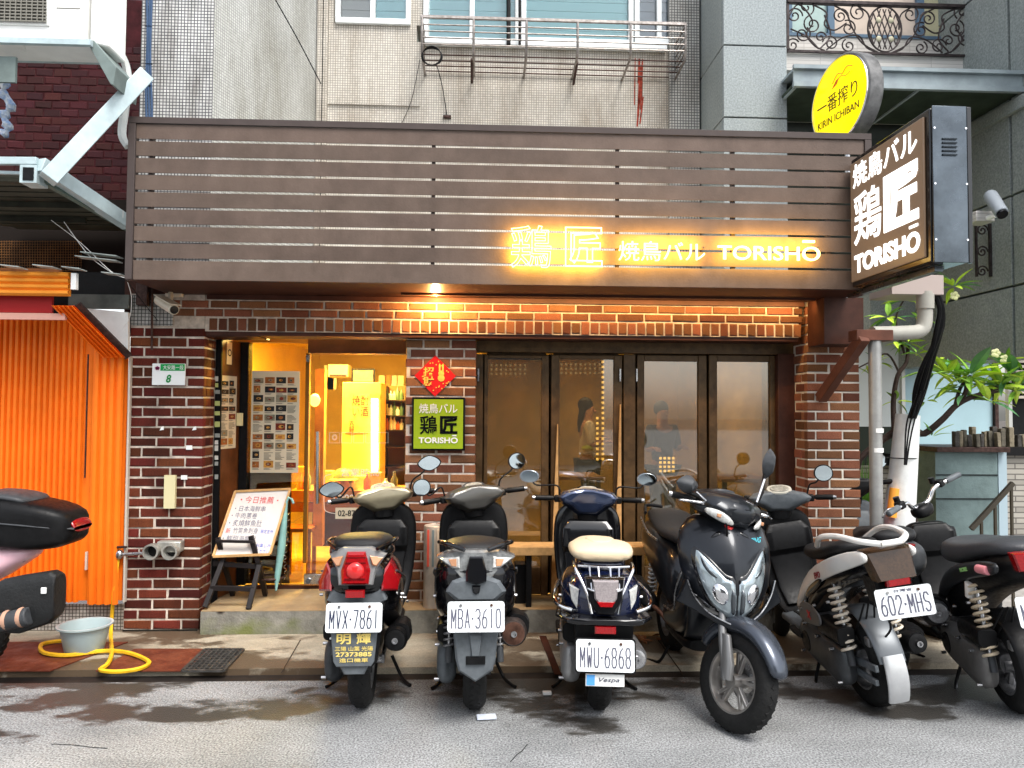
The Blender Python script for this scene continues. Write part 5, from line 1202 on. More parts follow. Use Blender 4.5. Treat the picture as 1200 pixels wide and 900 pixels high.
ux_ = ((tr - tl) + (br_ - bl)).normalized(); uz_ = ((tl - bl) + (tr - br_)).normalized(); nb = ux_.cross(uz_).normalized(); nb = nb if nb.y < 0 else -nb
loc2 = lambda p: ((p - cen).dot(ux_), (p - cen).dot(uz_))
poly = [loc2(p) for p in (bl, br_, tr, tl)]
MB().prism(poly, cen, ux_, uz_, nb * -.012).build('panel', mat('whiteboard', (.66, .62, .58), .25, var=.05), w1)
fo = cen + nb * .004
for i in range(4):
    a_, b_ = poly[i], poly[(i + 1) % 4]; MB().beam(fo + ux_ * a_[0] + uz_ * a_[1], fo + ux_ * b_[0] + uz_ * b_[1], .016, .022, up=tuple(uz_ if i % 2 else ux_)).build('frame_strip', m_pine, w1)
red = mat('ink_red', (.65, .04, .04), .6); blu = mat('ink_dark', (.16, .16, .22), .6); bl2 = mat('ink_blue', (.06, .12, .6), .6)
shx = (poly[3][0] - poly[0][0]) / (poly[3][1] - poly[0][1]); Wb = poly[1][0] - poly[0][0]; Hb = poly[3][1] - poly[0][1]
def wbt(body, s0, s1, h0, h1, m):
    o = cen + nb * .002 + ux_ * (poly[0][0] + s0 * Wb + shx * h0 * Hb) + uz_ * (poly[0][1] + h0 * Hb); b = MB(); add_text(b, body, o, ux_, uz_, (s1 - s0) * Wb, (h1 - h0) * Hb, nb, .0006, -.006, 0, .0); b.build('handwriting', m, w1, smooth=0)
wbt('・今日推薦・', .15, .85, .82, .93, red); wbt('・日本海鮮串', .10, .66, .69, .78, blu); wbt('・牛肉蔥卷', .08, .55, .58, .67, blu); wbt('・炙燒鮮魚肚', .08, .68, .46, .56, blu); wbt('竹筴魚刺身', .2, .65, .35, .44, blu)
wbt('新', .07, .15, .35, .43, red); wbt('・鮮甜海膽盅', .06, .66, .23, .32, blu); wbt('限定五份', .70, .93, .36, .42, bl2); wbt('お楽しみ', .70, .96, .15, .21, bl2); wbt('ください', .74, .96, .06, .12, bl2)
tag(MB().tube([P(344, 590, .23), P(342, 585, .23), P(338, 583, .23), P(336, 588, .23), P(335, 596, .23), P(333.5, 604, .225), P(330, 640, .215), P(325, 676, .2), P(323.5, 692, .19)], [.009, .009, .009, .009, .012, .022, .03, .022, .006], 10).build('umbrella', mat('teal_umbrella', (.25, .48, .46), .5, var=.2)), 'folded teal umbrella propped behind the whiteboard', 'umbrella')
rk = thing('wire_rack', 'spiral wire umbrella rack right of the whiteboard', 'rack', P(330, 690, .3))
sp_ = [P(334 + 5 * math.sin(k * .9) * (1 - k / 90), 600 + k * 1.05, .26 + .03 * math.cos(k * .9)) for k in range(76)]
MB().tube(smooth_path(sp_, 2), .0035, 5).build('spiral', m_chrome, rk)
MB().cyl(P(323.5, 655, .24), P(323.5, 693, .2), .005).build('leg', m_dk, rk); MB().cyl(P(325, 675, .24), P(330, 686, .28), .005).build('leg', m_dk, rk); MB().lathe([(.09, 0), (.1, .01), (.09, .02)], P(318, 678, .26), (0, 0, 1), 24).build('ring', m_dk, rk)

rng = random.Random(12); dl = mat('dry_leaf_brown', (.26, .13, .07), .8, var=.4, vs=30)
for k in range(8):
    q = G(rng.uniform(738, 775), rng.uniform(744, 756), .03); b = MB(Matrix.Translation(q) @ Euler((rng.uniform(-.3, .3), rng.uniform(-.3, .3), rng.uniform(0, 6))).to_matrix().to_4x4())
    b.add([(0, -.05, 0), (.018, -.01, .012), (.012, .03, .014), (0, .06, .004), (-.012, .03, .014), (-.018, -.01, .012), (0, 0, .002)], [(0, 1, 6), (1, 2, 6), (2, 3, 6), (3, 4, 6), (4, 5, 6), (5, 0, 6)])
    tag(b.build('dry_leaf', dl), 'dry brown leaf in the heap against the step by the rear tyre', 'leaf', 'dry leaves heaped against the step')
# ============================================================ POLE, DUCT, CABLES, TREE
t = thing('utility_pole', 'white painted concrete pole with an orange band low down', 'pole', G(1052, 770, .03))
pb, ptp = P(1046, 740, .05), P(1064, 486, .05)
pm = mat('pole_white', (.68, .70, .69), .6, var=.12, vs=5, bump=.2)
MB().tube([(pb.x - .01, .05, .03), P(1051, 640, .05), ptp], [.125, .115, .085], 28).build('shaft', pm, t)
MB().tube([P(1044.5, 606, -.035), P(1048.5, 572, -.035)], [.036, .033], 16).build('orange_strip', mat('band_orange', (.8, .35, .05), .5), t)
MB().lathe([(.103, 0), (.108, .004), (.103, .008)], P(1057, 537, .05), (0, 0, 1), 24).build('tie', m_black, t)
t = thing('down_pipe', 'grey steel post rising beside the right brick pillar', 'pipe', P(1027, 650, -.45))
gpipe = mat('pipe_grey', (.33, .33, .32), .4, .4, var=.15, vs=8)
MB().cyl((P(1027, 620, -.45).x, -.45, .02), P(1025, 396, -.45), .042, seg=20).build('shaft', gpipe, t)
for v in (502, 525): MB().cyl(P(1027, v, -.45), P(1027, v + 5, -.45), .045).build('clamp', m_white, t)
t = thing('pvc_elbow', 'grey pvc pipe elbow joining the fascia bracket to the cables', 'pipe', P(1080, 380, -.4))
MB().tube(smooth_path([P(1022, 391, -.44), P(1060, 390, -.42), P(1077, 388, -.41), P(1083, 380, -.41), P(1084, 362, -.41), P(1084, 342, -.41)], 4), .05, 20).build('pipe', mat('pvc', (.36, .35, .31), .5, var=.12, vs=5), t)
MB().cyl(P(1084, 362, -.41), P(1084, 345, -.41), .058).build('collar', mat('pvc', (.36, .35, .31)), t)
t = thing('cable_bundle', 'thick black cables running down from the sign to the pole', 'cable', P(1066, 486, -.05))
rng = random.Random(6)
for k in range(7):
    o = rng.uniform(-5, 5); o2 = rng.uniform(-7, 7)
    pts = [P(1096 + o * .8, 342, -.4), P(1103 + o * .6, 362, -.4), P(1100 + o, 388, -.36), P(1088 + o2, 425, -.25), P(1078 + o2 * 1.1, 460, -.12), P(1069 + o * .9, 490, -.05 - .02 * (k % 3))]
    MB().tube(smooth_path(pts, 5), rng.choice([.010, .014, .018]), 8).build('cable', m_black, t)
for k in range(3):
    MB().tube(smooth_path([P(1074 + k * 5, 462 - k * 3, -.16), P(1068 + k * 4, 478, -.12), P(1062 + k * 3, 500 + k * 4, -.08), P(1060 + k, 545, -.09)], 4), .006, 6).build('cable', m_black, t)
# frangipani
def leaf_mesh():
    b = MB(); n = 7; vs = []; 
    for i in range(n + 1):
        tt = i / n; w_ = .5 * math.sin(math.pi * tt ** .8) ** .9 * .25 if 0 < tt < 1 else .004; z = -.25 * tt * tt; c = .05 * w_
        vs += [(-w_, tt, z + w_ * .3), (0, tt, z - .01), (w_, tt, z + w_ * .3)]
    fs = []
    for i in range(n): a = 3 * i; fs += [(a, a + 1, a + 4, a + 3), (a + 1, a + 2, a + 5, a + 4)]
    b.add(vs, fs); return b
lmats = [mat('leaf_a', (.26, .48, .07), .45, var=.25, vs=3), mat('leaf_b', (.52, .72, .07), .45, var=.2, vs=3), mat('leaf_c', (.13, .32, .13), .4, var=.2, vs=3)]
for m in lmats:
    b_ = m.node_tree.nodes['Principled BSDF']; b_.inputs['Transmission Weight'].default_value = .0; b_.inputs['Subsurface Weight'].default_value = .15; b_.inputs['Subsurface Radius'].default_value = (.02, .04, .01)
LM = [leaf_mesh().mesh('leaf', m) for m in lmats]
t = thing('frangipani_tree', 'frangipani tree with dark bare limbs and broad green leaves', 'tree', P(1062, 700, .35))
bark = mat('bark_dark', (.045, .03, .025), .8, var=.4, vs=12, bump=.4)
TY = .25
def limb(pts, r): MB().tube(smooth_path([P(u, v, y) for u, v, y in pts], 5), [r[0] + (r[1] - r[0]) * i / (5 * (len(pts) - 1)) for i in range(5 * (len(pts) - 1) + 1)], 9).build('limb', bark, t)
MB().tube(smooth_path([P(1072, 740, .5), P(1070, 640, .42), P(1064, 600, .32)], 4), .06, 12).build('trunk', bark, t)
limb([(1062, 620, .34), (1074, 600, .3), (1095, 585, .1), (1112, 566, -.05), (1135, 545, -.1), (1155, 533, -.1), (1180, 522, -.1), (1200, 517, -.1)][:1] + [(1066, 514 + 0, .2), (1084, 508, .1), (1104, 492, 0), (1122, 474, -.05), (1143, 464, -.1), (1172, 457, -.12)], (.03, .016))
limb([(1128, 468, -.06), (1134, 452, -.1), (1137, 440, -.1)], (.018, .012)); limb([(1150, 463, -.1), (1166, 455, -.08), (1180, 440, -.05)], (.015, .01)); limb([(1120, 474, -.05), (1124, 458, -.02), (1132, 444, 0)], (.016, .010))
limb([(1048, 505, .25), (1047, 470, .25), (1052, 440, .22), (1062, 425, .2), (1064, 405, .2)], (.022, .012)); limb([(1050, 505, .25), (1035, 515, .3), (1010, 535, .3), (1005, 550, .3)], (.03, .02)); limb([(1055, 440, .22), (1040, 415, .2), (1018, 425, .2), (1004, 432, .2)], (.009, .005)); limb([(1060, 415, .2), (1050, 375, .2), (1060, 350, .2)], (.010, .006))
rng = random.Random(21); nl = 0
def cluster(u, v, Y, n, size, spread=1.0):
    global nl
    c = P(u, v, Y)
    for k in range(n):
        a = 2 * math.pi * k / n + rng.uniform(-.4, .4); el = rng.uniform(-.5, 1.1)
        d = Vector((math.cos(a) * math.cos(el), math.sin(a) * math.cos(el) * .8, math.sin(el) * .9)).normalized()
        o = bpy.data.objects.new('leaf', LM[rng.choice([0, 0, 1, 1, 2])]); put(o, t)
        L_ = size * rng.uniform(.7, 1.25); side = d.cross(Vector((0, 0, 1))).normalized(); up = side.cross(d)
        M = Matrix((side * L_, d * L_, up * L_)).transposed().to_4x4(); M = Matrix.Translation(c - t.location + d * .015) @ M @ Matrix.Rotation(rng.uniform(-.5, .5), 4, 'Y'); o.matrix_basis = M; nl += 1
for a in ((1137, 440, -.1, 13, .27), (1124, 450, 0, 8, .24), (1172, 452, -.12, 12, .25), (1185, 438, -.05, 10, .26), (1195, 452, -.1, 8, .26), (1064, 402, .2, 12, .16), (1048, 400, .2, 8, .15), (1060, 352, .2, 12, .17), (1040, 372, .2, 9, .15),
          (1118, 336, .1, 12, .17), (1095, 436, .2, 8, .2), (1092, 512, .1, 5, .15), (1030, 425, .2, 8, .12), (1050, 470, .3, 6, .13), (1020, 440, .25, 5, .1), (1076, 345, .3, 10, .16), (1160, 470, -.1, 6, .2), (1110, 440, -.05, 8, .20), (1200, 435, 0, 7, .24), (1150, 452, -.05, 8, .15), (1180, 424, .1, 8, .16), (1165, 440, 0, 7, .13), (1085, 470, .2, 5, .12), (1075, 415, .2, 7, .12), (1130, 462, -.05, 8, .18), (1190, 458, -.1, 8, .2), (1100, 425, .1, 7, .16), (1045, 390, .2, 8, .14), (1075, 372, .25, 7, .14)): cluster(*a)
fl = mat('blossom_cream', (.75, .75, .40), .5)
for (u, v, Y) in ((1166, 414, -.12), (1176, 421, -.1), (1118, 347, .1)):
    c = P(u, v, Y); b = MB()
    for k in range(5):
        a = k * 1.257; b.ball(c + Vector((math.cos(a) * .02, -.01, math.sin(a) * .02)), (.02, .008, .016), 8, 5)
    b.build('blossom', fl, t)
t = thing('grass_planter', 'cream planter trough with tufts of green grass by the pillar', 'planter', P(1014, 640, .3))
gp('trough', 1008, 592, 1023, 700, .3, mat('trough_cream', (.55, .50, .34), .6, var=.15), .3, t, .004)
b = MB(); rng = random.Random(31)
for k in range(160):
    A = P(rng.uniform(1007, 1024), 594, rng.uniform(.32, .55)); tip = A + Vector((rng.uniform(-.06, .06), rng.uniform(-.05, .05), rng.uniform(.1, .42)))
    b.add([A + Vector((-.004, 0, 0)), A + Vector((.004, 0, 0)), tip], [(0, 1, 2)])
stuff(b.build('grass', mat('grass_green', (.12, .30, .03), .5, var=.3, vs=10), t))
# CCTV right and wall lantern scrolls
t = thing('security_camera', 'grey security camera on an arm right of the blade sign', 'camera', P(1165, 240, .2))
MB().cyl(P(1150, 258, .0), P(1166, 252, -.1), .02).build('arm', acm, t); a_, b_ = P(1161, 230, -.1), P(1174, 250, -.25); MB().cyl(a_, b_, .05, .045).build('housing', mat('cam_grey', (.30, .33, .36), .4), t, bev=.006)
dv = (b_ - a_).normalized(); MB().cyl(b_ - dv * .002, b_ + dv * .02, .036).build('lens', m_blackg, t); MB().ball(a_, .048).build('cap', mat('cam_grey', (.30, .33, .36)), t); gp('base', 1144, 247, 1166, 259, -.05, m_strip, .15, t, .004)

# wrought iron balcony
def spiral(c, r, turns, a0, d, ux=(1, 0, 0), uz=(0, 0, 1), n=26):
    c, ux, uz = Vector(c), Vector(ux), Vector(uz); return [c + ux * (r * (1 - k / n * .85) * math.cos(a0 + d * turns * 2 * math.pi * k / n)) + uz * (r * (1 - k / n * .85) * math.sin(a0 + d * turns * 2 * math.pi * k / n)) for k in range(n + 1)]
iron = mat('wrought_iron', (.05, .04, .04), .5, .5, var=.4, vs=20)
RY = BYY - .34
t = thing('balcony_railing', 'wrought iron balcony railing with scrolls and a diamond medallion', 'railing', P(1038, 64, RY))
A, B_ = P(922, 62, RY), P(1154, 64, RY); Ct, Dt = P(922, 3, RY), P(1154, 8, RY); zlo_ = (A.z + B_.z) / 2; zhi = (Ct.z + Dt.z) / 2; xl, xr = A.x, B_.x
MB().beam((xl, RY, zhi), (xr, RY, zhi), .045, .03).build('top_rail', iron, t, bev=.003); MB().beam((xl, RY, zlo_), (xr, RY, zlo_), .02, .02).build('bottom_rail', iron, t)
for x in (xl + .01, xr): MB().beam((x, RY, zlo_), (x, RY, zhi), .02, .02).build('post', iron, t)
hh = zhi - zlo_; ww = xr - xl
def S(fx, fz): return (xl + ww * fx, RY, zlo_ + hh * fz)
for side in (0, 1):
    F = (lambda x: x) if side == 0 else (lambda x: .985 - x)
    for (x, z, r, a0, d, tn) in ((.04, .72, .07, 0, 1, 1.6), (.08, .35, .07, 1, -1, 1.6), (.13, .55, .08, 2, 1, 1.5), (.10, .9, .07, -1, 1, 1.3), (.03, .12, .06, .5, 1, 1.5), (.22, .18, .07, 3, -1, 1.5), (.27, .74, .07, 0, 1, 1.7), (.31, .5, .07, 2, -1, 1.5), (.31, .14, .06, 2, 1, 1.5), (.36, .82, .08, 1, 1, 1.5), (.17, .3, .05, 0, 1, 1.3)):
        dd = d if side == 0 else -d; aa = a0 if side == 0 else math.pi - a0
        MB().tube(spiral(S(F(x), z), r * 1.05, tn, aa, dd), .0065, 6).build('scroll', iron, t)
    for pts in (((.0, .62), (.06, .95), (.13, .62), (.10, .35), (.14, .12), (.19, .03)), ((.02, .45), (.10, .30), (.16, .06)), ((.19, .75), (.22, .35), (.17, .08)), ((.13, .96), (.20, .80), (.19, .55), (.24, .45), (.30, .60)), ((.24, .95), (.30, .80), (.33, .50), (.38, .20), (.46, .02)), ((.20, .05), (.28, .30), (.36, .35), (.40, .12), (.45, .03)), ((.36, .95), (.41, .80), (.42, .5))):
        MB().tube(smooth_path([S(F(x), z) for x, z in pts], 5), .007, 6).build('scroll', iron, t)
MB().tube(smooth_path([S(.493 + .085 * math.cos(a), .5 + .46 * math.sin(a)) for a in [i * math.pi / 6 for i in range(12)]], 4, True), .008, 6, True).build('medallion_ring', iron, t)
for k in range(-4, 5):
    for d in (-1, 1):
        pts = []
        for s in range(-20, 21):
            fx = .493 + k * .028 + s * .004 * d; fz = .5 + s * .045
            if ((fx - .493) / .083) ** 2 + ((fz - .5) / .45) ** 2 < 1: pts.append(S(fx, fz))
        if len(pts) > 2: MB().beam(pts[0], pts[-1], .008, .008).build('lattice_bar', iron, t)
for (x, z) in ((.462, .68), (.525, .68), (.462, .3), (.525, .3)): MB().ball(S(x, z), (.028, .012, .028), 8, 5).build('rosette', mat('rosette', (.45, .42, .30), .5), t)
t = thing('iron_lantern_bracket', 'small iron scroll panel on the granite right of the sign', 'bracket', P(1152, 300, .5))
for v in (270, 295, 318): MB().tube(spiral(P(1151, v, .5), .05, 1.6, 0, 1), .007, 6).build('scroll', iron, t)
gp('frame', 1160, 262, 1163, 324, .5, iron, .02, t); gp('frame', 1144, 262, 1146, 324, .5, iron, .02, t)

# unseen building across the road, dark and sized to darken the glass reflections
t = thing('opposite_building', 'unseen building across the road, darkened to shape the window reflections', 'building', (0, -16, 0))
BX('wall', mat('opp_wall', (.16, .15, .13), .7, var=.2, vs=.5), (-9, -17, 0), (3.7, -16, 7.5), t)
for i in range(6):
    for j in range(3): BX('window', mat('opp_glass', (.08, .10, .12), .15), (-8.5 + i * 1.8, -15.99, .8 + j * 2.3), (-7.5 + i * 1.8, -15.97, 2.2 + j * 2.3), t)
MB().box((4.2, -15.2, 3.2), (9, -15, 3.9)).build('signboard', mat('opp_sign', (.7, .75, .6), .5, emit=(.9, 1, .7), es=.5), t)
b = MB(); add_text(b, '第一品蔬', (8.6, -14.99, 3.32), (-1, 0, 0), (0, 0, 1), 5.0, .45, (0, 1, 0), .01, .02); b.build('lettering', m_dk, t, smooth=0)
# ============================================================ SCOOTERS
# local frame: x right of rider, y forward, z up, origin on the road under the rear axle
m_seat = mat('seat_vinyl', (.014, .014, .015), .5, bump=.25, bs=160); m_plate = mat('plate_white', (.72, .75, .76), .35, var=.06, vs=12)
m_ink = mat('plate_ink', (.03, .035, .07), .5); m_ink2 = mat('plate_ink_grey', (.10, .10, .14), .5)
m_red = mat('lens_red', (.26, .003, .005), .12, coat=1, var=.25, vs=120); m_amb = mat('lens_amber', (.50, .24, .12), .15, coat=1); m_clr = mat('lens_clear', (.48, .48, .46), .08, coat=1, var=.35, vs=30)
m_grey = mat('grey_plastic', (.10, .112, .122), .45, var=.2, vs=18, rv=.1); m_dgrey = mat('dark_grey_plastic', (.045, .048, .052), .45, var=.25, vs=18, rv=.1)
m_mirror = mat('mirror_glass', (.75, .85, .88), .03, 1); m_brown = mat('exhaust_brown', (.10, .05, .035), .5, .6, var=.5, vs=14)
def curve_r(r0, r1, n): return [r0 + (r1 - r0) * i / n for i in range(n + 1)]
SF = {'M': ['0,0 0,1 .5,.35 1,1 1,0'], 'V': ['0,1 .5,0 1,1'], 'X': ['0,0 1,1', '0,1 1,0'], 'W': ['0,1 .2,0 .5,.6 .8,0 1,1'], 'A': ['0,0 .5,1 1,0', '.2,.33 .8,.33'],
      'B': ['0,0 0,1 .7,1 .95,.88 .95,.64 .7,.53 0,.53', '.7,.53 1,.4 1,.13 .7,0 0,0'], 'U': ['0,1 0,.2 .25,0 .75,0 1,.2 1,1'], 'H': ['0,0 0,1', '1,0 1,1', '0,.5 1,.5'], 'L': ['0,1 0,0 1,0'],
      'S': ['1,.85 .75,1 .25,1 0,.82 0,.66 .2,.53 .8,.47 1,.34 1,.18 .75,0 .25,0 0,.15'], '0': ['.25,0 0,.2 0,.8 .25,1 .75,1 1,.8 1,.2 .75,0 .25,0'], '1': ['.5,0 .5,1'],
      '2': ['0,.8 .2,1 .75,1 1,.82 1,.62 0,.1 0,0 1,0'], '3': ['0,.88 .25,1 .75,1 1,.83 1,.66 .7,.53 .4,.53', '.7,.53 1,.38 1,.17 .75,0 .25,0 0,.12'], '5': ['1,1 .1,1 0,.55 .7,.62 1,.45 1,.18 .75,0 .2,0 0,.12'],
      '6': ['.9,1 .4,.85 .05,.5 0,.2 .25,0 .75,0 1,.18 1,.4 .75,.56 .25,.56 .05,.42'], '7': ['0,1 1,1 .35,0'], '8': ['.25,.53 .02,.66 .02,.84 .25,1 .75,1 .98,.84 .98,.66 .75,.53 .25,.53 0,.38 0,.17 .25,0 .75,0 1,.17 1,.38 .75,.53']}
def stroke_char(b, ch, x, z, w_, h, t):
    for st in SF[ch]:
        p = [Vector((x + float(q.split(',')[0]) * w_, -.001, z + float(q.split(',')[1]) * h)) for q in st.split()]
        for a, c in zip(p[:-1], p[1:]):
            d = (c - a).normalized() * t * .25; b.beam(a - d, c + d, t, .0015, up=(0, 1, 0))
class Bike:
    def __init__(s, name, label, x, y, yaw, lean=0.0, steer=0.0, wb=1.30, group='motor scooters parked in front of the shop'):
        s.t = thing(name, label, 'scooter', (x, y, 0), R(yaw), group); s.t.rotation_euler = (0, R(lean), R(yaw))
        s.wb = wb; ax = Vector((0, -.42, .907)).normalized(); c = Vector((0, 1.0, .92))
        s.SM = Matrix.Translation(c) @ Matrix.Rotation(R(steer), 4, ax) @ Matrix.Translation(-c)
    def b(s, steer=False): return MB(s.SM if steer else None)
    def o(s, mb, name, m, parent=None, **k):
        if 'smooth' not in k: k['smooth'] = 45
        return mb.build(name, m, parent or s.t, local=True, **k)
    def sect(s, secs, n=2.4):   # (y, zc, hw, hh[, n])
        return [((0, q[0], q[1]), (q[2], 0, 0), (0, 0, q[3]), q[4] if len(q) > 4 else n) for q in secs]
    def wheel(s, c, r=.245, wd=.055, steer=False, rimm=None, spokes=5, rr=.15):
        rimm = rimm or m_alu
        h = s.o(s.b(steer).cyl((c[0] - .05, c[1], c[2]), (c[0] + .05, c[1], c[2]), .035), 'wheel', rimm)
        n = 9; prof = []
        for i in range(n):
            a = math.pi * (i / (n - 1)) - math.pi / 2; prof.append((rr + .02 + (r - rr - .02) * math.cos(a) ** .75, wd * math.sin(a) * (1.06 if abs(math.sin(a)) < .95 else 1)))
        prof = [(rr, -wd * .8)] + prof + [(rr, wd * .8)]
        b = s.b(steer).lathe(prof, c, (1, 0, 0), 48)
        s.o(b, 'tyre', m_rubber, h)
        # tread blocks
        tb = s.b(steer)
        for k in range(36):
            a = 2 * math.pi * k / 36
            for sg in (-1, 1):
                d = Vector((0, math.cos(a + sg * .04), math.sin(a + sg * .04))); tq = Vector((0, -math.sin(a), math.cos(a)))
                p = Vector(c) + d * (r - .0045) + Vector((sg * wd * .19, 0, 0))
                tb.beam(p - Vector((sg * wd * .15, 0, 0)) - tq * .006, p + Vector((sg * wd * .15, 0, 0)) + tq * .010, .022, .008, up=tuple(d))
        stuff(s.o(tb, 'tread', m_rubber, h, smooth=0))
        s.o(s.b(steer).lathe([(rr + .004, -wd * .82), (rr + .008, -wd * .5), (rr - .012, -wd * .3), (rr - .012, wd * .3), (rr + .008, wd * .5), (rr + .004, wd * .82), (rr - .008, wd * .8), (rr - .02, wd * .3), (rr - .02, -wd * .3), (rr - .008, -wd * .8)], c, (1, 0, 0), 40, True), 'rim', rimm, h)
        for k in range(spokes):
            for da in (-.16, .16):
                a = 2 * math.pi * k / spokes + .3; p0 = Vector(c) + Vector((0, math.cos(a) * .03, math.sin(a) * .03)); p1 = Vector(c) + Vector((0, math.cos(a + da) * (rr - .012), math.sin(a + da) * (rr - .012)))
                s.o(s.b(steer).beam(p0, p1, .018, .026, up=(1, 0, 0)), 'spoke', rimm, h, bev=.003)
        return h
    def disc(s, c, r=.10, steer=False):
        s.o(s.b(steer).lathe([(r * .55, 0), (r, 0), (r, .004), (r * .55, .004)], c, (1, 0, 0), 32, True), 'brake_disc', m_steel)
    def spring(s, a, b_, r=.030, turns=8, m=None, wire_=.006):
        a, b_ = Vector(a), Vector(b_); d = (b_ - a).normalized(); n = d.orthogonal().normalized(); q = d.cross(n); N = turns * 10
        sh = s.o(s.b().cyl(a - d * .02, b_ + d * .02, .012), 'shock', m_steel)
        s.o(s.b().cyl(a - d * .07, a + d * .01, .019), 'damper', m_dgrey, sh)
        s.o(s.b().tube([a + (b_ - a) * i / N + (n * math.cos(i * math.pi / 5) + q * math.sin(i * math.pi / 5)) * r for i in range(N + 1)], wire_, 6), 'spring', m or m_white, sh)
    def engine(s, cvt=m_dgrey, muf=m_black, mufc=None, mx=.19, mz=.34, mr=.062, mend=-.18, cover=True):
        s.o(s.b().loft([((-.145, -.10, .26), (0, .02, 0), (0, 0, .07), 2.5)] + [((-.15, y, z), (.055, 0, 0), (0, 0, h), 3) for y, z, h in ((-.09, .255, .10), (0, .25, .125), (.14, .26, .105), (.30, .28, .115), (.42, .29, .10))] + [((-.15, .46, .29), (.03, 0, 0), (0, 0, .05), 2.5)]), 'drive_case', cvt, sub=1)
        for k, (y, z) in enumerate(((-.02, .34), (-.06, .17), (.15, .36), (.32, .385), (.4, .2))): s.o(s.b().cyl((-.215, y, z), (-.19, y, z), .009, seg=8), 'bolt', m_steel)
        s.o(s.b().lathe([(0, -.01), (.055, -.008), (.062, .0), (.062, .03)], (-.2, .33, .28), (1, 0, 0), 24), 'fan_cover', m_black)
        s.o(s.b().loft([((-.02, y, z), (w_, 0, 0), (0, 0, h), 3) for y, z, w_, h in ((-.02, .26, .05, .05), (.15, .27, .09, .09), (.35, .30, .12, .11), (.5, .32, .09, .09))]), 'engine_block', m_alu, bev=.004)
        s.o(s.b().loft([((-.15, y, .43), (.05, 0, 0), (0, 0, .05), 3.5) for y in (-.12, -.1, .12, .14)]), 'air_filter', m_black, bev=.006)
        if muf:
            d = Vector((0, -1, .10)).normalized(); e = Vector((mx, mend, mz)); f_ = e - d * .42
            e2 = s.o(s.b().loft([(f_ - d * .04, (.02, 0, 0), (0, 0, .02), 2), (f_, (mr * .8, 0, 0), (0, 0, mr * .8), 2.2), (f_ + d * .05, (mr, 0, 0), (0, 0, mr * 1.05), 2.2), (e - d * .03, (mr, 0, 0), (0, 0, mr * 1.05), 2.2), (e, (mr * .85, 0, 0), (0, 0, mr * .9), 2.1)]), 'muffler', muf)
            s.o(s.b().lathe([(0, .001), (mr * .82, .001), (mr * .80, .012), (mr * .4, .018), (0, .010)], e, d, 28), 'muffler_cap', mufc or muf, e2); s.o(s.b().lathe([(.0, .019), (.013, .019), (.016, .034), (.011, .034), (.009, .02)], e, d, 16), 'tailpipe', m_steel, e2)
            if cover: s.o(s.b().loft([(e - d * .05 + Vector((mr * .35, 0, mr * .35)), (mr * .85, 0, 0), (0, 0, mr * .9), 2.2), (e - d * .12 + Vector((mr * .35, 0, mr * .4)), (mr * .95, 0, 0), (0, 0, mr), 2.2), (f_ + d * .1 + Vector((mr * .3, 0, mr * .35)), (mr * .7, 0, 0), (0, 0, mr * .8), 2.2)]), 'heat_shield', m_black, e2)
            s.o(s.b().tube(smooth_path([f_, f_ + Vector((-.05, .1, -.03)), (.06, .5, .2), (0, .5, .27)], 5), .016, 10), 'exhaust_pipe', m_brown)
        s.o(s.b().tube(smooth_path([(-.12, .38, .14), (-.17, .36, .04), (-.20, .30, .02), (-.24, .24, .012)], 4), .010, 8), 'stand_leg', m_black); s.o(s.b().tube(smooth_path([(.12, .38, .14), (.17, .36, .04), (.20, .30, .02), (.24, .24, .012)], 4), .010, 8), 'stand_leg', m_black)
    def front(s, fend=m_black, fork=m_black, headset=True, r=.245, fr=.285, rimm=None, spokes=5):
        a = Vector((0, s.wb, r)); s.wheel(a, r, .05, True, rimm, spokes, rr=.155); s.disc((-.062, s.wb, r), .10, True)
        for sx in (-1, 1): s.o(s.b(True).tube([(sx * .078, s.wb + .0, r - .0), (sx * .078, s.wb - .07, r + .18), (sx * .06, s.wb - .15, r + .38)], [.022, .022, .018], 12), 'fork_leg', fork)
        s.o(s.b(True).cbox((-.092, s.wb - .06, r + .02), (.04, .06, .09)), 'brake_caliper', m_alu, bev=.008)
        secs = []
        for k in range(11):
            t = k / 10; ang = R(20 + 140 * t); c = Vector((0, s.wb - math.cos(ang) * -(fr - .015), r + math.sin(ang) * (fr - .015))); rad = Vector((0, math.cos(ang), math.sin(ang)))
            w_ = .075 * math.sin(math.pi * (.12 + .80 * t)) ** .5
            secs.append((c, (w_, 0, 0), rad * (.030 + .018 * math.sin(math.pi * t)), 2.2))
        s.o(s.b(True).loft(secs, 18), 'front_fender', fend, sub=1)
    def bars(s, cover=m_grey, w_=.335, z=1.0, mirror='round', mm=None, dash=None, levers=m_steel, top=m_black, ms=((-1, 1), (1, 1)), hz=.055, mirror_h=.20, thick=1.0):
        secs = [((x, .985 + abs(x) * -.05, z + dz), (0, .075 * k * thick, .02 * k), (0, -.01, hz * k), 2.6) for x, dz, k in ((-.235, .018, .28), (-.20, .012, .62), (-.14, 0, .82), (-.07, -.002, 1.0), (0, 0, 1.06), (.07, -.002, 1.0), (.14, 0, .82), (.20, .012, .62), (.235, .018, .28))]
        SIL = [(-.245, .020), (-.20, .048), (-.11, .062), (-.045, .068), (.045, .068), (.11, .062), (.20, .048), (.245, .020), (.22, -.010), (.17, -.030), (.12, -.055), (.08, -.075), (-.08, -.075), (-.12, -.055), (-.17, -.030), (-.22, -.010)]
        LY = ((-.075, .60, .018), (-.070, .80, .014), (-.040, .97, .006), (.01, 1.0, 0), (.06, .93, -.004), (.10, .72, -.010), (.125, .40, -.018))
        vs = []; fs = []; NS = len(SIL); kz = hz / .055
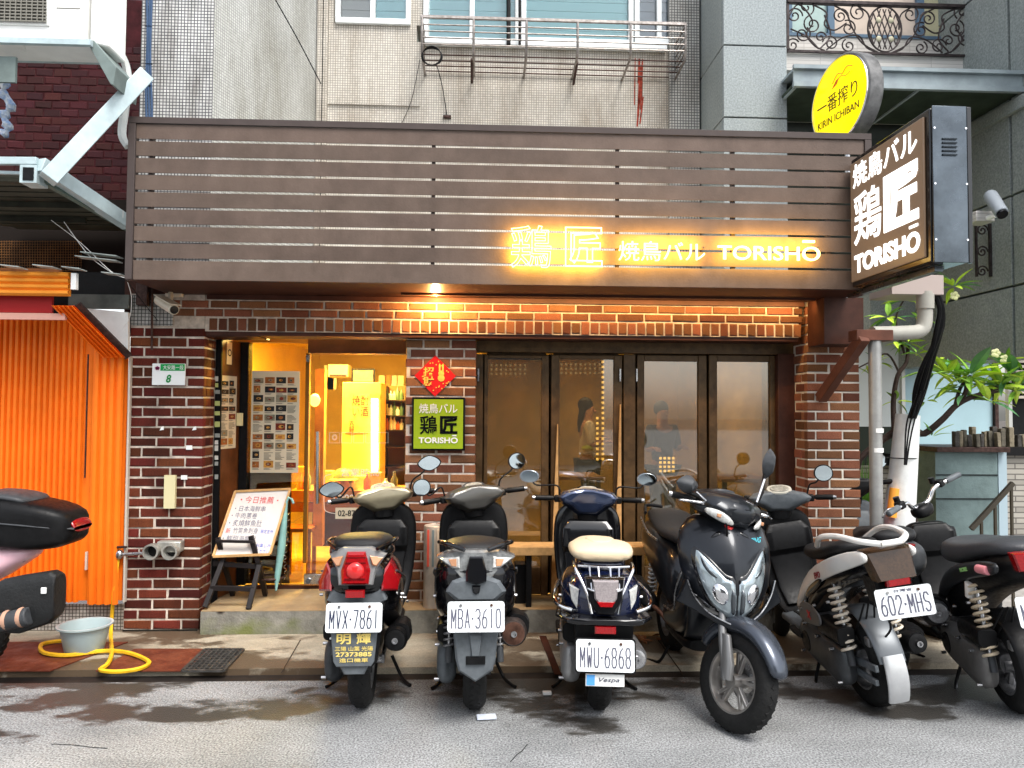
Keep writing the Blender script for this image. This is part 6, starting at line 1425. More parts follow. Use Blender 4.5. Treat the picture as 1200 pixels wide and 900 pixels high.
        for q_, (dy, sc_, dz) in enumerate(LY):
            for px, pz in SIL: vs.append((px * .84 * (sc_ if abs(px) < .2 else sc_ ** .5), .985 + dy * thick - abs(px) * .18, z + pz * sc_ * kz * (1.12 if pz > 0 else 1) + dz))
        for q_ in range(len(LY) - 1):
            for i in range(NS): j = (i + 1) % NS; fs.append((q_ * NS + i, q_ * NS + j, (q_ + 1) * NS + j, (q_ + 1) * NS + i))
        fs.append(tuple(range(NS - 1, -1, -1))); fs.append(tuple((len(LY) - 1) * NS + i for i in range(NS)))
        h = s.o(s.b(True).add(vs, fs), 'handlebar_cover', cover, smooth=28, bev=.006)
        s.o(s.b(True).loft([((0, .99, z - .12), (.07, 0, 0), (0, .07, 0), 2.5), ((0, .985, z - .03), (.09, 0, 0), (0, .07, 0), 2.5)]), 'stem_cover', m_black, bev=.004)
        d = s.o(s.b(True).loft([((0, .945, z + .052), (.088, 0, 0), (0, .050, .026), 2.4), ((0, .932, z + .086), (.080, 0, 0), (0, .044, .022), 2.4)]), 'instrument_panel', dash or m_dgrey); s.o(s.b(True).loft([((0, .931, z + .087), (.062, 0, 0), (0, .034, .017), 2.2), ((0, .929, z + .091), (.060, 0, 0), (0, .032, .016), 2.2)]), 'dial', mat('dial_face', (.30, .29, .25), .1, coat=1, var=.4, vs=40), d)
        for sx in (-1, 1):
            a = Vector((sx * .225, .975, z + .018)); e = Vector((sx * (w_ + .015), .93, z + .022))
            g = s.o(s.b(True).tube([a, a.lerp(e, .12), a.lerp(e, .13), a.lerp(e, .97), e], [.014, .014, .019, .0185, .016], 12), 'grip', m_black); s.o(s.b(True).cyl(e, e + (e - a).normalized() * .018, .015, .013), 'bar_end', m_steel, g)
            s.o(s.b(True).tube(smooth_path([(sx * .21, 1.03, z + .012), (sx * .25, 1.05, z + .010), (sx * (w_ - .02), 1.0, z + .004), (sx * (w_ + .01), .992, z)], 4), [.010] * 5 + [.007] * 5 + [.006] * 3, 8), 'brake_lever', levers)
            s.o(s.b(True).cbox((sx * .205, .975, z + .015), (.045, .06, .045)), 'switch_box', m_black, bev=.008)
        for sx, up in ms:
            mirror_h_ = mirror_h * up
            base = Vector((sx * .19, 1.0, z + .03)); hd = Vector((sx * (w_ - .0), 1.0, z + mirror_h_)) if not mm else Vector(mm)
            if mm: hd.x *= sx
            st_ = s.o(s.b(True).tube(smooth_path([base, base + Vector((sx * .02, .0, .07)), hd + Vector((-sx * .05, .0, -.06)), hd + Vector((-sx * .02, .012, -.02))], 5), .006, 8), 'mirror_stem', m_black)
            M_ = s.SM
            ang = {'round': (.062, .058, 2.1), 'oval': (.068, .044, 2.1), 'angular': (.085, .055, 1.6), 'tall': (.05, .085, 1.7)}[mirror]
            b = s.b(True); b.loft([(hd + Vector((0, .040, 0)), (ang[0] * .35, 0, 0), (0, 0, ang[1] * .35), ang[2]), (hd + Vector((0, .028, 0)), (ang[0] * .85, 0, 0), (0, 0, ang[1] * .85), ang[2]), (hd + Vector((0, .008, 0)), (ang[0], 0, 0), (0, 0, ang[1]), ang[2]), (hd + Vector((0, -.004, 0)), (ang[0], 0, 0), (0, 0, ang[1]), ang[2])], 24)
            mo = s.o(b, 'mirror', m_black if mirror != 'oval' else m_chrome); s.o(s.b(True).loft([(hd + Vector((0, -.0045, 0)), (ang[0] * .9, 0, 0), (0, 0, ang[1] * .9), ang[2]), (hd + Vector((0, -.0065, 0)), (ang[0] * .88, 0, 0), (0, 0, ang[1] * .88), ang[2])], 24), 'mirror_glass', m_mirror, mo)
        # cables
        for sx in (-1, 1): s.o(s.b(True).tube(smooth_path([(sx * .17, 1.03, z), (sx * .13, 1.12, z - .04), (sx * .05, 1.10, z - .2)], 4), .005, 6), 'brake_cable', m_black)
    def shield(s, m=m_black, inner=m_black, w_=.17, top=.90, floor=m_black, key=True, knee=True):
        secs = [((0, y, z), (k, 0, 0), (0, d, .0), 3) for y, z, k, d in ((.74, .30, .15, .05), (.84, .33, .16, .05), (.92, .42, w_ * .88, .045), (.97, .55, w_ * .96, .045), (.995, .70, w_ * 1.03, .045), (1.0, .84, w_ * 1.03, .045), (1.0, top - .04, w_ * .92, .045), (.995, top, w_ * .68, .04), (.99, top + .02, w_ * .5, .03))]
        s.o(s.b().loft(secs, 20), 'leg_shield', m, sub=1)
        secs = [((0, y, z), (k * w_ / .19, 0, 0), (0, .018, .0), 5) for y, z, k in ((.80, .36, .11), (.875, .45, .12), (.915, .60, .13), (.925, .66, .14), (.90, .70, .15), (.905, .82, .145), (.935, .87, .11))]
        ip = s.o(s.b().loft(secs, 16), 'inner_panel', inner, smooth=30, bev=.006); s.o(s.b().cbox((0, .898, .695), (.26 * w_ / .19, .012, .006)), 'glovebox_seam', m_dgrey, ip)
        if key: s.o(s.b().lathe([(0, -.02), (.022, -.02), (.026, -.01), (.026, .01)], (.06, .925, .78), (0, 1, 0), 20), 'key_switch', m_clr, ip)
        s.o(s.b().loft([((0, y, .29), (hw, 0, 0), (0, 0, .035), 3.5) for y, hw in ((.40, .12), (.44, .165), (.6, .17), (.8, .165), (.86, .13))]), 'floorboard', floor, bev=.006)
        for k in range(4): s.o(s.b().cbox((-.09 + k * .06, .62, .327), (.02, .26, .006)), 'floor_rib', m_rubber)
    def body(s, secs, m, seat, ms=None, n=2.6):
        s.o(s.b().loft(s.sect(secs, n), 24), 'body', m, sub=1)
        s.o(s.b().loft(s.sect(seat, 2.6), 24), 'seat', ms or m_seat, sub=1)
    def bulk(s, hw=.20, z=.60, m=None):
        m = m or m_blackg
        s.o(s.b().loft(s.sect([(-.28, z + .10, hw * .55, .12), (-.25, z + .10, hw * .82, .16), (-.12, z + .06, hw, .20), (.1, z, hw, .24), (.3, z - .06, hw * .95, .24), (.44, z - .12, hw * .8, .22), (.50, z - .14, hw * .6, .18)], 3), 24), 'side_cover', m, sub=1)
        for sx in (-1, 1): s.strips([(sx * hw * .93, -.22, z + .17), (sx * hw * 1.0, 0, z + .10), (sx * hw * .98, .25, z + .02), (sx * hw * .85, .42, z - .1)], .006, m_dgrey, 'panel_seam')
    def plate_(s, txt, y, z, w_=.285, h=.145, ink=None, x=0, tilt=-12, frame=None, rz=0):
        M = Matrix.Translation((x, y, z)) @ Matrix.Rotation(R(rz), 4, 'Z') @ Matrix.Rotation(R(tilt), 4, 'X')
        b = MB(M); r = .014; poly = []
        for cx, cy, a0 in ((w_ / 2 - r, h / 2 - r, 0), (-w_ / 2 + r, h / 2 - r, 90), (-w_ / 2 + r, -h / 2 + r, 180), (w_ / 2 - r, -h / 2 + r, 270)):
            for k in range(4): a = R(a0 + 30 * k); poly.append((cx + r * math.cos(a), cy + r * math.sin(a)))
        b.prism(poly, (0, 0, 0), (1, 0, 0), (0, 0, 1), (0, .003, 0)); p = s.o(b, 'licence_plate', m_plate, smooth=20)
        if frame: b = MB(M); b.prism([(q[0] * 1.05, q[1] * 1.09) for q in poly], (0, .004, 0), (1, 0, 0), (0, 0, 1), (0, .006, 0)); s.o(b, 'plate_frame', frame, p)
        tx, nb_ = txt.split('·'); b = MB(M); H = h * .60; bz = -h * .36 if not rz else -h * .36
        n1, n2 = len(tx), len(nb_); cw = (w_ * .90) / (n1 + n2 + .55)
        xx = -w_ * .45
        for i, ch in enumerate(tx + '·' + nb_):
            if ch == '·': b.cbox((xx + cw * .27, -.001, bz + H * .5), (cw * .24, .002, cw * .28)); xx += cw * .55; continue
            ww = cw * (.04 if ch in 'I1' else .62); stroke_char(b, ch, xx + (cw - ww) / 2, bz, ww, H, cw * .17); xx += cw
        s.o(b, 'plate_lettering', ink or m_ink, p, smooth=0)
        for sx in (-1, 1): s.o(MB(M).cyl((sx * w_ * .27, -.006, h * .37), (sx * w_ * .27, .0, h * .37), .007, seg=10), 'screw', m_steel if sx < 0 else m_brown, p)
        s.o(s.b().beam((x, y + .01, z), (x, y + .13, z + .06), .07, .02), 'plate_bracket', m_black)
        return p, M
    def clutter(s, rng_):
        # brake hose, wiring and fasteners that make the back of a used scooter busy
        for k in range(3):
            x = rng_.uniform(-.11, .11); s.o(s.b().tube(smooth_path([(x, .18, .42), (x * 1.2, .02, .40 + k * .02), (x * 1.4, -.10, .46), (x * .8, -.16, .60)], 4), .0055, 6), 'hose', m_black)
        for sx in (-1, 1):
            for (y, z) in ((-.1, .62), (.1, .55), (.3, .48)): s.o(s.b().cyl((sx * .205, y, z), (sx * .222, y, z), .008, seg=8), 'screw', m_steel)
            s.o(s.b().loft([((sx * .20, y, z), (.02, 0, 0), (0, 0, .016), 3) for y, z in ((.36, .30), (.40, .29), (.50, .29), (.53, .30))]), 'footpeg', m_rubber)
        s.o(s.b().cbox((-.02, -.16, .40), (.10, .05, .05)), 'axle_cover', m_alu, bev=.008); s.o(s.b().cyl((.06, 0, .245), (.10, 0, .245), .022, seg=12), 'axle_nut', m_steel)
        s.o(s.b().beam((.10, .25, .26), (.105, -.02, .25), .02, .05), 'swing_arm', m_alu, bev=.006)
        s.o(s.b().tube(smooth_path([(-.02, -.2, .40), (.03, -.25, .48), (0, -.28, .58)], 4), .006, 6), 'plate_light_wire', m_black)
    def flat(s, name, poly, y, m, d=.03, mirror=False, parent=None, inset=.008, idp=.008, y2=None, tilt=0.0):
        """thin shaped panel or lens facing backwards; depth grows forward"""
        for sx in ((1, -1) if mirror else (1,)):
            pl = [(sx * a, c) for a, c in poly]
            if sx < 0: pl = pl[::-1]
            b = s.b().prism(pl, (0, y, 0), (1, 0, 0), (0, 0, 1), (0, d, 0), inset, idp)
            if tilt: b.v = [Vector((v.x, v.y + tilt * (v.z - .8) + abs(v.x) ** 2 * 3.2, v.z)) for v in b.v]
            o = s.o(b, name, m, parent, smooth=25)
        return o
    def strips(s, pts, w_, m, name='trim_strip'): return s.o(s.b().tube(smooth_path(pts, 5), w_, 8), name, m)

SP0 = [(-.34, .74, .10, .05), (-.30, .75, .165, .10), (-.12, .71, .19, .14), (.10, .66, .19, .17), (.30, .58, .175, .20), (.44, .50, .14, .20), (.50, .46, .10, .16)]
ST0 = [(-.28, .86, .09, .025), (-.22, .875, .135, .045), (-.05, .86, .155, .055), (.08, .825, .155, .045), (.2, .80, .15, .042), (.38, .80, .12, .045), (.50, .79, .07, .03)]
def fender(k, pts, m, y=-.36, d=.05, name='rear_fender'): return k.flat(name, pts, y, m, d, inset=.012, idp=.012)

# rear hugger fender
def arc_fender(kk, r_, a0, a1, w_, m, th=.012, name='rear_fender', steer=False, c=(0, 0, .245)):
    secs = []
    for i in range(9):
        a = R(a0 + (a1 - a0) * i / 8); rad = Vector((0, math.cos(a), math.sin(a))); secs.append((Vector(c) + rad * r_, (w_ * (1 - .25 * (i / 8 - .5) ** 2), 0, 0), rad * th, 3))
    kk.o(kk.b(steer).loft(secs, 16), name, m)
# 1 ---- red and black scooter MVX-7861
k = Bike('scooter', 'black and red scooter with gold lettered lower plate under MVX-7861', -.62, -1.32, 1.5, 0, 12)
red1 = mat('body_red', (.26, .004, .007), .2, coat=1, var=.15); silver1 = mat('silver_grey', (.30, .30, .30), .35, .5, var=.15)
k.wheel((0, 0, .245), wd=.058); k.engine(mx=.185, mz=.40); k.front(m_black); k.shield(m_black, m_black, .22, .96); k.bulk(.205, .60)
k.body(SP0, m_blackg, [(q[0], q[1] + .035, q[2] * 1.02, q[3]) for q in ST0], m_seat)
k.body([(-.30, .85, .12, .03), (-.24, .88, .16, .05), (-.08, .86, .175, .06), (.05, .82, .17, .04)], m_blackg, [(-.16, .895, .08, .02), (-.05, .91, .11, .03), (.06, .89, .11, .03), (.1, .88, .08, .02)])
k.flat('tail_panel', [(-.145, .865), (-.07, .905), (.07, .905), (.145, .865), (.10, .80), (.085, .725), (-.085, .725), (-.10, .80)], -.355, silver1, .06, tilt=.25)
k.flat('tail_light', [(-.045, .890), (.045, .890), (.072, .80), (.066, .735), (-.066, .735), (-.072, .80)], -.375, m_red, .03, tilt=.25, inset=.014, idp=.014)
tl1 = k.o(k.b().lathe([(0, -.012), (.030, -.008), (.042, 0), (.044, .01)], (0, -.388, .80), (0, 1, 0), 24), 'tail_bulb', mat('bulb_red', (.55, .02, .02), .1, coat=1))
for zz in (.765, .84, .865): k.o(k.b().cbox((0, -.383 + .25 * (zz - .8), zz), (.10, .006, .004)), 'lens_ridge', mat('ridge_red', (.10, .002, .003), .2))
k.flat('indicator', [(.066, .868), (.13, .852), (.10, .815), (.08, .822)], -.372, m_amb, .02, True, tilt=.25)
k.flat('side_panel', [(.125, .775), (.160, .825), (.208, .72), (.20, .675), (.125, .69)], -.345, red1, .12, True, tilt=.25, inset=.014, idp=.012)
k.flat('under_tail', [(-.12, .71), (.12, .71), (.15, .64), (.09, .60), (-.09, .60), (-.15, .64)], -.30, m_grey, .08, inset=.012, idp=.01)
k.flat('reflector', [(-.048, .705), (.048, .705), (.048, .668), (-.048, .668)], -.375, m_red, .02)
for sx in (-1, 1): k.strips([(sx * .10, -.33, .90), (sx * .165, -.2, .915), (sx * .175, 0, .90), (sx * .15, .1, .88)], .009, m_blackg, 'grab_rail')
arc_fender(k, .285, 20, 175, .085, m_black, .014, 'inner_fender')
k.clutter(random.Random(0))
k.plate_('MVX·7861', -.40, .578, .275, .14)
k.flat('dealer_plate', [(-.115, .51), (.115, .51), (.10, .36), (.085, .335), (-.085, .335), (-.10, .36)], -.385, m_grey, .006, inset=.004, idp=.002)
gl = mat('gold_letter', (.80, .62, .18), .4); b = MB(); add_text(b, '明', (-.085, -.389, .445), (1, 0, 0), (0, 0, 1), .07, .052, (0, -1, 0), .002, .02); add_text(b, '輝', (.012, -.389, .445), (1, 0, 0), (0, 0, 1), .07, .052, (0, -1, 0), .002, .02)
add_text(b, '三陽 山葉 光陽', (-.092, -.389, .412), (1, 0, 0), (0, 0, 1), .185, .022, (0, -1, 0), .002, .0); add_text(b, '27373885', (-.088, -.389, .385), (1, 0, 0), (0, 0, 1), .175, .021, (0, -1, 0), .002, .02); add_text(b, '進口機車', (-.07, -.389, .357), (1, 0, 0), (0, 0, 1), .14, .02, (0, -1, 0), .002, .0)
k.o(b, 'dealer_lettering', gl, smooth=0)
fender(k, [(-.13, .56), (.13, .56), (.11, .34), (.07, .30), (-.07, .30), (-.11, .34)], m_black, -.33, .05); k.flat('mud_flap', [(-.075, .34), (.075, .34), (.05, .29), (-.05, .29)], -.365, m_grey, .02)
k.bars(mat('champagne', (.24, .21, .14), .3, .4, var=.12, coat=.4), .335, 1.0, 'angular', dash=mat('champagne2', (.55, .48, .30), .3, .3), ms=((-1, .6), (1, 1.3)), mirror_h=.16, thick=1.15, hz=.06)
k.spring((-.13, -.12, .38), (-.12, -.06, .62)); 

# 2 ---- black grey scooter MBA-3610
k = Bike('scooter', 'black scooter with clear lens tail band and plate MBA-3610', -.015, -1.36, 1, 0, 15)
k.wheel((0, 0, .245), wd=.062); k.engine(cvt=m_grey, muf=mat('muffler_steel', (.16, .13, .12), .4, .8, var=.4), mufc=m_brown, mx=.20, mz=.44, mr=.072, mend=-.17); k.front(m_black); k.shield(m_black, m_black, .23, .98); k.bulk(.225, .62)
k.body([(q[0], q[1] + .01, q[2] * 1.07, q[3] * 1.05) for q in SP0], m_blackg, [(q[0], q[1] + .02, q[2] * 1.1, q[3]) for q in ST0], m_seat)
k.flat('tail_panel', [(-.205, .845), (-.12, .895), (0, .90), (.12, .895), (.205, .845), (.11, .79), (.065, .745), (-.065, .745), (-.11, .79)], -.345, mat('silver_lens', (.30, .31, .31), .15, .5, coat=.6, var=.35, vs=35), .07, tilt=.2, inset=.012, idp=.014)
k.flat('tail_centre', [(-.032, .875), (.032, .875), (.052, .80), (.05, .755), (0, .74), (-.05, .755), (-.052, .80)], -.372, m_blackg, .02, tilt=.2)
k.flat('indicator', [(.085, .868), (.185, .846), (.12, .808), (.082, .815)], -.362, m_clr, .02, True, tilt=.2); k.flat('indicator_bulb', [(.10, .858), (.14, .85), (.125, .82), (.10, .822)], -.374, m_amb, .01, True, tilt=.2, inset=.003, idp=.003)
k.flat('grey_cowl', [(-.15, .70), (-.12, .75), (-.06, .775), (.06, .775), (.12, .75), (.15, .70), (.10, .655), (-.10, .655)], -.345, m_grey, .07, inset=.02, idp=.02)
k.flat('badge', [(-.022, .735), (.022, .735), (.016, .70), (0, .69), (-.016, .70)], -.37, m_blackg, .01)
for sx in (-1, 1): k.strips([(sx * .06, -.34, .905), (sx * .155, -.26, .925), (sx * .195, -.08, .90), (sx * .18, .1, .86)], .012, m_blackg, 'grab_rail')
arc_fender(k, .285, 20, 175, .085, m_black, .014, 'inner_fender')
k.clutter(random.Random(1))
k.plate_('MBA·3610', -.40, .590, .28, .145, m_ink2)
fender(k, [(-.115, .53), (.115, .53), (.10, .37), (.085, .31), (0, .255), (-.085, .31), (-.10, .37)], m_grey, -.345, .04); k.flat('fender_ridge', [(-.035, .50), (.035, .50), (.02, .38), (-.02, .38)], -.36, m_grey, .01, inset=.012, idp=.012)
k.flat('fender_reflector', [(-.048, .385), (.048, .385), (.048, .345), (-.048, .345)], -.362, m_black, .012)
k.spring((-.135, -.15, .36), (-.13, -.10, .63), .028, 9, m_alu); k.spring((.13, -.15, .36), (.125, -.10, .60), .024, 8, m_alu)
k.bars(mat('taupe_grey', (.075, .072, .066), .3, .3, coat=.4), .34, 1.01, 'round', ms=((-1, .55), (1, 1)), mirror_h=.21, thick=1.3, hz=.065)
k.o(k.b(True).loft([((0, .95, .92), (.10, 0, 0), (0, .06, 0), 2.6), ((0, .97, .98), (.13, 0, 0), (0, .06, 0), 2.6)]), 'rear_cowl', m_black, sub=1)

# 3 ---- classic navy scooter with cream seat MWU-6868
k = Bike('scooter', 'navy classic scooter with cream seat, chrome rack and plate MWU-6868', .655, -1.38, -4.5, .5, -1)
navy = mat('navy_paint', (.006, .010, .036), .10, .1, coat=1); cream = mat('cream_vinyl', (.62, .50, .34), .5, bump=.2, bs=150)
k.wheel((0, 0, .245), wd=.060); k.engine(cvt=mat('light_alloy', (.40, .40, .40), .45, .5, var=.2), muf=m_alu, mufc=m_steel, mx=.19, mz=.30, mr=.06, mend=-.12, cover=False); k.front(navy)
k.shield(m_blackg, m_blackg, .225, .97)
k.body([(-.36, .62, .06, .06), (-.32, .63, .14, .11), (-.22, .62, .20, .16), (-.05, .60, .225, .18), (.15, .60, .215, .17), (.32, .60, .16, .15), (.46, .58, .11, .18), (.52, .52, .07, .15)], navy, [(-.24, .855, .12, .028), (-.20, .86, .165, .045), (-.05, .865, .175, .052), (.08, .85, .17, .045), (.2, .83, .155, .042), (.38, .82, .12, .045), (.50, .81, .07, .03)], cream)
k.body([(-.22, .80, .11, .03), (-.12, .79, .14, .05), (.2, .76, .13, .06), (.44, .75, .09, .05)], navy, [(-.15, .905, .05, .01), (0, .907, .09, .012), (.1, .898, .06, .01)], cream)
k.flat('tail_light_base', [(-.10, .775), (.10, .775), (.085, .66), (.04, .60), (-.04, .60), (-.085, .66)], -.375, m_blackg, .05, tilt=.15, inset=.01, idp=.01)
k.flat('tail_light', [(-.065, .765), (.065, .765), (.055, .68), (.03, .65), (-.03, .65), (-.055, .68)], -.392, mat('lens_smoke', (.34, .30, .30), .08, .3, coat=1, var=.2, vs=120), .02, tilt=.15)
k.flat('brake_strip', [(-.045, .668), (.045, .668), (.03, .645), (-.03, .645)], -.404, m_red, .01, tilt=.15, inset=.003, idp=.003)
k.flat('indicator', [(.125, .70), (.175, .715), (.165, .64), (.135, .60)], -.345, m_clr, .03, True, inset=.006, idp=.008, tilt=.1)
# chrome rack
rk_ = k.strips([(-.15, -.20, .815), (-.145, -.30, .80), (-.09, -.36, .70), (-.065, -.38, .60)], .008, m_chrome, 'chrome_rail'); k.strips([(.15, -.20, .815), (.145, -.30, .80), (.09, -.36, .70), (.065, -.38, .60)], .008, m_chrome, 'chrome_rail')
k.strips([(-.13, -.27, .812), (0, -.30, .812), (.13, -.27, .812)], .007, m_chrome, 'rack_bar'); k.strips([(-.085, -.37, .72), (-.05, -.395, .715), (.05, -.395, .715), (.085, -.37, .72)], .006, m_chrome, 'rack_bar')
for x in (-.075, -.03, .03, .075): k.o(k.b().cyl((x, -.30, .812), (x * .9, -.39, .717), .0055, seg=8), 'rack_bar', m_chrome)
for sx in (-1, 1): k.strips([(sx * .16, -.33, .60), (sx * .235, -.28, .62), (sx * .245, -.15, .65), (sx * .22, .05, .66)][::1], .011, m_chrome, 'bumper_bar')
k.o(k.b().loft([((0, -.41, .565), (.10, 0, 0), (0, 0, .012), 3), ((0, -.40, .565), (.19, 0, 0), (0, 0, .018), 3), ((0, -.30, .565), (.245, 0, 0), (0, 0, .020), 3), ((0, -.1, .57), (.23, 0, 0), (0, 0, .02), 3)]), 'tail_bumper', m_blackg, bev=.004)
k.flat('reflector', [(-.052, .545), (.052, .545), (.052, .508), (-.052, .508)], -.40, m_red, .02)
k.flat('under_tail', [(-.15, .56), (.15, .56), (.14, .42), (.10, .36), (-.10, .36), (-.14, .42)], -.33, m_black, .08)
arc_fender(k, .285, 20, 175, .085, m_black, .014, 'inner_fender')
k.clutter(random.Random(2))
k.plate_('MWU·6868', -.41, .405, .285, .15, m_ink2, frame=m_black)
k.flat('sticker_holder', [(-.095, .315), (.095, .315), (.095, .255), (-.095, .255)], -.405, m_white, .006, inset=.003, idp=.002); k.flat('sticker', [(-.09, .31), (-.05, .31), (-.05, .26), (-.09, .26)], -.409, mat('sticker_blue', (.10, .35, .75), .4), .002, inset=0)
b = MB(); add_text(b, 'Vespa', (-.03, -.4085, .272), (1, 0, 0), (0, 0, 1), .10, .026, (0, -1, 0), .001, 0, 0, .3); k.o(b, 'script', m_ink, smooth=0); b = MB(); add_text(b, 'Vespa', (-.19, -.30, .585), (1, -.2, 0), (0, 0, 1), .06, .022, (-.2, -1, 0), .001, 0, 0, .3); k.o(b, 'script', m_chrome, smooth=0)
k.bars(mat('blue_silver', (.035, .05, .10), .15, .6, coat=1), .345, .99, 'oval', mm=(.40, 1.0, 1.15), dash=m_blackg, hz=.07, thick=1.2); k.spring((.13, -.1, .34), (.12, -.02, .55), .026, 7)

# 4 ---- front facing black scooter
k = Bike('scooter', 'matte black sports scooter facing the street with twin headlights', 1.31, -.42, 180 + .5, -1, 27, wb=1.28)
bm4 = mat('matte_charcoal', (.014, .016, .020), .28, .4, coat=.35, var=.2); bm4g = mat('steel_blue_grey', (.07, .08, .10), .26, .6, coat=.3)
k.wheel((0, 0, .245), wd=.058); k.engine(mx=.21, mz=.40, muf=m_black); k.front(bm4g, mat('fork_grey', (.2, .2, .2), .4, .6), rimm=mat('rim_silver', (.38, .36, .34), .35, .8), r=.245, fr=.29)
k.shield(bm4, m_black, .19, .93); k.body([(q[0], q[1], q[2], q[3]) for q in SP0], bm4, [(q[0], q[1] + .01, q[2] * 1.02, q[3]) for q in ST0])
AP = [(.45, 1.12, .02, .02), (.50, 1.12, .09, .08), (.58, 1.10, .175, .13), (.68, 1.075, .225, .16), (.78, 1.04, .25, .18), (.88, 1.005, .255, .18), (.96, .975, .235, .16), (1.015, .955, .19, .12), (1.035, .95, .15, .08)]
NA = 1.45
k.o(k.b().loft([((0, y, z), (hw, 0, 0), (0, hd, 0), NA) for z, y, hw, hd in AP], 40), 'front_apron', bm4)
def apf(x, z):
    for i in range(len(AP) - 1):
        if AP[i][0] <= z <= AP[i + 1][0]: t = (z - AP[i][0]) / (AP[i + 1][0] - AP[i][0]); q = [a + (b_ - a) * t for a, b_ in zip(AP[i], AP[i + 1])]; break
    else: q = AP[-1]
    r_ = min(.999, abs(x) / q[2]); return q[1] + q[3] * (1 - r_ ** NA) ** (1 / NA)
def decal(kk, name, poly, m, off=.008, rings=6, parent=None, mirror=True, n=3, dome=.0, steer=False, f=apf):
    for sx in ((1, -1) if mirror else (1,)):
        pl = smooth_path([(a, 0, c) for a, c in poly], n, True); N = len(pl); cx = sum(p.x for p in pl) / N; cz = sum(p.z for p in pl) / N; vs = []; fs = []
        for r_ in range(rings + 1):
            t = 1 - r_ / rings
            for p in pl:
                x, z = cx + (p.x - cx) * t, cz + (p.z - cz) * t
                e = off * (0 if r_ == 0 else 1) + dome * (1 - t * t); vs.append((sx * x, f(x, z) + e - (.004 if r_ == 0 else 0), z))
        for r_ in range(rings):
            for i in range(N): j = (i + 1) % N; fs.append((r_ * N + i, r_ * N + j, (r_ + 1) * N + j, (r_ + 1) * N + i))
        o = kk.o(kk.b(steer).add(vs, fs), name, m, parent, smooth=180)
    return o
hlm = mat('headlight_glass', (.33, .39, .42), .06, .5, coat=1, var=.3, vs=9)
decal(k, 'headlight_surround', [(.0, .505), (.05, .515), (.12, .575), (.175, .68), (.205, .80), (.205, .885), (.185, .90), (.12, .84), (.05, .765), (.0, .73)], m_blackg, .006)
decal(k, 'headlight', [(.005, .525), (.05, .535), (.112, .592), (.163, .69), (.192, .80), (.190, .87), (.178, .88), (.118, .82), (.05, .745), (.006, .715)], hlm, .012, dome=.012)
decal(k, 'headlight_bowl', [(.04, .64), (.07, .60), (.115, .63), (.13, .69), (.105, .73), (.055, .70)], m_chrome, .026, dome=.012, rings=4)
decal(k, 'headlight_divider', [(.085, .73), (.125, .745), (.165, .80), (.176, .86), (.150, .80), (.115, .76)], mat('lens_divider', (.06, .07, .08), .15, .5, coat=1), .026, dome=.006, rings=3)  # darker divider strips inside the headlight
decal(k, 'headlight_divider', [(.012, .56), (.03, .555), (.04, .63), (.035, .70), (.015, .69)], mat('lens_divider', (.06, .07, .08)), .026, dome=.004, rings=3)
decal(k, 'chrome_line', [(.0, .545), (.10, .54), (.19, .60), (.215, .665), (.19, .615), (.10, .56), (.0, .56)], m_steel, .004, rings=3)
decal(k, 'cowl_crease', [(.045, .965), (.07, .945), (.11, .93), (.10, .945), (.065, .972)], m_blackg, .003, rings=3)
decal(k, 'emblem', [(-.022, 1.005), (.022, 1.005), (.024, .985), (.0, .975), (-.024, .985)], mat('emblem_red', (.5, .03, .03), .3), .006, mirror=False, rings=3)
b = MB(); add_text(b, 'RACING', (-.07, apf(.13, .92) + .01, .90), (-1, -.25, .1), (0, 0, 1), .11, .03, (0, 1, .2), .002, .02, 0, .3); k.o(b, 'sticker_lettering', mat('sticker_cyan', (.10, .5, .6), .4), smooth=0)
# chin blades flaring either side of the headlamps
for sx in (-1, 1):
    out = [(0, .478), (.10, .515), (.20, .565), (.285, .60), (.255, .655), (.235, .72), (.205, .64), (.14, .565), (.05, .525), (0, .515)]
    vs = []
    for yy in (0, -.03): vs += [(sx * x, 1.285 - x * .62 + yy, z) for x, z in out]
    n_ = len(out); k.o(k.b().add(vs, [tuple(range(n_)), tuple(range(2 * n_ - 1, n_ - 1, -1))] + [(i, (i + 1) % n_, n_ + (i + 1) % n_, n_ + i) for i in range(n_)]), 'chin_blade', bm4, smooth=20, bev=.006)
    k.strips([(sx * x, 1.288 - x * .62, z) for x, z in ((.01, .515), (.05, .525), (.14, .567), (.205, .642), (.235, .72))], .004, m_steel, 'chrome_line')
    k.strips([(sx * .03, 1.13, .955), (sx * .10, 1.12, .90), (sx * .17, 1.07, .91), (sx * .235, .98, .955)], .005, m_blackg, 'panel_seam')
    k.o(k.b(True).loft([((sx * .078, k.wb - .0, .25), (.02, 0, 0), (0, .035, 0), 2.6), ((sx * .08, k.wb - .01, .33), (.022, 0, 0), (0, .04, 0), 2.6), ((sx * .075, k.wb - .06, .46), (.018, 0, 0), (0, .03, 0), 2.6)]), 'fork_guard', mat('fork_grey', (.2, .2, .2), .4, .6), bev=.004)
# side fairings
for sx in (-1, 1):
    k.o(k.b().loft([((sx * .15, y, z), (.035, 0, 0), (0, 0, h), 2.4) for y, z, h in ((.95, .60, .16), (.85, .52, .17), (.7, .40, .09), (.5, .36, .06), (.42, .36, .04))]), 'side_fairing', bm4, sub=1)
    k.strips([(sx * .20, .98, .78), (sx * .215, .85, .60), (sx * .20, .75, .46), (sx * .19, .5, .42)], .006, m_steel)
    k.strips([(sx * .185, .30, .78), (sx * .20, .1, .80), (sx * .19, -.15, .86)], .008, m_steel)
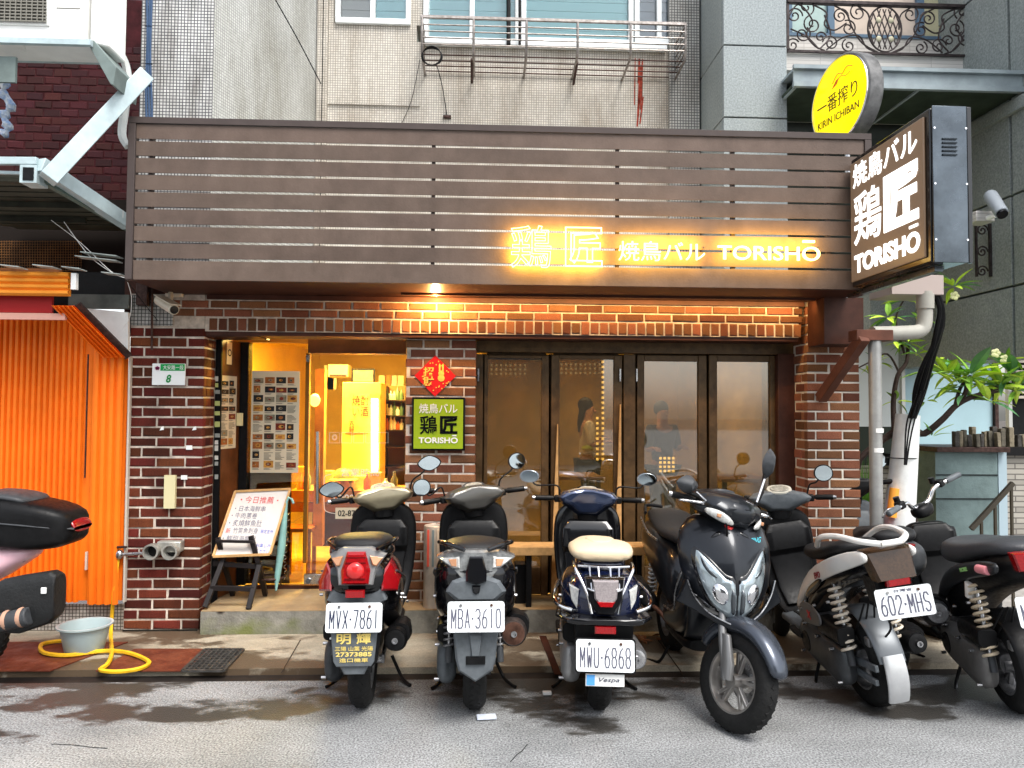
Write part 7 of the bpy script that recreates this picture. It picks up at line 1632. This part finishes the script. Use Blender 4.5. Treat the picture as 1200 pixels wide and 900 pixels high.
# handlebar cowl front
HC = [(-.21, .985, .01, .03, .02), (-.17, 1.03, .03, .05, .035), (-.09, 1.08, .02, .07, .05), (0, 1.11, .012, .08, .06), (.09, 1.08, .02, .07, .05), (.17, 1.03, .03, .05, .035), (.21, .985, .01, .03, .02)]
k.bars(bm4, .335, 1.07, 'angular', ms=(), hz=.07, thick=1.4)
k.o(k.b(True).loft([((x, y - .04, 1.06 + dz), (0, hy * 1.25, -.035), (0, .02, hz * 1.3), 2.2) for x, y, dz, hy, hz in HC], 20), 'front_cowl', bm4, sub=1)
k.o(k.b(True).loft([((0, 1.14, 1.015), (.03, 0, 0), (0, .012, .03), 2), ((0, 1.10, 1.05), (.09, 0, 0), (0, .03, .03), 2), ((0, 1.02, 1.095), (.12, 0, 0), (0, .03, .02), 2.2), ((0, .96, 1.10), (.08, 0, 0), (0, .02, .01), 2.2)]), 'visor', bm4g, sub=1)
for sx in (-1, 1):
    k.o(k.b(True).loft([((sx * .07, 1.135, 1.005), (.004, 0, 0), (0, 0, .008), 2), ((sx * .11, 1.125, 1.02), (.0, .02, 0), (0, 0, .026), 2), ((sx * .16, 1.085, 1.04), (.0, .02, 0), (0, 0, .028), 2), ((sx * .20, 1.03, 1.05), (.0, .012, 0), (0, 0, .014), 2)]), 'indicator', m_clr, sub=1)
    k.o(k.b(True).cbox((sx * .155, 1.105, 1.035), (.03, .012, .02)), 'indicator_bulb', m_amb, bev=.004)
for sx, hd in ((-1, Vector((-.23, 1.00, 1.37))), (1, Vector((.30, .98, 1.16)))):
    base = Vector((sx * .15, 1.02, 1.07)); k.o(k.b(True).tube([base, base.lerp(hd, .45) + Vector((sx * .02, .01, 0)), hd - Vector((sx * .01, 0, .04))], [.012, .010, .010], 8), 'mirror_stem', m_black); k.o(k.b(True).tube([base.lerp(hd, .25) + Vector((0, .015, 0)), base.lerp(hd, .7) + Vector((0, .015, 0))], .007, 8), 'stem_insert', m_chrome)
    w1_, w2_ = ((.042, .088) if sx < 0 else (.075, .05))
    mo = k.o(k.b(True).loft([(hd + Vector((0, .05, 0)), (w1_ * .12, 0, 0), (0, 0, w2_ * .5), 1.3), (hd + Vector((0, .02, 0)), (w1_ * .8, 0, 0), (0, 0, w2_ * .85), 1.5), (hd, (w1_, 0, 0), (0, 0, w2_), 1.5)], 24), 'mirror', m_dgrey, smooth=30); k.o(k.b(True).loft([(hd - Vector((0, .001, 0)), (w1_ * .9, 0, 0), (0, 0, w2_ * .9), 1.5), (hd - Vector((0, .003, 0)), (w1_ * .88, 0, 0), (0, 0, w2_ * .88), 1.5)], 24), 'mirror_glass', m_mirror, mo)
k.spring((.12, -.08, .38), (.12, -.02, .62))
k.strips([(.0, -.3, .92), (.12, -.28, .93), (.17, -.1, .90)], .012, m_black, 'grab_rail')

# 5 ---- white black scooter 602-MHS (seen from its left rear)
k = Bike('scooter', 'white and black sports scooter with plate 602-MHS and striped shock', 2.20, -1.38, -1, -9, -14, wb=1.27)
wh5 = mat('scooter_white', (.80, .78, .74), .25, coat=.7, var=.06); m_cvt5 = mat('case_dark', (.07, .075, .08), .4, .4, var=.3)
k.wheel((0, 0, .245), wd=.07, spokes=5); k.engine(cvt=m_cvt5, muf=m_black, mx=.19, mz=.36); k.front(m_black); k.shield(m_black, m_black, .20, .93, m_grey)
BS = [(-.40, .85, .06, .04), (-.34, .85, .11, .08), (-.20, .81, .14, .10), (0, .74, .155, .11), (.20, .66, .155, .12), (.38, .55, .15, .14), (.48, .46, .12, .12), (.52, .42, .08, .08)]
k.body(BS, m_blackg, [(-.16, .90, .07, .02), (-.10, .90, .12, .04), (.0, .87, .14, .05), (.10, .83, .14, .045), (.3, .79, .135, .05), (.45, .78, .09, .04), (.52, .77, .05, .025)])
for sx in (-1, 1):
    b = k.b(); prof = [(-.44, .91, .02), (-.36, .90, .04), (-.20, .845, .05), (.02, .765, .05), (.22, .67, .06), (.40, .54, .045), (.50, .42, .02)]
    b.loft([((sx * (.125 if y < -.3 else .155), y, z), (.018, 0, 0), (0, 0, h), 2.3) for y, z, h in prof], 16); k.o(b, 'side_panel', wh5, sub=1)
    b = k.b(); b.loft([((sx * .165, y, z), (.006, 0, 0), (0, 0, h), 2.3) for y, z, h in ((.05, .70, .01), (.12, .67, .035), (.25, .60, .04), (.33, .53, .01))], 12); k.o(b, 'black_decal', m_blackg, sub=1)
    k.strips([(sx * .14, .10, .88), (sx * .165, -.02, .95), (sx * .15, -.20, .985), (sx * .12, -.38, .985), (sx * .05, -.46, .975)], [.016] * 21, wh5, 'grab_handle')
k.strips([(-.05, -.46, .975), (0, -.465, .975), (.05, -.46, .975)], .016, wh5, 'grab_handle')
b = MB(); add_text(b, 'EVO', (-.176, .12, .69), (0, -1, .33), (0, .33, 1), .09, .035, (-1, 0, 0), .002, .03, 0, .2); k.o(b, 'body_lettering', mat('dark_red_print', (.25, .02, .03), .4), smooth=0)
k.flat('tail_light', [(-.12, .935), (.12, .935), (.10, .79), (-.10, .79)], -.49, mat('smoked_lens', (.035, .018, .008), .15, coat=.25, var=.35, vs=90), .06, tilt=.35, inset=.015, idp=.012)
k.flat('reflector', [(-.06, .80), (.06, .80), (.06, .765), (-.06, .765)], -.47, m_red, .02); k.flat('under_tail', [(-.10, .80), (.10, .80), (.08, .66), (-.08, .66)], -.42, m_black, .12)
k.clutter(random.Random(3))
p, M_ = k.plate_('602·MHS', -.50, .69, .27, .145, m_ink2, tilt=-8, rz=-6); b = MB(M_); add_text(b, '台灣省', (-.045, -.0005, .05), (1, 0, 0), (0, 0, 1), .09, .015, (0, -1, 0), .001, .01); k.o(b, 'plate_heading', m_ink2, p, smooth=0)
k.spring((-.14, -.10, .34), (-.13, -.02, .68), .036, 10, mat('spring_cream', (.62, .55, .45), .4), .008); k.spring((.14, -.10, .36), (.13, -.02, .68), .034, 9, mat('spring_cream', (.62, .55, .45)), .008)
arc_fender(k, .285, 75, 165, .075, mat('fender_grey', (.12, .13, .14), .35, .3)); arc_fender(k, .30, 158, 205, .058, mat('fender_silver', (.55, .56, .57), .3, .6, var=.1), .012, 'fender_flap')
k.o(k.b().beam((-.09, -.02, .27), (-.09, -.28, .30), .02, .035), 'fender_stay', m_grey, bev=.004); k.o(k.b().beam((-.10, .02, .22), (-.09, -.26, .22), .02, .03), 'fender_stay', m_grey, bev=.004)
k.o(k.b().loft([((-.205, y, z), (.008, 0, 0), (0, 0, h), 2.5) for y, z, h in ((.05, .47, .02), (.12, .48, .06), (.30, .47, .07), (.36, .44, .03))]), 'engine_cover', mat('cover_silver', (.16, .16, .16), .4, .4), sub=1)
b = MB(); add_text(b, 'X', (-.216, .22, .45), (0, -1, 0), (0, 0, 1), .05, .045, (-1, 0, 0), .002, .04); k.o(b, 'engine_badge', mat('emblem_red', (.5, .03, .03)), smooth=0)
k.bars(m_grey, .33, 1.01, 'round', mm=(.30, .98, 1.19), ms=((1, 1),), dash=mat('dash_cream', (.45, .44, .38), .4))

# 6 ---- dark scooter behind, one mirror
k = Bike('scooter', 'dark grey scooter half hidden behind the 602-MHS scooter, red stripe', 2.60, -.86, -16, -3, 12, wb=1.25)
k.wheel((0, 0, .245)); k.engine(cvt=m_dgrey, muf=m_dgrey, mufc=m_alu, mx=.20, mz=.42, mr=.07, mend=-.25); k.front(m_black); k.shield(m_grey, m_grey, .19, .93, m_grey)
k.body(SP0, m_dgrey, ST0); k.bars(m_black, .32, 1.03, 'round', mm=(.25, .98, 1.21), ms=((1, 1),))
k.flat('red_guard', [(.16, .60), (.19, .62), (.17, .93), (.14, .93)], .88, mat('guard_red', (.65, .02, .05), .3, coat=.5), .03); k.flat('tail_light', [(-.08, .84), (.08, .84), (.06, .77), (-.06, .77)], -.36, m_red, .03); k.flat('front_reflector', [(.12, .40), (.15, .40), (.15, .34), (.12, .34)], .80, m_red, .02)
k.o(k.b(True).ball((-.06, .93, .99), (.07, .05, .06)), 'gauge_pod', m_black); k.spring((-.13, -.10, .36), (-.13, -.04, .62))

# 7 ---- grey scooter at the right edge
k = Bike('scooter', 'grey and black naked bar scooter cut by the right edge, cream spring', 2.93, -1.50, -12, -7, 34, wb=1.28)
g7 = mat('dark_titanium', (.03, .032, .035), .35, .4, coat=.3)
k.wheel((0, 0, .245), wd=.065); k.engine(cvt=mat('case_grey', (.16, .155, .15), .45, .3, var=.2), mx=.2, mz=.38); k.front(m_black); k.shield(m_black, m_black, .18, .86)
k.body([(q[0], q[1], q[2], q[3]) for q in BS], m_black, [(-.36, .93, .08, .03), (-.25, .935, .14, .05), (-.1, .90, .17, .06), (.08, .85, .18, .075), (.28, .82, .175, .085), (.42, .80, .14, .08), (.52, .76, .08, .06), (.56, .72, .04, .03)], mat('seat_grey', (.045, .047, .052), .4, var=.1, bump=.2, bs=120))
for sx in (-1, 1):
    k.o(k.b().loft([((sx * .16, y, z), (.02, 0, 0), (0, 0, h), 2.4) for y, z, h in ((-.40, .86, .03), (-.2, .82, .045), (.1, .74, .05), (.32, .64, .06), (.44, .52, .05), (.46, .40, .02))], 16), 'side_panel', g7, sub=1)
b = MB(); add_text(b, 'MORE', (-.186, .02, .755), (0, -1, .28), (0, .28, 1), .10, .022, (-1, 0, 0), .002, .03); k.o(b, 'sticker_lettering', mat('sticker_green', (.3, .6, .2), .4), smooth=0)
k.spring((-.14, -.10, .32), (-.13, -.0, .70), .036, 11, mat('spring_gold', (.60, .50, .36), .4), .008); k.o(k.b().cyl((-.15, .0, .70), (-.15, .02, .62), .028), 'reservoir', m_white)
k.flat('tail_light', [(-.10, .93), (.10, .93), (.08, .84), (-.08, .84)], -.42, m_red, .05); k.o(k.b().lathe([(0, -.01), (.02, -.01), (.024, .0), (.024, .1)], (-.175, -.30, .83), (0, .9, -.1), 16), 'pink_end_cap', mat('pink_cap', (.7, .25, .28), .3))
arc_fender(k, .285, 20, 175, .085, m_black, .014, 'inner_fender')
k.clutter(random.Random(4))
k.plate_('MLL·2085', -.48, .66, .28, .145, m_ink2)
for sx in (-1, 1):
    h_ = k.o(k.b(True).tube(smooth_path([(0, 1.0, .98), (sx * .08, .99, 1.0), (sx * .14, .97, 1.06), (sx * .24, .95, 1.07)], 5), .014, 12), 'handlebar', m_chrome); k.o(k.b(True).tube([(sx * .24, .95, 1.07), (sx * .245, .95, 1.07), (sx * .36, .93, 1.072), (sx * .365, .93, 1.072)], [.014, .021, .020, .012], 12), 'grip', m_grey, h_)
    k.o(k.b(True).tube(smooth_path([(sx * .21, 1.0, 1.06), (sx * .26, 1.03, 1.06), (sx * .36, .99, 1.05)], 4), .006, 8), 'brake_lever', m_steel); k.o(k.b(True).cbox((sx * .20, .97, 1.07), (.05, .06, .05)), 'switch_box', m_black, bev=.01); k.o(k.b(True).cyl((sx * .18, 1.0, 1.08), (sx * .18, 1.0, 1.12), .02), 'brake_reservoir', m_black)
k.o(k.b(True).loft([((0, 1.0, .90), (.07, 0, 0), (0, .06, 0), 2.6), ((0, 1.0, .98), (.09, 0, 0), (0, .06, 0), 2.6), ((0, 1.0, 1.0), (.05, 0, 0), (0, .04, 0), 2.6)]), 'headlight_shell', m_black, sub=1)

# 8 ---- pink scooter with top box at left edge (heading left)
k = Bike('scooter', 'pink scooter with black top box and saddle bag at left edge', -3.08, -.78, 90, 0, 0)
pk = mat('pale_pink', (.78, .48, .54), .3, coat=.5, var=.08)
k.wheel((0, 0, .245), wd=.06); k.engine(cvt=m_alu, mx=.19, mz=.34); k.front(pk); k.shield(pk, pk, .19, .92)
k.body([(-.42, .74, .07, .025), (-.34, .72, .13, .06), (-.12, .65, .19, .14), (.10, .62, .20, .17), (.30, .58, .18, .20), (.44, .50, .14, .20), (.50, .46, .10, .16)], pk, ST0)
k.bars(pk, .33, 1.0, 'round'); k.flat('tail_light', [(-.09, .74), (.09, .74), (.07, .68), (-.07, .68)], -.36, m_red, .03)
k.strips([(-.1, .0, .82), (-.1, -.25, .80), (0, -.34, .79), (.1, -.25, .80), (.1, 0, .82)], .010, m_black, 'rack')
tbx = Bike.o(k, k.b().loft([((0, y, z), (.20 * w_, 0, 0), (0, 0, h), 4.5) for y, z, w_, h in ((-.04, .93, .7, .10), (-.06, .93, .92, .14), (-.20, .92, 1.0, .155), (-.42, .90, 1.0, .15), (-.58, .885, .9, .125), (-.67, .88, .62, .075))], 24), 'top_box', m_black, sub=1)
k.o(k.b().loft([((0, y, z), (.205 * w_, 0, 0), (0, 0, .010), 3) for y, z, w_ in ((-.035, .945, .7), (-.06, .945, .93), (-.20, .935, 1.01), (-.42, .915, 1.01), (-.56, .897, .87), (-.67, .88, .52))], 24), 'box_seam', m_dgrey, tbx)
k.o(k.b().loft([((0, y, z), (.15, 0, 0), (0, 0, .03), 2.6) for y, z in ((-.10, 1.06), (-.14, 1.085), (-.34, 1.065), (-.42, 1.03))]), 'box_pad', m_dgrey, tbx, sub=1)
k.o(k.b().loft([((0, y, z), (.10, 0, 0), (0, 0, .028), 2.6) for y, z in ((-.60, .92), (-.655, .905), (-.67, .885))]), 'box_reflector', m_red, tbx)
pn = k.o(k.b().loft([((-.25, y, z), (.07, 0, 0), (0, 0, h), 3.5) for y, z, h in ((-.34, .47, .11), (-.36, .47, .15), (-.48, .48, .165), (-.64, .52, .15), (-.68, .53, .12))], 20), 'saddle_bag', mat('bag_leather', (.012, .0125, .013), .5, var=.3, bump=.4, spec=.3), bev=.012, smooth=25)
k.o(k.b().cyl((-.33, -.33, .38), (-.33, -.56, .43), .052), 'bag_roll', m_dgrey, pn, bev=.008)
for y in (-.36, -.44, -.52): k.o(k.b().lathe([(.053, -.012), (.056, 0), (.053, .012)], (-.33, y, .386 - (y + .33) * .2), (0, 1, -.1), 18), 'bag_strap', mat('tan_strap', (.45, .26, .18), .5), pn)
k.o(k.b().cbox((-.325, -.63, .57), (.01, .03, .035)), 'bag_tag', m_white, pn, bev=.003)
